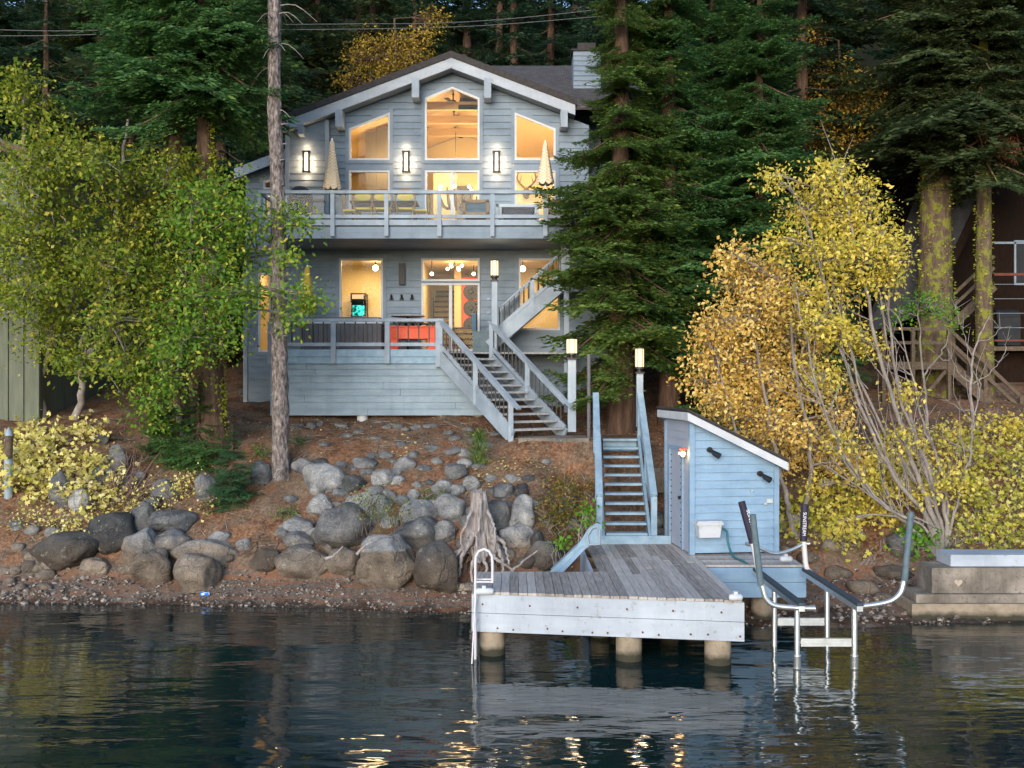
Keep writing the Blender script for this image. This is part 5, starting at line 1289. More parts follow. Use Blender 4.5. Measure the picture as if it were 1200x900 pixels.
mb = MB(); c = Vector((PX(352, 27.9), 27.9, BZ2)); mb.lathe(c, [(.30, .25), (.34, .6), (.36, .75), (.30, .95), (.14, 1.08), (0, 1.1)], 18); build('cover', mb, MAT['navy'], gr)
for k in range(4): a = k * 1.57 + .7; mb = MB(); mb.tube([c + Vector((.25 * math.cos(a), .25 * math.sin(a), .3)), c + Vector((.3 * math.cos(a), .3 * math.sin(a), 0))], .02, 6); build('leg', mb, MAT['black'], gr)
mb = MB(); mb.box(c.x + .36, c.x + .66, 27.7, 28.05, BZ2 + .68, BZ2 + .72); build('side_shelf', mb, MAT['grey'], gr)

tubo = thing('hot_tub', 'grey sided hot tub with a white rim on the lower terrace', 'hot tub', (PX(415, 28.2), 28.2, FL1))
x0, x1 = PX(352, 28.0), PX(447, 28.0); mb = MB()
n = 18
for k in range(n): xa = x0 + (x1 - x0) * k / n; mb.box(xa + .006, xa + (x1 - x0) / n - .006, 27.98, 28.02, FL1 + .06, FL1 + .78)
mb.box(x0, x1, 28.021, 29.2, FL1 + .02, FL1 + .78); build('side_panel', mb, MAT['grey'], tubo)
mb = MB(); mb.box(x0 - .03, x1 + .03, 27.94, 29.23, FL1 + .782, FL1 + .90); build('rim', mb, MAT['white'], tubo)
mb = MB(); mb.box(x0 + .05, x1 - .05, 28.0, 29.15, FL1 + .902, FL1 + .96); build('cover', mb, MAT['grey'], tubo)
ft = thing('game_table', 'bright orange football table with black rods behind the terrace rail', 'game table', (PX(484, 28), 28, FL1))
x0, x1 = PX(458, 27.9), PX(510, 27.9); mb = MB(); mb.box(x0, x1, 27.75, 28.5, FL1 + .36, FL1 + .66); mb.box(x0 - .02, x1 + .02, 27.72, 28.53, FL1 + .661, FL1 + .70); build('box', mb, MAT['orange'], ft)
for X in (x0 + .1, x1 - .1):
    for y in (27.85, 28.4): mb = MB(); mb.box(X - .1, X + .1, y - .06, y + .06, FL1, FL1 + .359); build('leg', mb, MAT['orange'], ft)
for k in range(6):
    X = x0 + .12 + (x1 - x0 - .24) * k / 5; mb = MB(); mb.tube([(X, 27.55, FL1 + .78), (X, 29.3, FL1 + .78)], .013, 6); mb.tube([(X, 27.5, FL1 + .78), (X, 27.62, FL1 + .78)], .03, 8); mb.box(X - .14, X + .14, 27.9, 27.94, FL1 + .74, FL1 + .79); build('rod', mb, MAT['black'], ft)
bt = thing('bistro_table', 'thin round cafe table under the wall hooks on the terrace', 'table', (PX(478, 29), 29, FL1))
c = Vector((PX(478, 28.9), 28.9, FL1)); mb = MB(); mb.lathe(c, [(.48, 1.03), (.48, 1.06)], 24); build('top', mb, MAT['tread'], bt)
mb = MB(); mb.tube([c + Vector((0, 0, .04)), c + Vector((0, 0, 1.03))], .035, 8); mb.lathe(c, [(.25, 0), (.25, .03), (.05, .05)], 16); build('pedestal', mb, MAT['black'], bt)
sb = thing('storage_bench', 'grey-blue storage bench beside the lower glass door', 'bench', (PX(566, 28.6), 28.6, FL1))
mb = MB(); mb.box(PX(554, 28.6), PX(575, 28.6), 28.4, 28.9, FL1, FL1 + .55); build('chest', mb, MAT['sleeve'], sb)
mb = MB(); mb.box(PX(553, 28.6), PX(576, 28.6), 28.37, 28.92, FL1 + .551, FL1 + .59); build('lid', mb, MAT['sleeve'], sb)
mb = MB(); mb.box(PX(553, 28.6), PX(558, 28.6), 28.45, 28.85, FL1 + .6, FL1 + 1.1); build('armrest', mb, MAT['slate'], sb)

# ---------------- neighbours
sh = thing('grey_green_house', 'grey-green board and batten house behind the green tree', 'house', (-13.6, 27.2, 3.9))
mb = MB(); xe = PX(46, 27); mb.box(-24, xe, 27.04, 34, 3.2, 10.2)
build('wall', mb, MAT['greengrey'], sh)
X = xe - .04; mb = MB()
while X > -24: mb.box(X - .03, X + .03, 27.0, 27.038, 3.3, 10.19); X -= .41
build('batten', mb, MAT['greengrey'], sh)
mb = MB(); a, b = P(-60, 138, 26.6), P(48, 186, 26.6); mb.hexa([(a.x - 8, 26.5, a.z + 2.6), (b.x, 26.5, b.z), (b.x, 34.4, b.z), (a.x - 8, 34.4, a.z + 2.6), (a.x - 8, 26.5, a.z + 2.75), (b.x, 26.5, b.z + .15), (b.x, 34.4, b.z + .15), (a.x - 8, 34.4, a.z + 2.75)]); build('roof', mb, MAT['shingle'], sh)
mb = MB(); mb.hexa([(a.x - 8, 26.44, a.z + 2.45), (b.x, 26.44, b.z - .15), (b.x, 26.49, b.z - .15), (a.x - 8, 26.49, a.z + 2.45), (a.x - 8, 26.44, a.z + 2.72), (b.x, 26.44, b.z + .12), (b.x, 26.49, b.z + .12), (a.x - 8, 26.49, a.z + 2.72)]); build('rake_board', mb, MAT['brownrail'], sh)

cb = thing('dark_cabin', 'dark brown cabin with a steep charcoal roof and raised decks among the trees', 'cabin', (15, 33, 5))
Yc = 33.0
def cx(px, d=Yc): return PX(px, d)
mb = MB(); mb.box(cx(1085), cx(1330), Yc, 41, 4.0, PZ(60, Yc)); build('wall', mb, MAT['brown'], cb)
r0, r1, r2, r3 = P(1020, 390, 32.2), P(1120, 372, 32.2), P(1165, 225, 32.2), P(1145, 215, 32.2)
mb = MB(); mb.prism([P(1010, 392, 32.5), P(1085, 368, 31.5), P(1150, 230, 31.5), P(1175, 120, 31.5), P(1105, 150, 33.5)], (.08, .12, .1)); build('roof', mb, MAT['darkroof'], cb)
mb = MB(); mb.beam(P(1086, 370, 31.45), P(1152, 230, 31.45), .06, .22); build('rake_board', mb, MAT['brown'], cb)
mb = MB(); frame_poly(mb, rect(cx(1190), cx(1250), PZ(332, Yc), PZ(284, Yc)), .06, Yc - .05, Yc - .01); wn = build('window', mb, MAT['trim'], cb)
mb = MB(); mb.box(cx(1190), cx(1250), Yc - .02, Yc - .005, PZ(332, Yc), PZ(284, Yc)); build('pane', mb, MAT['black'], wn)
mb = MB(); mb.box(cx(1162), cx(1185), Yc - .03, Yc - .005, PZ(400, Yc), PZ(285, Yc)); build('door', mb, MAT['brown'], cb)
mb = MB(); mb.box(cx(1160), cx(1230), Yc - .05, Yc - .01, PZ(286, Yc), PZ(283.5, Yc)); build('door_head', mb, MAT['trim'], cb)
Yk = 31.0
mb = MB(); mb.box(PX(1162, Yk), 26, Yk, Yc, PZ(409, Yk), PZ(406, Yk)); mb.box(PX(1162, Yk), 26, Yk - .04, Yk - .003, PZ(411, Yk), PZ(406, Yk)); dk = build('deck', mb, MAT['brownrail'], cb)
mb = MB(); mb.box(PX(1162, Yk), 26, Yk, Yk + .1, PZ(323, Yk), PZ(320, Yk)); mb.box(PX(1162, Yk), 26, Yk + .02, Yk + .06, PZ(400, Yk), PZ(398, Yk)); build('top_rail', mb, MAT['redpost'], dk)
for k in range(4): py = 333 + k * 17; mb = MB(); mb.tube([(PX(1162, Yk), Yk + .03, PZ(py, Yk)), (26, Yk + .03, PZ(py, Yk))], .008, 5); build('cable', mb, MAT['alu'], dk)
mb = MB(); mb.box(PX(1062, 31.7), 26, 31.7, 32.98, 2.8, PZ(412, Yk)); build('under_deck_shade', mb, MAT['brown'], cb)  # dark panel added for the shade under the deck, hides the bank
mb = MB(); mb.box(PX(1162, Yk), 26, Yk + .02, Yk + .3, PZ(478, Yk), PZ(462, Yk)); build('beam', mb, MAT['brownrail'], cb)
for px in (1166, 1183, 1230): mb = MB(); X = PX(px, Yk); mb.box(X - .08, X + .08, Yk + .05, Yk + .21, 2.9, PZ(478.5, Yk)); build('support_post', mb, MAT['redpost'], cb)
mb = MB(); X = PX(1163, Yk); mb.box(X - .05, X + .05, Yk, Yk + .1, PZ(406, Yk), PZ(230, Yk)); build('deck_post', mb, MAT['brown'], cb)
gl2 = thing('deck_grill', 'dark barbecue grill on the deck of the brown cabin', 'grill', P(1178, 405, 31.6))
c = P(1178, 405, 31.6); mb = MB(); mb.box(c.x - .35, c.x + .35, c.y - .25, c.y + .25, c.z, c.z + .85); build('cabinet', mb, MAT['black'], gl2)
mb = MB(); mb.tube([c + Vector((-.36, 0, .9)), c + Vector((.36, 0, .9))], .22, 14); build('lid', mb, MAT['black'], gl2)
cst = thing('timber_stairs', 'weathered brown timber stairs with a landing below the dark cabin', 'stairs', P(1110, 520, 29.5))
Ys = 29.5
a, b = P(1112, 424, Ys), P(1240, 545, Ys)
lm = P(1035, 424, Ys)
for y in (Ys, Ys + 1.1):
    o = Vector((0, y - Ys, 0))
    mb = MB(); mb.beam(a + o + UZ * -.1, b + o + UZ * -.1, .06, .30); build('stringer', mb, MAT['brownrail'], cst)
    for h in (.95, .6): mb = MB(); mb.beam(a + o + UZ * h, b + o + UZ * h, .05, .10); build('handrail', mb, MAT['brownrail'], cst)
    for f in (0.0, .33, .66): c = a + (b - a) * f + o; mb = MB(); mb.box(c.x - .05, c.x + .05, c.y - .05, c.y + .05, ground(c.x, c.y) - .2 if f > 0 else ground(c.x, c.y) - .2, c.z + 1.0); build('post', mb, MAT['brownrail'], cst)
for k in range(15): c = a + (b - a) * ((k + .5) / 15); mb = MB(); mb.box(c.x - .14, c.x + .14, Ys + .05, Ys + 1.05, c.z - .03, c.z + .02); build('tread', mb, MAT['brownrail'], cst)
mb = MB(); mb.box(lm.x, a.x, Ys - .02, Ys + 1.2, a.z - .22, a.z); build('landing', mb, MAT['brownrail'], cst)
mb = MB()
for h in (.95, .55): mb.beam(lm + UZ * h, a + UZ * h, .05, .09)
build('landing_rail', mb, MAT['brownrail'], cst)
for f in (0, .45): c = lm + (a - lm) * f; mb = MB(); mb.box(c.x - .05, c.x + .05, Ys - .05, Ys + .05, ground(c.x, Ys) - .2, a.z + 1.0); build('post', mb, MAT['brownrail'], cst)
mb = MB(); mb.beam(P(1112, 430, Ys + .06), P(1078, 470, Ys + .06), .05, .1); mb.beam(P(1100, 505, Ys + .06), P(1180, 470, Ys + .06), .05, .12); mb.beam(P(1060, 490, Ys + .06), P(1112, 488, Ys + .06), .05, .1); build('brace', mb, MAT['brownrail'], cst)
a2, b2 = P(1085, 410, 31), P(1165, 335, 31)   # second flight up to the deck
for h in (0, .55, .9): mb = MB(); mb.beam(a2 + UZ * h, b2 + UZ * h, .06, .26 if h == 0 else .09); build('stringer' if h == 0 else 'handrail', mb, MAT['brownrail'], cst)

# power lines far behind
for i, (x0, x1, ya, yb2) in enumerate([(-700, 100, 33, 36), (-700, 100, 42, 42)]):
    pass
def wire(pts, d, label):
    mb = MB(); mb.tube(smooth_path([P(x, y, d) for x, y in pts], 4), .013, 5); tag(build('power_line', mb, MAT['grey'], None, P(*pts[0], d)), label, 'power line', 'power lines above the roofs')
wire([(-120, 31), (0, 35), (92, 36), (250, 30), (420, 28), (520, 27), (630, 19), (760, 4)], 37, 'upper thin power line crossing behind the treetops above the roof')
wire([(-120, 40), (0, 42), (92, 41), (250, 36), (420, 34), (520, 32), (610, 27), (760, 14)], 37, 'lower thin power line crossing behind the treetops above the roof')
# ------------------------------------------------------------------ vegetation
def nrm(a): return a / np.maximum(np.linalg.norm(a, axis=-1, keepdims=True), 1e-9)
def kites(p, d, n, L, W, fold=.0, wide=.45):
    d = nrm(d); s = nrm(np.cross(d, n)); n2 = np.cross(s, d)
    L = L[:, None]; W = W[:, None]
    m = p + d * L * wide + n2 * W * fold
    return np.stack([p, m + s * W * .5, p + d * L, m - s * W * .5], 1)

PALM = [(180, .10), (-140, .36), (-98, .52), (-72, .33), (-42, .60), (-18, .38), (0, .74), (18, .38), (42, .60), (72, .33), (98, .52), (140, .36)]
def palms(p, d, n, L, W):
    """broad lobed leaves, a little cupped"""
    d = nrm(d); s = nrm(np.cross(d, n)); n2 = np.cross(s, d); out = []
    c = p + d * L[:, None] * .4
    for a, r_ in PALM:
        a = math.radians(a); cup = r_ * r_ * (.25 + .25 * abs(math.sin(a)))
        out.append(c + d * (L * .75 * r_ * math.cos(a))[:, None] + s * (W * .85 * r_ * math.sin(a))[:, None] - n2 * (L * cup * .5)[:, None])
    return np.stack(out, 1)

def spray(Lb, rg, step=.082, kl=.165, kw=.058, droop=.16, tip=.12):
    """one flat fir bough along +x: side twigs carrying short needle tufts"""
    ps, ds, Ls, Ws = [], [], [], []
    def axis(t): return np.array([t * Lb, 0, -droop * Lb * math.sin(t * 2.2) + tip * Lb * t * t])
    t = .10
    while t < 1:
        p0 = axis(t)
        for s in (-1, 1):
            if rg.random() < .07: continue
            l = Lb * .46 * (1 - t) ** .75 * min(1, t * 3.2 + .25) * rg.uniform(.65, 1.15) + .06
            ang = R(rg.uniform(42, 66)); dr = np.array([math.cos(ang), s * math.sin(ang), rg.uniform(-.16, .06)])
            k = 0.03
            while k < l:
                q = p0 + dr * k + np.array([0, 0, -.35 * k * k])
                for a in (-1, 1):
                    b = R(rg.uniform(25, 55)) * a
                    dd = np.array([dr[0] * math.cos(b) - dr[1] * math.sin(b), dr[0] * math.sin(b) + dr[1] * math.cos(b), dr[2] + rg.uniform(-.15, .3)])
                    ps.append(q + rg.normal(0, .012, 3)); ds.append(dd); Ls.append(kl * rg.uniform(.6, 1.15) * (1 - .3 * k / max(l, .1))); Ws.append(kw * rg.uniform(.7, 1.2))
                k += step * rg.uniform(.8, 1.25)
            ps.append(p0 + dr * l * .96 + np.array([0, 0, -.35 * l * l])); ds.append(dr + [0, 0, .1]); Ls.append(kl); Ws.append(kw)
        t += step / Lb * rg.uniform(.85, 1.2)
    ps.append(axis(.96)); ds.append([1, 0, .2]); Ls.append(kl * 1.3); Ws.append(kw)
    ps, ds, Ls, Ws = map(np.array, (ps, ds, Ls, Ws))
    ns = np.array([0, 0, 1.0]) + rg.normal(0, .45, ps.shape)
    return kites(ps, ds, ns, Ls, Ws, .12).reshape(-1, 3)

rgS = np.random.default_rng(11)
SPR = [spray(2.2, rgS) for _ in range(6)]
SPRF = [spray(2.6, rgS, .19, .34, .13) for _ in range(5)]     # coarser boughs for far trees

def conifer_parts(base, height, cb, rad, nb, tr, seed, sprays, slen, lean=(0, 0), keep=None, front=0, fz=(0, 1), short=None):
    """trunk tube + bough cloud; cb = height of the lowest boughs, rad(f) = bough length at crown fraction f"""
    rg = np.random.default_rng(seed); base = np.array(base)
    def ax(z): return base + np.array([lean[0] * z, lean[1] * z, z])
    tk = MB(); nseg = 14
    tk.tube([Vector(ax(height * i / nseg - (.3 if i == 0 else 0))) + Vector((.02 * math.sin(i * 2.1), .02 * math.cos(i * 1.7), 0)) for i in range(nseg + 1)],
            [tr * (1.25 if i == 0 else 1 - .93 * i / nseg) for i in range(nseg + 1)], 14)
    out = []; wood = []; i = 0
    zs = cb + (height - cb) * np.sort(rg.random(nb)) ** 1.0
    jobs = [(z, rg.uniform(0, 2 * math.pi), 1.0) for z in zs]
    jobs += [(cb + (height - cb) * rg.uniform(*fz), rg.normal(-1.57, .75), rg.uniform(.5, .85)) for _ in range(front)]   # fuller on the open, lake side
    for z, az, sc_l in jobs:
        f = (z - cb) / (height - cb); L = rad(f) * rg.uniform(.7, 1.12) * sc_l
        if keep and not keep(z, az): continue
        if short: L *= short(z, az)
        s = L / slen; b = sprays[rg.integers(len(sprays))] * np.array([s, s * rg.uniform(.9, 1.3), s])
        pit = R(rg.uniform(-32, -4) + 30 * f * f); roll = R(rg.uniform(-16, 16))
        cr, sr = math.cos(roll), math.sin(roll); b = b @ np.array([[1, 0, 0], [0, cr, -sr], [0, sr, cr]]).T
        cp, sp = math.cos(pit), math.sin(pit); b = b @ np.array([[cp, 0, -sp], [0, 1, 0], [sp, 0, cp]]).T
        ca, sa = math.cos(az), math.sin(az); M3 = np.array([[ca, -sa, 0], [sa, ca, 0], [0, 0, 1]])
        b = b @ M3.T + ax(z); out.append(b)
        e = M3 @ np.array([cp * L * .75, 0, sp * L * .75 - .13 * L])
        wood.append((ax(z), ax(z) + e * .5 + np.array([0, 0, -.02]), ax(z) + e, .012 + .012 * L))
    for a, m, e, r in wood: tk.tube([Vector(a), Vector(m), Vector(e)], [r, r * .7, r * .25], 5)
    return tk, np.concatenate(out)

def needles(name, dark, mid, light):
    return leafmat(name, [(0, dark), (.45, mid), (.85, mid), (1, light)], .42, .6, clump=[(0, mid), (.5, mid), (1, light)], spec=.2)
MAT['fir'] = needles('fir_needles', (.042, .105, .04), (.088, .20, .064), (.19, .32, .075))
MAT['fir2'] = needles('fir_needles_yellowish', (.055, .11, .028), (.112, .195, .045), (.23, .30, .06))
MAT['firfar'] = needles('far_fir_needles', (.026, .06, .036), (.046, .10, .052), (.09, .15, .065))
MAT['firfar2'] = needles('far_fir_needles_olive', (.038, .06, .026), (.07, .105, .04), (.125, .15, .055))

def fir(name, label, px, py, d, height, cb, rmax, nb, tr, seed, mat, bark='bark', rad=None, keep=None, lean=(0, 0), group=None, cat='fir tree', front=70, short=None):
    X = PX(px, d); z = ground(X, d); b = (X, d, z)
    rad = rad or (lambda f: rmax * (1 - f) ** .7 * min(1, .6 + f * 4) + .25)
    tk, fo = conifer_parts(b, height, cb, rad, nb, tr, seed, SPR, 2.2, lean, keep, front, (0, .62), short)
    o = thing(name, label, cat, b, group)
    build('trunk', tk, MAT[bark], o); build_np('crown', fo, mat, o)
    return o

fir('fir_tree', 'tall fir with a thick furrowed trunk and boughs hanging in front of the house corner', 728, 480, 26.2, 19, 1.3, 2.2, 330, .34, 21, MAT['fir2'],
    rad=lambda f: 2.35 * (1 - f) ** .6 * min(1, .75 + f * 3) + .2, keep=lambda z, a: (z > 2.6 or math.cos(a - 2.9) > .2) , short=lambda z, a: (.55 if z > 8.3 else .85 if z > 6.6 else 1) if math.cos(a) < -.1 else 1)
fir('fir_tree', 'tall fir between the house corner fir and the layered bright green fir', 784, 480, 27.2, 20, 1.8, 2.0, 300, .27, 22, MAT['fir'])
fir('fir_tree', 'bright green fir with tiered boughs behind the yellow tree', 890, 470, 28.0, 17, .9, 2.5, 330, .20, 23, MAT['fir'],
    rad=lambda f: 2.75 * (1 - f) ** .75 + .15)
fir('fir_tree', 'slim fir filling the gap behind the two tallest fir trunks', 835, 470, 30, 18, 1.2, 2.1, 240, .2, 24, MAT['fir'])
fir('fir_tree', 'big twin fir with moss along its trunk in front of the green tree', 250, 525, 24.2, 16, 8.6, 2.2, 170, .33, 25, MAT['fir'], lean=(-.028, 0), front=40, rad=lambda f: 2.3 * (1 - f) ** .5 + .2)
fir('fir_tree', 'big twin fir standing behind the mossy one beside the green tree', 207, 505, 25.4, 17, 8.4, 2.6, 170, .29, 26, MAT['fir'], rad=lambda f: 2.6 * (1 - f) ** .5 + .2)

# bare grey pole of a pine in front of the house
PD_ = hit(328, 554).y; X = PX(328, PD_); z = ground(X, PD_)
pn = thing('pine_tree', 'tall bare grey pine trunk rising in front of the left house corner', 'pine tree', (X, PD_, z))
mb = MB(); hgt = 15.5
mb.tube([(X - .12 * (i / 12) * 1.3 + .03 * math.sin(i), PD_, z - .2 + hgt * i / 12) for i in range(13)], [.26 if i == 0 else .20 - .075 * i / 12 for i in range(13)], 16)
n_, m_ = 26, 150; vs = []; fs = []
for i in range(m_ + 1):
    t = i / m_; cxp = X - .156 * t + .025 * math.sin(t * 7) + .015 * math.sin(t * 19); rr = (.185 - .07 * t) * (1 + .35 * max(0, 1 - t * 22))
    for k in range(n_):
        a = 2 * math.pi * k / n_; q = Vector((math.cos(a) * 1.6, math.sin(a) * 1.6, t * hgt * 1.1))
        pl = noise.noise(q * 1.6); pl = .016 * (1 if pl > .05 else -.2) + .016 * noise.noise(q * 3.1) + .012 * noise.noise(Vector((q.x * 5, q.y * 5, q.z * 4)))
        rk = rr + pl + .03 * max(0, noise.noise(Vector((a, t * 31, 4))) - .35)
        vs.append((cxp + rk * math.cos(a), PD_ + rk * math.sin(a), z - .2 + hgt * t))
for i in range(m_):
    for k in range(n_): k2 = (k + 1) % n_; fs.append((i * n_ + k, i * n_ + k2, (i + 1) * n_ + k2, (i + 1) * n_ + k))
mb = MB(); mb.add(vs, fs, True)
build('trunk', mb, MAT['barkgrey'], pn)
mb = MB(); rg = np.random.default_rng(15)
for k in range(22):
    h = rg.uniform(1.2, 9); a = rg.uniform(-3.1, 0); d = Vector((math.cos(a), math.sin(a), rg.uniform(-.1, .3))); p0 = Vector((X - .156 * h / hgt, PD_, z + h)) + d * .13; mb.tube([p0, p0 + d * rg.uniform(.08, .2)], [.022, .012], 6)
build('branch_stubs', mb, MAT['limb'], pn)
mb = MB(); rg = np.random.default_rng(5)
for k in range(26):
    h = rg.uniform(8.2, 14); a = rg.uniform(0, 6.28); l = rg.uniform(.4, 1.1); p0 = Vector((X - .13, PD_, z + h)); d = Vector((math.cos(a), math.sin(a), -.1))
    mb.tube(smooth_path([p0, p0 + d * l * .5 + Vector((0, 0, .05)), p0 + d * l + Vector((0, 0, -.3 * l))], 3), [.018, .016, .013, .011, .009, .006, .004], 5)
build('dead_branches', mb, MAT['twig'], pn)
_t, fo = conifer_parts((X - .13, PD_, z + 13), 6, .3, lambda f: 1.6 * (1 - f) ** .6 + .2, 60, .02, 55, SPR, 2.2); build_np('crown', fo, MAT['fir'], pn)

# mossy giants by the brown cabin
for (px, d, tr, cb, sd, lab, rm) in [(1096, 31, .58, 7.6, 31, 'massive moss streaked conifer trunk between the yellow tree and the brown cabin', 3.2), (1153, 30, .27, 7.0, 32, 'slimmer moss covered conifer trunk in front of the brown cabin', 2.6)]:
    X = PX(px, d); z = ground(X, d)
    tk, fo = conifer_parts((X, d, z), 22, cb, (lambda rm: lambda f: rm * (1 - f) ** .5 + .3)(rm), 150, tr, sd, SPR, 2.2, front=60, fz=(0, .5))
    o = thing('mossy_conifer', lab, 'conifer', (X, d, z)); build('trunk', tk, MAT['mossbark'], o); build_np('crown', fo, MAT['firfar2'], o)
    rg = np.random.default_rng(sd); n = 2600 if tr > .4 else 1500
    h = rg.uniform(.5, cb + 1.2, n); a = rg.uniform(0, 6.28, n); m = np.array([noise.noise((math.cos(q) * 2.2, math.sin(q) * 2.2, w * .9 + sd)) for q, w in zip(a, h)]) > .02
    h, a = h[m], a[m]; r = tr * (1 - .93 * h / 22) + .015
    p = np.stack([X + r * np.cos(a), d + r * np.sin(a), z + h], 1); nn = np.stack([np.cos(a), np.sin(a), 0 * a], 1)
    build_np('moss', kites(p, rg.normal(0, 1, p.shape) + nn * .9, nn + rg.normal(0, .4, p.shape), rg.uniform(.05, .11, len(p)), rg.uniform(.03, .06, len(p))), MAT['moss'], o)
# moss on the left twin fir
o = [q for q in bpy.data.objects if q.get('label', '').startswith('big twin fir with moss')][0]
rg = np.random.default_rng(77); n = 2200; h = rg.uniform(.4, 8.2, n); a = rg.normal(-.35, .35, n)
m = np.array([noise.noise((q * 3, 1.7, w * 1.3)) for q, w in zip(a, h)]) > -.08; h, a = h[m], a[m]
r = .33 * (1 - .93 * h / 16) + .015; bx, by, bz = o.location
p = np.stack([bx - .028 * h + r * np.cos(a), by + r * np.sin(a), bz + h], 1); nn = np.stack([np.cos(a), np.sin(a), 0 * a], 1)
build_np('moss', kites(p, rg.normal(0, 1, p.shape) + nn * .9, nn + rg.normal(0, .4, p.shape), rg.uniform(.05, .10, len(p)), rg.uniform(.03, .055, len(p))), MAT['moss'], o)
# dead rusty bough at the right edge
pb = P(1183, 150, 29.6)

# ---------------- forest on the hillside (copies of three kinds)
protos = []
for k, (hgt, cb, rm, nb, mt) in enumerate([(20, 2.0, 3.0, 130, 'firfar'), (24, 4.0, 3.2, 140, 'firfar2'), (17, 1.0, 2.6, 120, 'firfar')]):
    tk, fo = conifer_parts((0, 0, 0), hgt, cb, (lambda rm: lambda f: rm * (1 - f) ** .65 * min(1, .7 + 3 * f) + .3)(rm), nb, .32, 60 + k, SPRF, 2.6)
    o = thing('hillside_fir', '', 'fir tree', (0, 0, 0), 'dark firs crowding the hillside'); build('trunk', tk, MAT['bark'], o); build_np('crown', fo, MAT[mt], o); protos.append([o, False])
spots = []
for (d, n_, j) in [(39, 10, 1.2), (45, 11, 1.5), (52, 13, 2), (61, 18, 2.5), (72, 20, 3), (86, 22, 3)]:
    for i in range(n_):
        X = ((i + .5) / n_ - .5) * d * 1.32 + random.uniform(-j, j); Y = d + random.uniform(-2.2, 2.2)
        if d < 50 and wx(270) * 1.15 < X < wx(740) * 1.12 and Y < 45.5: continue
        if d < 42 and X > 12.5: continue
        if d < 40 and X < -12: continue
        spots.append((X, Y))
spots += [(-9.5, 33.5), (-12.3, 36.5), (6.5, 35), (8.8, 37), (11.0, 36.5), (-8.6, 37.5), (17.5, 43.5), (20.5, 38), (9.2, 32.5)]
for i, (X, Y) in enumerate(spots):
    pr = protos[i % 3]; sc_ = random.uniform(.85, 1.25); a = random.uniform(0, 6.28)
    px = 600 + X / Y * F
    lab = ('dark fir on the hillside behind the grey-green house and green tree' if px < 300 else 'dark fir on the hillside above the lake house roof' if px < 690 else
           'dark fir on the hillside behind the tall near firs' if px < 960 else 'dark fir on the hillside above the brown cabin')
    grp = ('firs behind the green tree' if px < 300 else 'firs above the lake house roof' if px < 690 else 'firs behind the tall near firs' if px < 960 else 'firs above the brown cabin')
    loc = (X, Y, ground(X, Y) - .2)
    if not pr[1]:
        o = pr[0]; o.location = loc; o.rotation_euler = (0, 0, a); o.scale = (sc_,) * 3; pr[1] = True; o['label'] = lab; o['group'] = grp
    else: dup(pr[0], loc, a, sc_, lab, grp)

# ---------------- broadleaf trees
def leafcloud(clumps, per, rg, L, W, sub=14, spread=.26, flat=.75, fold=.1, droopy=.25, shell=.5, palm=False):
    """clumps: (x,y,z,rx,rz); leaves gathered in tufts spread through each clump"""
    P_, D_, N_, LL, tufts = [], [], [], [], []
    for (x, y, z, rx, rz) in clumps:
        n = max(6, int(sub * (rx * rx * rz) ** .55 * 6))
        u = nrm(rg.normal(0, 1, (n, 3))) * (rg.random((n, 1)) ** shell)
        c = np.array([x, y, z]) + u * np.array([rx, rx * .9, rz])
        tufts.append(c)
        for q in c:
            m = int(per * rg.uniform(.4, 1.5)); o = rg.normal(0, 1, (m, 3)) * np.array([spread, spread, spread * flat])
            tn = rg.normal(0, .6, 3) + np.array([0, -.3, .7]); ts = rg.uniform(.72, 1.15)
            P_.append(q + o); dd = nrm(rg.normal(0, 1, (m, 3)) + o / spread * .5) + np.array([0, 0, -droopy]); D_.append(dd)
            N_.append(rg.normal(0, .45, (m, 3)) + tn); LL.append(rg.uniform(.5, 1.25, m) * ts)
    P_, D_, N_, LL = np.concatenate(P_), np.concatenate(D_), np.concatenate(N_), np.concatenate(LL)
    if palm: return palms(P_, D_, N_, LL * L, LL * W).reshape(-1, 3), np.concatenate(tufts)
    return kites(P_, D_, N_, LL * L, LL * W, fold).reshape(-1, 3), np.concatenate(tufts)

def limb(mb, pts, r0, r1, n=8, k=5, wob=.0, rg=None):
    sp = smooth_path([Vector(p) for p in pts], k)
    if wob: sp = [p + Vector((rg.normal(0, wob), rg.normal(0, wob), rg.normal(0, wob * .5))) if 0 < i < len(sp) - 1 else p for i, p in enumerate(sp)]
    mb.tube(sp, [r0 + (r1 - r0) * i / (len(sp) - 1) for i in range(len(sp))], n)
    return sp

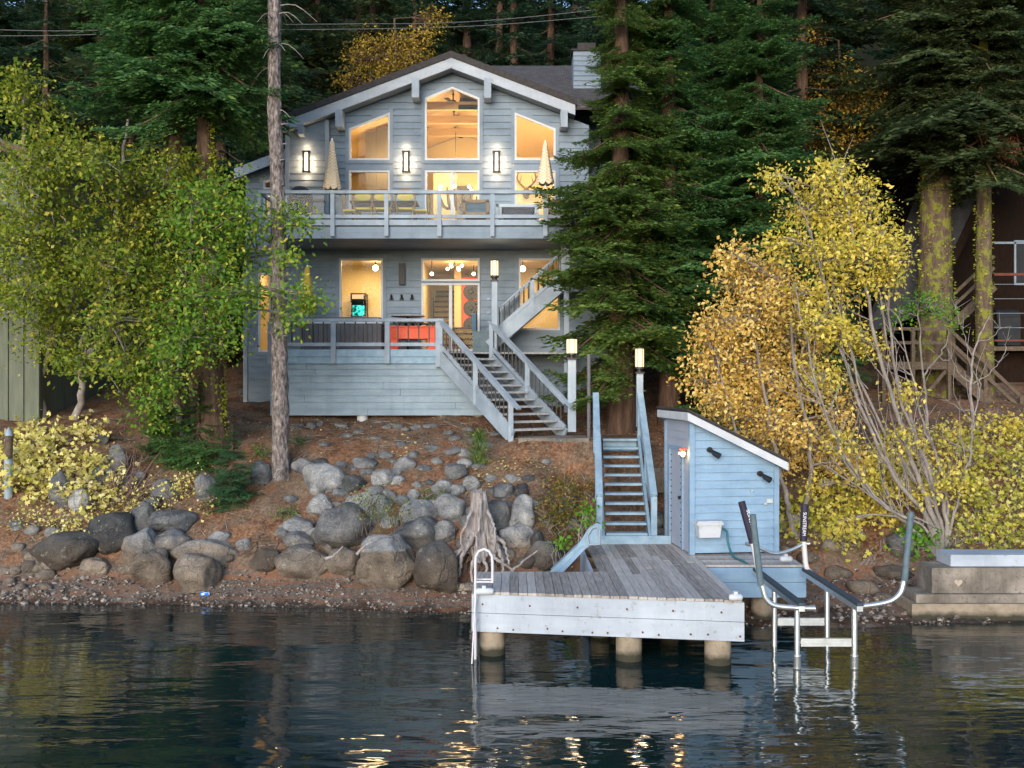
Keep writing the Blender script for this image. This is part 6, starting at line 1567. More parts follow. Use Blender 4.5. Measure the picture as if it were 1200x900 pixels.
def broadleaf(name, label, cat, base, stems, clumps, mat, per, L, W, seed, barkm='limb', sub=14, spread=.26, r0=.10, twigs=1.0, group=None, shell=.5, droopy=.25, wobz=.02):
    """stems: polylines from the base; every clump hangs on a limb grown from the nearest stem point"""
    rg = np.random.default_rng(seed); o = thing(name, label, cat, base, group)
    tk = MB(); nodes = []
    for s, rr in stems:
        sp = limb(tk, s, rr, rr * .3, 9, 6, wobz, rg); nodes += [(p, rr * (1 - .7 * i / len(sp))) for i, p in enumerate(sp)]
    fo, tufts = leafcloud(clumps, per, rg, L, W, sub, spread, shell=shell, droopy=droopy)
    tw = tk
    for (x, y, z, rx, rz) in clumps:
        c = Vector((x, y, z)); q = [nd for nd in nodes if nd[0].z < z + .1] or nodes
        p, r = min(q, key=lambda nd: (nd[0] - c).length)
        mid = (p + c) / 2 + Vector((0, 0, .15 * (c - p).length * .5))
        sp = limb(tw, [p, mid, c], min(r * .6, .06), .015, 6, 4, .02, rg)
        t = [q for q in tufts if (Vector(q) - c).length < max(rx, rz) * 1.05]
        for q in t[:: max(1, int(len(t) / (26 * twigs)))]:
            a = sp[rg.integers(len(sp) // 2, len(sp))]; v = Vector(q)
            tw.tube([a, (a + v) / 2 + Vector((rg.normal(0, .05), rg.normal(0, .05), .06)), v], [.016, .011, .005], 4, cap=False)
    build('trunk', tk, MAT[barkm], o); build_np('crown', fo, mat, o)
    return o
def CL(lst, d0, rg=random, dj=.9):
    out = []
    for (px, py, r) in lst:
        d = d0 + rg.uniform(-dj, dj); p = P(px, py, d); rr = r / F * d; out.append((p.x, p.y, p.z, rr, rr * .82))
    return out
MAT['greenleaf'] = leafmat('green_leaves', [(0, (.09, .17, .018)), (.5, (.17, .27, .028)), (.8, (.28, .34, .035)), (1, (.60, .52, .08))], .4, clump=[(0, (.10, .16, .015)), (.5, (.19, .23, .025)), (1, (.46, .40, .05))])
MAT['greenleaf2'] = leafmat('fresh_green_leaves', [(0, (.08, .19, .02)), (.55, (.15, .29, .03)), (.85, (.26, .36, .04)), (1, (.60, .52, .08))], .4)
MAT['olive'] = leafmat('olive_leaves', [(0, (.13, .20, .018)), (.55, (.24, .31, .03)), (.85, (.34, .36, .04)), (1, (.56, .47, .07))], .4)
MAT['goldleaf'] = leafmat('golden_leaves', [(0, (.42, .23, .045)), (.25, (.70, .46, .10)), (.75, (.84, .62, .19)), (1, (.88, .74, .34))], .35)
MAT['lemonleaf'] = leafmat('lemon_leaves', [(0, (.46, .38, .04)), (.35, (.72, .57, .09)), (.8, (.82, .68, .17)), (1, (.44, .48, .06))], .38)
MAT['limeleaf'] = leafmat('lime_yellow_leaves', [(0, (.20, .24, .025)), (.25, (.42, .42, .05)), (.7, (.68, .60, .12)), (.92, (.78, .70, .24)), (1, (.40, .24, .08))], .38)
MAT['paleyellow'] = leafmat('pale_yellow_leaves', [(0, (.34, .36, .05)), (.2, (.66, .58, .14)), (.75, (.80, .70, .26)), (.93, (.84, .76, .40)), (1, (.45, .28, .10))], .3)
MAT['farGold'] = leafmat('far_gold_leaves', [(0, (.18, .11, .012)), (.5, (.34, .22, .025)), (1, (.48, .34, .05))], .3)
MAT['bush'] = leafmat('autumn_bush_leaves', [(0, (.06, .09, .012)), (.4, (.14, .15, .025)), (.7, (.26, .19, .05)), (.9, (.32, .13, .04)), (1, (.42, .34, .10))], .3)
MAT['bushgreen'] = leafmat('bush_green_leaves', [(0, (.07, .10, .02)), (.6, (.14, .18, .03)), (1, (.28, .27, .07))], .3)
MAT['vividgreen'] = leafmat('vivid_green_leaves', [(0, (.07, .20, .018)), (1, (.20, .42, .035))], .4)
MAT['rust'] = leafmat('rust_dead_needles', [(0, (.17, .06, .025)), (1, (.36, .16, .08))], .2)

b = hit(52, 492)
broadleaf('maple_tree', 'leaning green-leaved tree at the far end of the bank with a crooked pale trunk', 'maple tree', b,
  [([b - Vector((0, 0, .2)), P(46, 450, b.y), P(58, 400, b.y), P(38, 320, b.y + .2), P(30, 200, b.y + .4), P(28, 110, b.y)], .12), ([P(58, 400, b.y), P(90, 330, b.y), P(70, 230, b.y)], .07)],
  CL([(28, 120, 34), (30, 95, 20), (70, 175, 45), (20, 200, 48), (60, 240, 50), (20, 290, 50), (75, 305, 45), (30, 350, 42), (90, 350, 45), (-40, 250, 60), (-30, 330, 50), (60, 395, 38)], 23.6), MAT['olive'], 40, .125, .07, 101, sub=8.6, spread=.22)
b = hit(86, 492)
broadleaf('maple_tree', 'green-leaved tree with yellow flecks in the middle of the left bank', 'maple tree', b,
  [([b - Vector((0, 0, .2)), P(96, 455, b.y), P(92, 420, b.y), P(120, 340, b.y), P(140, 220, b.y), P(150, 140, b.y)], .11), ([P(92, 420, b.y), P(160, 370, b.y - .3), P(200, 300, b.y - .3)], .06)],
  CL([(118, 190, 45), (160, 215, 50), (195, 200, 38), (140, 265, 52), (190, 262, 48), (115, 310, 48), (165, 330, 50), (205, 330, 44), (130, 380, 46), (180, 390, 44), (100, 420, 38), (150, 435, 40), (228, 195, 24)], 23.4), MAT['greenleaf'], 40, .125, .07, 102, sub=7.2, spread=.21)
b = hit(214, 512)
broadleaf('maple_tree', 'fresh green tree whose boughs reach across the bare pine trunk', 'maple tree', b,
  [([b - Vector((0, 0, .2)), P(205, 460, b.y), P(188, 420, b.y), P(215, 330, b.y - .2), P(245, 220, b.y)], .10), ([P(215, 360, b.y - .2), P(270, 310, b.y - .5), P(330, 300, b.y - .3), P(352, 330, b.y)], .045)],
  CL([(225, 240, 44), (258, 225, 34), (278, 255, 34), (240, 290, 48), (272, 300, 34), (225, 345, 48), (268, 350, 44), (296, 262, 18), (288, 345, 20), (215, 400, 44), (262, 395, 22), (190, 450, 40), (180, 485, 28)], 23.2) +
  CL([(340, 250, 11), (350, 264, 9), (348, 345, 14), (362, 356, 11), (342, 370, 10), (335, 300, 9)], 23.0, dj=.2), MAT['greenleaf2'], 40, .125, .07, 103, sub=7.4, spread=.21)

# golden shrub tree and the lemon tree by the cove
b = hit(935, 640)
broadleaf('golden_tree', 'orange-gold leaved small tree behind the hut', 'tree', b,
  [([b - Vector((0, 0, .2)), P(925, 600, b.y), P(915, 560, b.y + .2), P(900, 480, b.y + .2), P(880, 380, b.y + .3)], .075), ([b, P(945, 590, b.y), P(950, 520, b.y), P(930, 430, b.y + .2), P(925, 340, b.y)], .07), ([P(915, 560, b.y + .2), P(870, 520, b.y + .2), P(845, 440, b.y + .2)], .045)],
  CL([(868, 328, 34), (845, 375, 36), (895, 320, 34), (892, 372, 46), (840, 420, 34), (875, 430, 46), (920, 345, 40), (935, 395, 46), (910, 450, 46), (842, 470, 30), (872, 490, 40), (915, 500, 42), (950, 450, 40), (950, 520, 40), (985, 545, 26), (820, 450, 20), (830, 395, 20), (860, 300, 18), (895, 540, 26), (985, 490, 24)], b.y + .5, dj=.8), MAT['goldleaf'], 34, .115, .066, 104, sub=10, spread=.18)
b = hit(1102, 648)
rgl = np.random.default_rng(33); stems = []
for (x1, y1, x2, y2, x3, y3, x4, y4, dd, rr) in [(1096, 610, 1062, 520, 1022, 380, 985, 205, .0, .075), (1108, 600, 1075, 520, 1046, 420, 1038, 265, .3, .06), (1088, 612, 1040, 545, 992, 430, 950, 270, -.3, .06),
   (1070, 620, 1015, 570, 965, 480, 930, 330, -.5, .045), (1100, 605, 1070, 500, 1040, 400, 1010, 240, .4, .05), (1092, 615, 1052, 560, 1012, 470, 975, 330, -.2, .05), (1098, 600, 1060, 545, 1000, 420, 968, 230, .2, .05), (1085, 620, 1030, 590, 985, 530, 950, 440, -.5, .035),
   (1112, 600, 1098, 540, 1075, 470, 1052, 370, .4, .04), (1122, 590, 1136, 540, 1142, 490, 1150, 450, .1, .035), (1095, 618, 1048, 600, 1005, 570, 965, 545, -.4, .03)]:
    stems.append(([b + Vector((rgl.normal(0, .06), rgl.normal(0, .06), -.2)), P(x1, y1, b.y + dd * .3), P(x2, y2, b.y + dd * .7), P(x3, y3, b.y + dd), P(x4, y4, b.y + dd)], rr))
broadleaf('lemon_tree', 'lemon-yellow tree fanning out in many pale stems from the foot beside the concrete steps', 'tree', b, stems,
  CL([(982, 196, 24), (965, 215, 26), (1000, 222, 26), (940, 245, 30), (975, 258, 36), (1015, 250, 32), (1035, 275, 30), (1050, 300, 24), (1010, 300, 34), (965, 305, 32), (925, 290, 28), (1040, 325, 24), (990, 340, 26), (905, 205, 10), (920, 215, 12), (945, 345, 22), (1010, 400, 22), (985, 390, 24), (960, 380, 26), (965, 440, 20), (985, 520, 20), (1060, 520, 20), (1005, 560, 18), (1035, 590, 22), (1075, 575, 22), (1120, 560, 22), (1060, 460, 12), (960, 570, 16), (990, 610, 16)], b.y + .1, dj=.6), MAT['lemonleaf'], 34, .11, .064, 105, sub=10.5, spread=.17, twigs=1.6)
# bare twigs of that tree: dense pale fan
rg = np.random.default_rng(9); mb = MB()
for k in range(150):
    t0 = rg.uniform(.25, .8); s = stems[rg.integers(len(stems))][0]; i = rg.integers(1, len(s) - 1); a = s[i] + (s[i + 1] - s[i]) * rg.random() if i + 1 < len(s) else s[i]
    e = a + Vector((rg.normal(-.25, .35), rg.normal(0, .3), rg.uniform(.5, 1.5))); mb.tube(smooth_path([a, (a + e) / 2 + Vector((rg.normal(-.08, .1), 0, -.05)), e], 3), [.012, .011, .010, .008, .007, .005, .003], 4, cap=False)
lt = [q for q in bpy.data.objects if q.name == 'lemon_tree'][0]; build('bare_twigs', mb, MAT['twig'], lt)
# small green crown with bare grey stems
b = hit(1085, 560); b = P(1085, 500, 25.5); b.z = ground(b.x, b.y)
broadleaf('young_tree', 'slender grey-stemmed tree topped with a small bright green crown in front of the mossy trunk', 'tree', b,
  [([b, P(1086, 480, 25.5), P(1080, 420, 25.5), P(1076, 365, 25.5)], .045), ([P(1083, 440, 25.5), P(1105, 410, 25.5), P(1112, 385, 25.4)], .025)],
  CL([(1075, 358, 20), (1100, 362, 18), (1052, 368, 14), (1112, 376, 12), (1085, 350, 12)], 25.5, dj=.3), MAT['vividgreen'], 20, .10, .055, 106, sub=13, spread=.16)
mb = MB(); b = P(1140, 545, 25.0); b.z = ground(b.x, b.y)
limb(mb, [b, P(1140, 500, 25), P(1138, 440, 25), P(1146, 400, 25), P(1160, 370, 25)], .05, .012, 7, 5, .02, rg)
for (q0, q1) in [((1139, 450), (1115, 420)), ((1139, 450), (1170, 425)), ((1140, 480), (1112, 470)), ((1141, 420), (1128, 385)), ((1115, 420), (1098, 416)), ((1170, 425), (1180, 400)), ((1140, 500), (1168, 488)), ((1146, 400), (1172, 385)), ((1128, 385), (1120, 362))]:
    limb(mb, [P(*q0, 25), P((q0[0] + q1[0]) / 2, (q0[1] + q1[1]) / 2 + 5, 24.9), P(*q1, 24.8)], .022, .006, 5, 4, .02, rg)
    for _ in range(4): e = P(q1[0] + rg.normal(0, 12), q1[1] - rg.uniform(2, 20), 24.8 + rg.normal(0, .3)); mb.tube([P(*q1, 24.8), e], [.008, .003], 4)
tag(build('bare_sapling', mb, MAT['twig'], None, b), 'leafless pale sapling with crooked twigs in front of the timber stairs', 'sapling')

# far autumn trees on the slope
for (name, lab, lst, d, sd) in [('autumn_tree', 'yellow autumn tree just above the left roof slope of the house', [(440, 62, 30), (470, 55, 30), (420, 70, 20), (455, 85, 30), (490, 70, 22), (495, 45, 14), (475, 90, 24), (410, 95, 18), (505, 25, 18)], 41, 111),
    ('autumn_tree', 'dull gold autumn tree in shade right of the bright tiered fir', [(985, 100, 30), (960, 90, 26), (1005, 130, 30), (975, 140, 34), (1030, 165, 24), (960, 170, 28), (1000, 175, 26), (945, 45, 22), (955, 130, 22), (1020, 120, 18)], 33, 112)]:
    c = CL(lst, d, dj=1.0); xb = np.mean([q[0] for q in c]); zb = ground(xb, d); b = Vector((xb, d, zb)); top = Vector((xb, d, max(q[2] for q in c)))
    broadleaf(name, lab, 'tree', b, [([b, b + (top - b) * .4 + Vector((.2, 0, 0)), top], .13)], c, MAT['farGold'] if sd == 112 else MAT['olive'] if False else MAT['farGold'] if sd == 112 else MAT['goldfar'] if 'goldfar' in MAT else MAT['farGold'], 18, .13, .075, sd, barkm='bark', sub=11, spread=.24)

# ---------------- shrubs
def shrub(name, label, cat, pxs, mat, per, L, W, seed, sub=14, spread=.14, dj=.3, group=None, stemn=7, lift=0, d=None, flat=.7, palm=False, stemm='twig'):
    rg = np.random.default_rng(seed); cl = []; random.seed(seed)
    for (px, py, r) in pxs:
        p = hit(px, py + r * .5) if d is None else P(px, py, d)
        dd = p.y - .15; q = P(px, py, dd); rr = r / F * dd; cl.append((q.x, dd, max(q.z, ground(q.x, dd) + rr * .5), rr, rr * .75))
    fo, tf = leafcloud(cl, per, rg, L, W, sub, spread, flat=flat, palm=palm)
    bx = float(np.mean([c[0] for c in cl])); by = float(np.mean([c[1] for c in cl])) + .1; b = Vector((bx, by, ground(bx, by)))
    o = thing(name, label, cat, b, group); mb = MB()
    for c in cl:
        for _ in range(stemn):
            q = tf[rg.integers(len(tf))]; v = Vector(c[:3]) + Vector((rg.normal(0, c[3] * .5), rg.normal(0, c[3] * .4), rg.normal(0, c[4] * .4)))
            g0 = Vector((c[0] + rg.normal(0, .1), c[1] + .1, max(ground(c[0], c[1] + .1), c[2] - .45) - .05)); mb.tube([g0, (g0 + v) / 2 + Vector((rg.normal(0, .06), 0, .05)), v], [.014, .010, .004], 5, cap=False)
    build('stems', mb, MAT[stemm], o); build_np('foliage', fo, mat, o, None, 12 if palm else 4); return o

# right bank: lime-yellow thimbleberry thickets
for i, (pts, lab, mt, L) in enumerate([
  ([(930, 600, 22), (950, 585, 20), (925, 625, 18)], 'yellow-leaved shrub against the far side of the hut', 'limeleaf', .15),
  ([(975, 600, 26), (1000, 575, 24), (985, 630, 22), (960, 620, 20)], 'broad-leaved yellow shrub behind the boat lift guide posts', 'limeleaf', .15),
  ([(1035, 560, 28), (1060, 540, 24), (1030, 600, 24), (1010, 590, 22)], 'yellow shrub under the fanning stems of the lemon-yellow tree', 'lemonleaf', .13),
  ([(1085, 540, 28), (1080, 575, 26), (1060, 515, 24), (1105, 510, 26)], 'yellow shrub behind the foot of the lemon-yellow tree', 'lemonleaf', .12),
  ([(1140, 530, 30), (1125, 565, 28), (1150, 590, 28), (1125, 610, 24)], 'yellow thicket directly above the pale slab of the concrete steps', 'limeleaf', .13),
  ([(1185, 540, 30), (1190, 580, 30), (1175, 615, 26), (1215, 560, 36)], 'yellow thicket at the right edge above the concrete steps', 'limeleaf', .13),
  ([(1165, 500, 26), (1195, 505, 24), (1130, 505, 22), (1220, 510, 26)], 'pale lime thicket below the timber stairs of the cabin', 'lemonleaf', .12),
  ([(1000, 545, 24), (975, 560, 22), (1025, 530, 22)], 'yellow shrub between the golden tree and the fanning stems', 'lemonleaf', .12),
  ([(1120, 630, 16), (1150, 625, 18), (1185, 630, 18), (1215, 620, 20)], 'low green and yellow plants leaning over the pale concrete slab', 'limeleaf', .12),
  ([(1075, 625, 18), (1065, 640, 14), (1090, 635, 14)], 'low green-yellow plant at the foot of the lemon-yellow tree', 'vividgreen', .13)]):
    shrub('thimbleberry_shrub', lab, 'shrub', pts, MAT[mt], 10, L, L, 200 + i, sub=17, spread=.19, palm=True, stemn=14)
# left bank: pale yellow large leaves
for i, (pts, lab) in enumerate([
  ([(95, 505, 24), (60, 515, 26), (40, 500, 18)], 'pale yellow big-leaved shrub just under the crooked pale trunk'),
  ([(30, 535, 28), (15, 560, 24), (45, 565, 24), (5, 525, 20)], 'pale yellow big-leaved shrub round the mooring post'),
  ([(75, 545, 28), (105, 540, 26), (90, 570, 22), (60, 575, 18)], 'pale yellow big-leaved shrub above the upright grey slab'),
  ([(120, 575, 18), (110, 590, 16), (128, 560, 14)], 'pale yellow big-leaved plant hanging over the dark hollow')]):
    shrub('thimbleberry_shrub', lab, 'shrub', pts, MAT['paleyellow'], 10, .17, .17, 220 + i, sub=15, spread=.19, palm=True, stemn=10, stemm='root')
for i, (pts, lab) in enumerate([([(150, 585, 14), (165, 575, 14), (140, 600, 16)], 'low yellow-leaved plant left of the lichen-grey boulder'), ([(205, 575, 18), (225, 565, 18), (240, 590, 14), (190, 588, 12)], 'small yellow-leaved plant spilling over the speckled boulder'), ([(60, 610, 20), (90, 615, 18), (30, 605, 18), (115, 612, 14)], 'low brownish yellow plant above the flat black boulder')]):
    shrub('small_shrub', lab, 'shrub', pts, MAT['paleyellow'], 12, .085, .08, 230 + i, sub=14, spread=.16, palm=True, stemm='root')
shrub('autumn_bush', 'rounded bush of green and rust leaves beside the dock stairs', 'bush', [(655, 585, 26), (640, 600, 22), (675, 600, 24), (660, 565, 20), (685, 575, 16), (650, 618, 20), (680, 622, 18)], MAT['bush'], 18, .07, .042, 240, sub=22, spread=.13)
shrub('autumn_bush', 'low spreading green bush hanging over the big tan boulder', 'bush', [(440, 590, 22), (420, 580, 18), (460, 600, 20), (445, 612, 16), (425, 600, 14), (470, 590, 12)], MAT['bushgreen'], 12, .06, .035, 241, sub=15, spread=.13, d=21.0, stemn=2, stemm='root')
shrub('vivid_plant', 'bright green plant under the autumn bush next to the blue rail', 'plant', [(690, 615, 10), (688, 600, 9), (655, 638, 9)], MAT['vividgreen'], 12, .10, .07, 242, sub=10, spread=.1, d=20.9)
shrub('rust_shrub', 'rusty brown dead shrub in the cove behind the boat lift', 'shrub', [(1027, 645, 14), (1030, 630, 10), (1022, 655, 10)], MAT['rust'], 18, .09, .02, 243, sub=22, spread=.08, flat=1.4)
for i, (px, py, r, lab) in enumerate([(333, 598, 8, 'small green fern on bare soil below the bare pine trunk'), (503, 580, 10, 'small green fern among the stones in the middle of the slope'), (305, 528, 8, 'small green fern by the foot of the mossy twin fir'), (345, 515, 5, 'tiny green sprig right of the bare pine trunk')]):
    shrub('fern', lab, 'fern', [(px, py, r), (px + r, py + 2, r * .7)], MAT['fir2'], 14, .11, .03, 250 + i, sub=14, spread=.07)
# bare twig tangle at the hollow
rg = np.random.default_rng(4); mb = MB(); o0 = hit(135, 585)
for k in range(46):
    a = hit(rg.uniform(118, 160), rg.uniform(570, 592)); a.y -= .1; e = a + Vector((rg.normal(.12, .35), rg.normal(-.1, .2), rg.uniform(.25, .95))); mb.tube([a, (a + e) / 2 + Vector((.05, 0, .05)), e], [.012, .009, .004], 4)
tag(build('twig_tangle', mb, surf('reddish_twigs', [(.3, (.14, .075, .06)), (.7, (.27, .18, .16))], 8, rough=.9), None, o0), 'tangle of bare reddish twigs arching over the dark hollow', 'twigs')
# grass spikes
rg = np.random.default_rng(14)
b = hit(562, 545); n = 420; a = rg.uniform(0, 6.28, n); p = np.stack([b.x + rg.normal(0, .1, n), b.y - .1 + rg.normal(0, .1, n), b.z + rg.uniform(0, .75, n)], 1)
d = np.stack([np.cos(a) * .6, np.sin(a) * .6, rg.uniform(.4, 1.2, n)], 1)
p[:40, 2] = b.z + np.linspace(0, .8, 40); p[:40, :2] = (b.x, b.y - .1)
tag(build_np('spiky_seedling', kites(p, d, rg.normal(0, 1, p.shape), rg.uniform(.1, .2, n), rg.uniform(.015, .03, n)), MAT['fir2'], None, b), 'spiky grey-green seedling on the slope left of the yellow leaf drift', 'plant')

# young firs
def young_fir(px, py, h_, rmax, label, seed, mat, nb=90, d=None):
    b = hit(px, py) if d is None else Vector((PX(px, d), d, ground(PX(px, d), d)))
    rg = np.random.default_rng(seed); sp = [spray(.8, rg, .045, .075, .028) for _ in range(4)]
    tk, fo = conifer_parts(b, h_, .05, lambda f: rmax * (1 - f) ** .9 + .06, nb, .035, seed, sp, .8)
    o = thing('young_fir', label, 'fir', b); build('trunk', tk, MAT['bark'], o); build_np('crown', fo, mat, o)
MAT['seedling'] = needles('blue_green_needles', (.035, .10, .045), (.065, .17, .075), (.12, .25, .10))
young_fir(272, 590, 1.75, .68, 'small bushy fir standing alone between the mossy trunk and the bare pine', 301, MAT['seedling'], 120)
young_fir(232, 545, 2.0, .9, 'dark young fir in the shade beside the mossy twin trunk', 302, MAT['fir'], 110)
young_fir(195, 538, 1.8, .85, 'dark young fir beneath the fresh green tree', 303, MAT['fir'], 100)
# dead rusty bough
mb = MB(); rg = np.random.default_rng(3); p0 = P(1157, 118, 29.9); ends = []
for k in range(9):
    e = P(1183 + rg.normal(0, 14), 150 + rg.normal(0, 16), 29.4); limb(mb, [p0, (p0 + e) / 2 + Vector((0, 0, .15)), e], .03, .008, 5, 3, .02, rg); ends.append(e)
db = [q for q in bpy.data.objects if q.get('label', '').startswith('slimmer moss covered')][0]; dbt = build('dead_bough', mb, MAT['twig'], db)
fo, _t = leafcloud([(e.x, e.y, e.z - .15, .28, .35) for e in ends], 26, rg, .16, .02, 12, .12, flat=1.6, droopy=1.0); build_np('dead_needles', fo, MAT['rust'], dbt)

# driftwood stump
b = hit(563, 672); sm = thing('driftwood_stump', 'silver weathered tree stump with roots splayed down over the boulders', 'stump', b)
rg = np.random.default_rng(8); d0 = b.y; mb = MB(); n = 72; rings = 26; vs = []; fs = []
for i in range(rings + 1):
    t = i / rings; py = 576 + 74 * t; cx_ = P(561 + 3 * t, py, d0 + .1)
    for k in range(n):
        a = 2 * math.pi * k / n
        groove = abs(noise.noise((math.cos(a) * 3.2, math.sin(a) * 3.2, t * 1.1))) + .5 * abs(noise.noise((math.cos(a) * 8, math.sin(a) * 8, t * 2.0)))
        lobe = .5 + .5 * math.cos(5 * a + 1.3 * t + .8)
        rr = (.15 + .20 * t ** 1.4 + .17 * t ** 3 * lobe) * (1.18 - .62 * groove)
        jag = .16 * noise.noise((math.cos(a) * 2.5, math.sin(a) * 2.5, 3.3)) if i == 0 else 0
        drop = (-.30 * lobe + .12) * max(0, t - .75) * 2
        vs.append((cx_.x + rr * math.cos(a), cx_.y + rr * .8 * math.sin(a), cx_.z + jag + drop))
for i in range(rings):
    for k in range(n): k2 = (k + 1) % n; fs.append((i * n + k, (i + 1) * n + k, (i + 1) * n + k2, i * n + k2))
mb.add(vs, fs, True); mb.add(vs[:n], [tuple(range(n))])
build('trunk', mb, MAT['driftwood'], sm)
for (a, m1, m_, c, r0) in [((556, 625), (548, 640), (541, 656), (538, 676), .075), ((550, 632), (540, 645), (534, 652), (528, 668), .06), ((566, 640), (566, 652), (570, 664), (569, 680), .06), ((575, 632), (583, 642), (588, 655), (589, 672), .07),
        ((578, 628), (588, 634), (593, 645), (597, 662), .055), ((560, 642), (556, 655), (553, 668), (555, 684), .065), ((572, 645), (582, 655), (595, 664), (610, 676), .05), ((546, 642), (532, 648), (520, 650), (508, 652), .04), ((552, 600), (546, 614), (540, 630), (544, 650), .04), ((570, 598), (577, 612), (581, 628), (579, 648), .04), ((563, 586), (562, 610), (558, 634), (562, 660), .045)]:
    mb = MB(); o_ = rg.uniform(-.12, .05); limb(mb, [P(*a, d0 - .12), P(*m1, d0 - .26), P(*m_, d0 - .3 + o_), P(*c, d0 - .34 + o_)], r0, r0 * .3, 8, 6, .012, rg); build('root', mb, MAT['driftwood'], sm)
mb = MB()
for k in range(26):
    x = rg.uniform(538, 592); limb(mb, [P(x, rg.uniform(640, 655), d0 - .2), P(x + rg.normal(0, 5), 664, d0 - .28), P(x + rg.normal(0, 9), rg.uniform(672, 684), d0 - .3)], .016, .004, 4, 3, .01, rg)
build('rootlets', mb, MAT['root'], sm)
mb = MB(); limb(mb, [P(395, 612, 20.9), P(405, 605, 20.85), P(422, 592, 20.8)], .035, .015); o_ = P(395, 612, 20.9)
for i, (pts, lab) in enumerate([([(381, 655), (392, 650), (402, 640)], 'pale driftwood stick leaning between the oblong and round brown boulders'), ([(597, 672), (608, 662), (630, 645)], 'thin pale branch lying across the boulder under the autumn bush'), ([(418, 650), (428, 640), (440, 634)], 'broken stick wedged under the big tan boulder'), ([(322, 560), (325, 552), (332, 548)], 'gnarled root end at the foot of the bare pine trunk')]):
    d = 20.2 if i < 3 else 22.9; mb = MB(); limb(mb, [P(*q, d) for q in pts], .035, .012, 7, 5, .01, rg); tag(build('driftwood_stick', mb, MAT['driftwood'], None, P(*pts[0], d)), lab, 'stick')
mb = MB()
for k in range(60):
    x = rg.uniform(283, 400); a = hit(x, rg.uniform(628, 645)); a.y -= .05; e = a + Vector((rg.normal(0, .25), -rg.uniform(.02, .12), -rg.uniform(.08, .3))); mb.tube([a, (a + e) / 2 + Vector((0, -.06, .02)), e], [.016, .011, .004], 4)
tag(build('exposed_roots', mb, MAT['root'], None, hit(340, 640)), 'brown roots hanging from the undercut bank above the beach boulders', None, kind='stuff')
for i, (px, py, l, lab) in enumerate([(955, 640, 1.6, 'dark old log half buried in the cove beyond the hut'), (890, 708, 1.1, 'grey beam lying at the waterline under the side platform'), (300, 468, .9, 'dark log lying on the needle slope beside the terrace')]):
    p = hit(px, py); mb = MB(); limb(mb, [p + Vector((-l / 2, .05, .06)), p + Vector((0, 0, .1)), p + Vector((l / 2, -.05, .08))], .12, .09, 10, 4, .01, rg); tag(build('fallen_log', mb, MAT['root'] if i != 1 else MAT['brownrail'], None, p), lab, 'log')
p = hit(315, 462); mb = MB(); mb.tube(smooth_path([p + Vector((.25 * math.cos(a), .2 * math.sin(a), .05 + .01 * a)) for a in np.linspace(0, 12, 16)], 3), .02, 6)
tag(build('garden_hose', mb, surf('green_hose', [(.3, (.01, .12, .05)), (.7, (.02, .18, .08))], 8, rough=.4), None, p), 'coiled green garden hose on the slope behind the bare pine trunk', 'hose')
rg = np.random.default_rng(41); mb = MB()
for k in range(420):
    X = rg.uniform(-11, 3.2); Y = bank(X) + rg.uniform(.3, 6); l = rg.uniform(.1, .45); a = rg.uniform(0, 3.14); d = Vector((math.cos(a), math.sin(a), 0)) * l * .5
    p0 = Vector((X, Y, 0)) - d; p1 = Vector((X, Y, 0)) + d; p0.z = ground(p0.x, p0.y) + .02; p1.z = ground(p1.x, p1.y) + .025; mb.tube([p0, p1], [rg.uniform(.006, .014), .004], 4)
tag(build('fallen_twigs', mb, MAT['limb'], None, None), 'small dry twigs littered over the needle slope', None, kind='stuff')
# ------------------------------------------------------------------ light, sky, camera
w = bpy.data.worlds.new('World'); sc.world = w; w.use_nodes = True
nt = w.node_tree; bg = nt.nodes['Background']
sky = nt.nodes.new('ShaderNodeTexSky'); sky.sky_type = 'NISHITA'; sky.sun_disc = False
SUN_EL, SUN_AZ = R(13), R(196)       # azimuth clockwise from +Y: behind the camera, a little to its left
sky.sun_elevation = SUN_EL; sky.sun_rotation = SUN_AZ; sky.air_density = 1.0; sky.dust_density = .6; sky.ozone_density = 2.6
nt.links.new(sky.outputs[0], bg.inputs[0]); bg.inputs[1].default_value = .15
sd = Vector((math.sin(SUN_AZ) * math.cos(SUN_EL), math.cos(SUN_AZ) * math.cos(SUN_EL), math.sin(SUN_EL)))
L = bpy.data.lights.new('sun', 'SUN'); L.energy = 1.5; L.angle = R(40); L.color = (1, .91, .80)
so = bpy.data.objects.new('sun', L); COL.objects.link(so); so.rotation_euler = (-sd).to_track_quat('-Z', 'Y').to_euler()
def point(name, loc, e, col=(1, .71, .37), r=.12):
    l = bpy.data.lights.new(name, 'POINT'); l.energy = e; l.color = col; l.shadow_soft_size = r
    o = bpy.data.objects.new(name, l); COL.objects.link(o); o.location = loc
def area(name, loc, e, sx, sy, col=(1, .71, .37)):
    l = bpy.data.lights.new(name, 'AREA'); l.shape = 'RECTANGLE'; l.size = sx; l.size_y = sy; l.energy = e; l.color = col
    o = bpy.data.objects.new(name, l); COL.objects.link(o); o.location = loc
K = .30
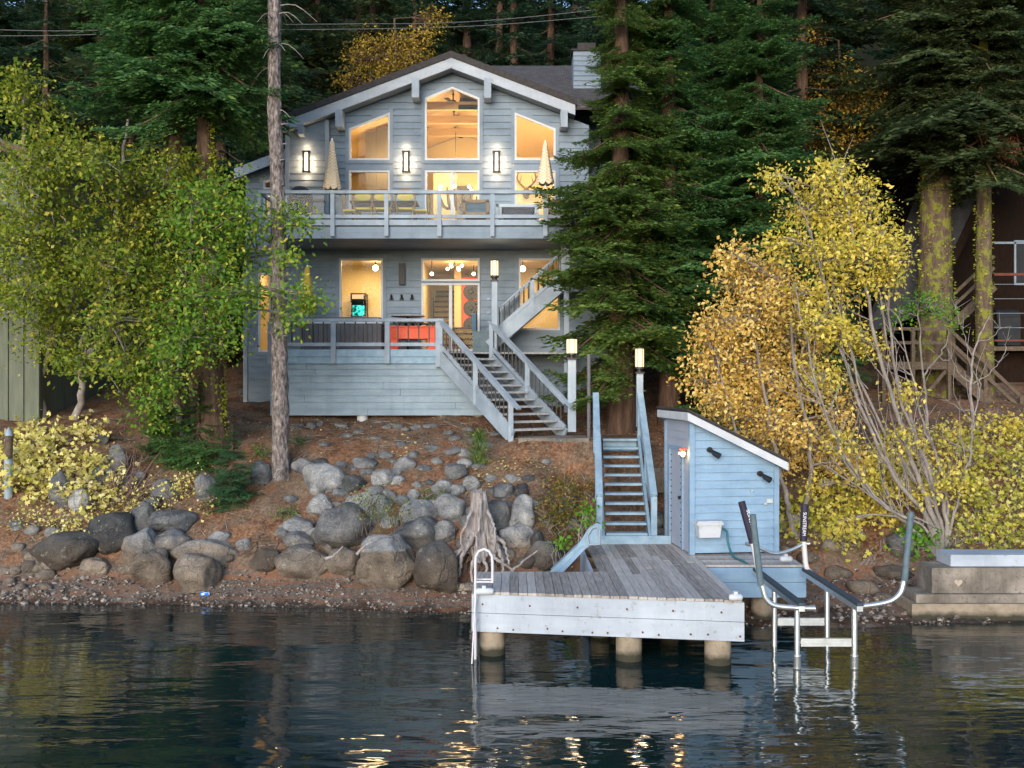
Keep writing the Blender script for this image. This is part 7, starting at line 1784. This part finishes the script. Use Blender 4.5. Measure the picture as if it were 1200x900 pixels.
point('upper_room_light', (-1.7, 31.6, 10.9), 300 * K, r=.3); point('upper_back_light', (-1.7, 34.6, 10.9), 300 * K, r=.3)
point('upper_left_light', (wx(440), 30.9, 11.0), 90 * K); point('upper_left_deep_light', (wx(380), 33, 10.6), 90 * K)
point('upper_right_light', (wx(628), 31.5, 10.6), 150 * K)
area('lower_left_light', (wx(420), 31.2, 8.0), 120 * K, 1.2, 1.2)
area('lower_mid_light', (wx(530), 31.4, 8.0), 150 * K, 1.0, 1.6)
area('lower_right_light', (wx(640), 31.4, 8.0), 120 * K, 1.2, 1.2)
point('wing_light', (PX(314, 31.8), 31.8, 9.8), 60 * K); point('wing_low_light', (wx(312), 31.0, 7.4), 25 * K)
for px, Yd in ((360, 29.3), (476.5, YW), (582, YW)):
    for dx, dz in ((-.16, .1), (.16, .1), (-.16, -.15), (.16, -.15), (0, .42), (0, -.42)): point('sconce_light', (PX(px, Yd) + dx, Yd - .14, PZ(190.5, Yd) + dz), 2.4, (1, .66, .36), .05)
for (x, y, z) in lamp_posts: point('lamp_post_light', (x, y - .35, z), 7, (1, .72, .42), .1)
point('hut_light', tuple(H(-.2, .0, 1.95)), 1.6, (1, .6, .25), .05)

cam = bpy.data.cameras.new('camera'); cam.sensor_width = 36; cam.lens = 36 * F / 1200; cam.clip_end = 2000
co = bpy.data.objects.new('camera', cam); COL.objects.link(co); co.location = (0, 0, CZ); co.rotation_euler = (R(90), 0, 0); sc.camera = co
sc.view_settings.view_transform = 'Standard'; sc.view_settings.look = 'None'; sc.view_settings.gamma = 1; sc.view_settings.exposure = 1.28
sc.cycles.use_denoising = True
sc.cycles.max_bounces = 8; sc.cycles.transparent_max_bounces = 12; sc.cycles.diffuse_bounces = 3; sc.cycles.glossy_bounces = 3
sc.cycles.sample_clamp_indirect = 4; sc.cycles.caustics_reflective = False; sc.cycles.caustics_refractive = False
for o in list(bpy.data.objects):
    if o.name.startswith('camera') or o.type == 'LIGHT': continue
    if 'wloc' in o: del o['wloc']
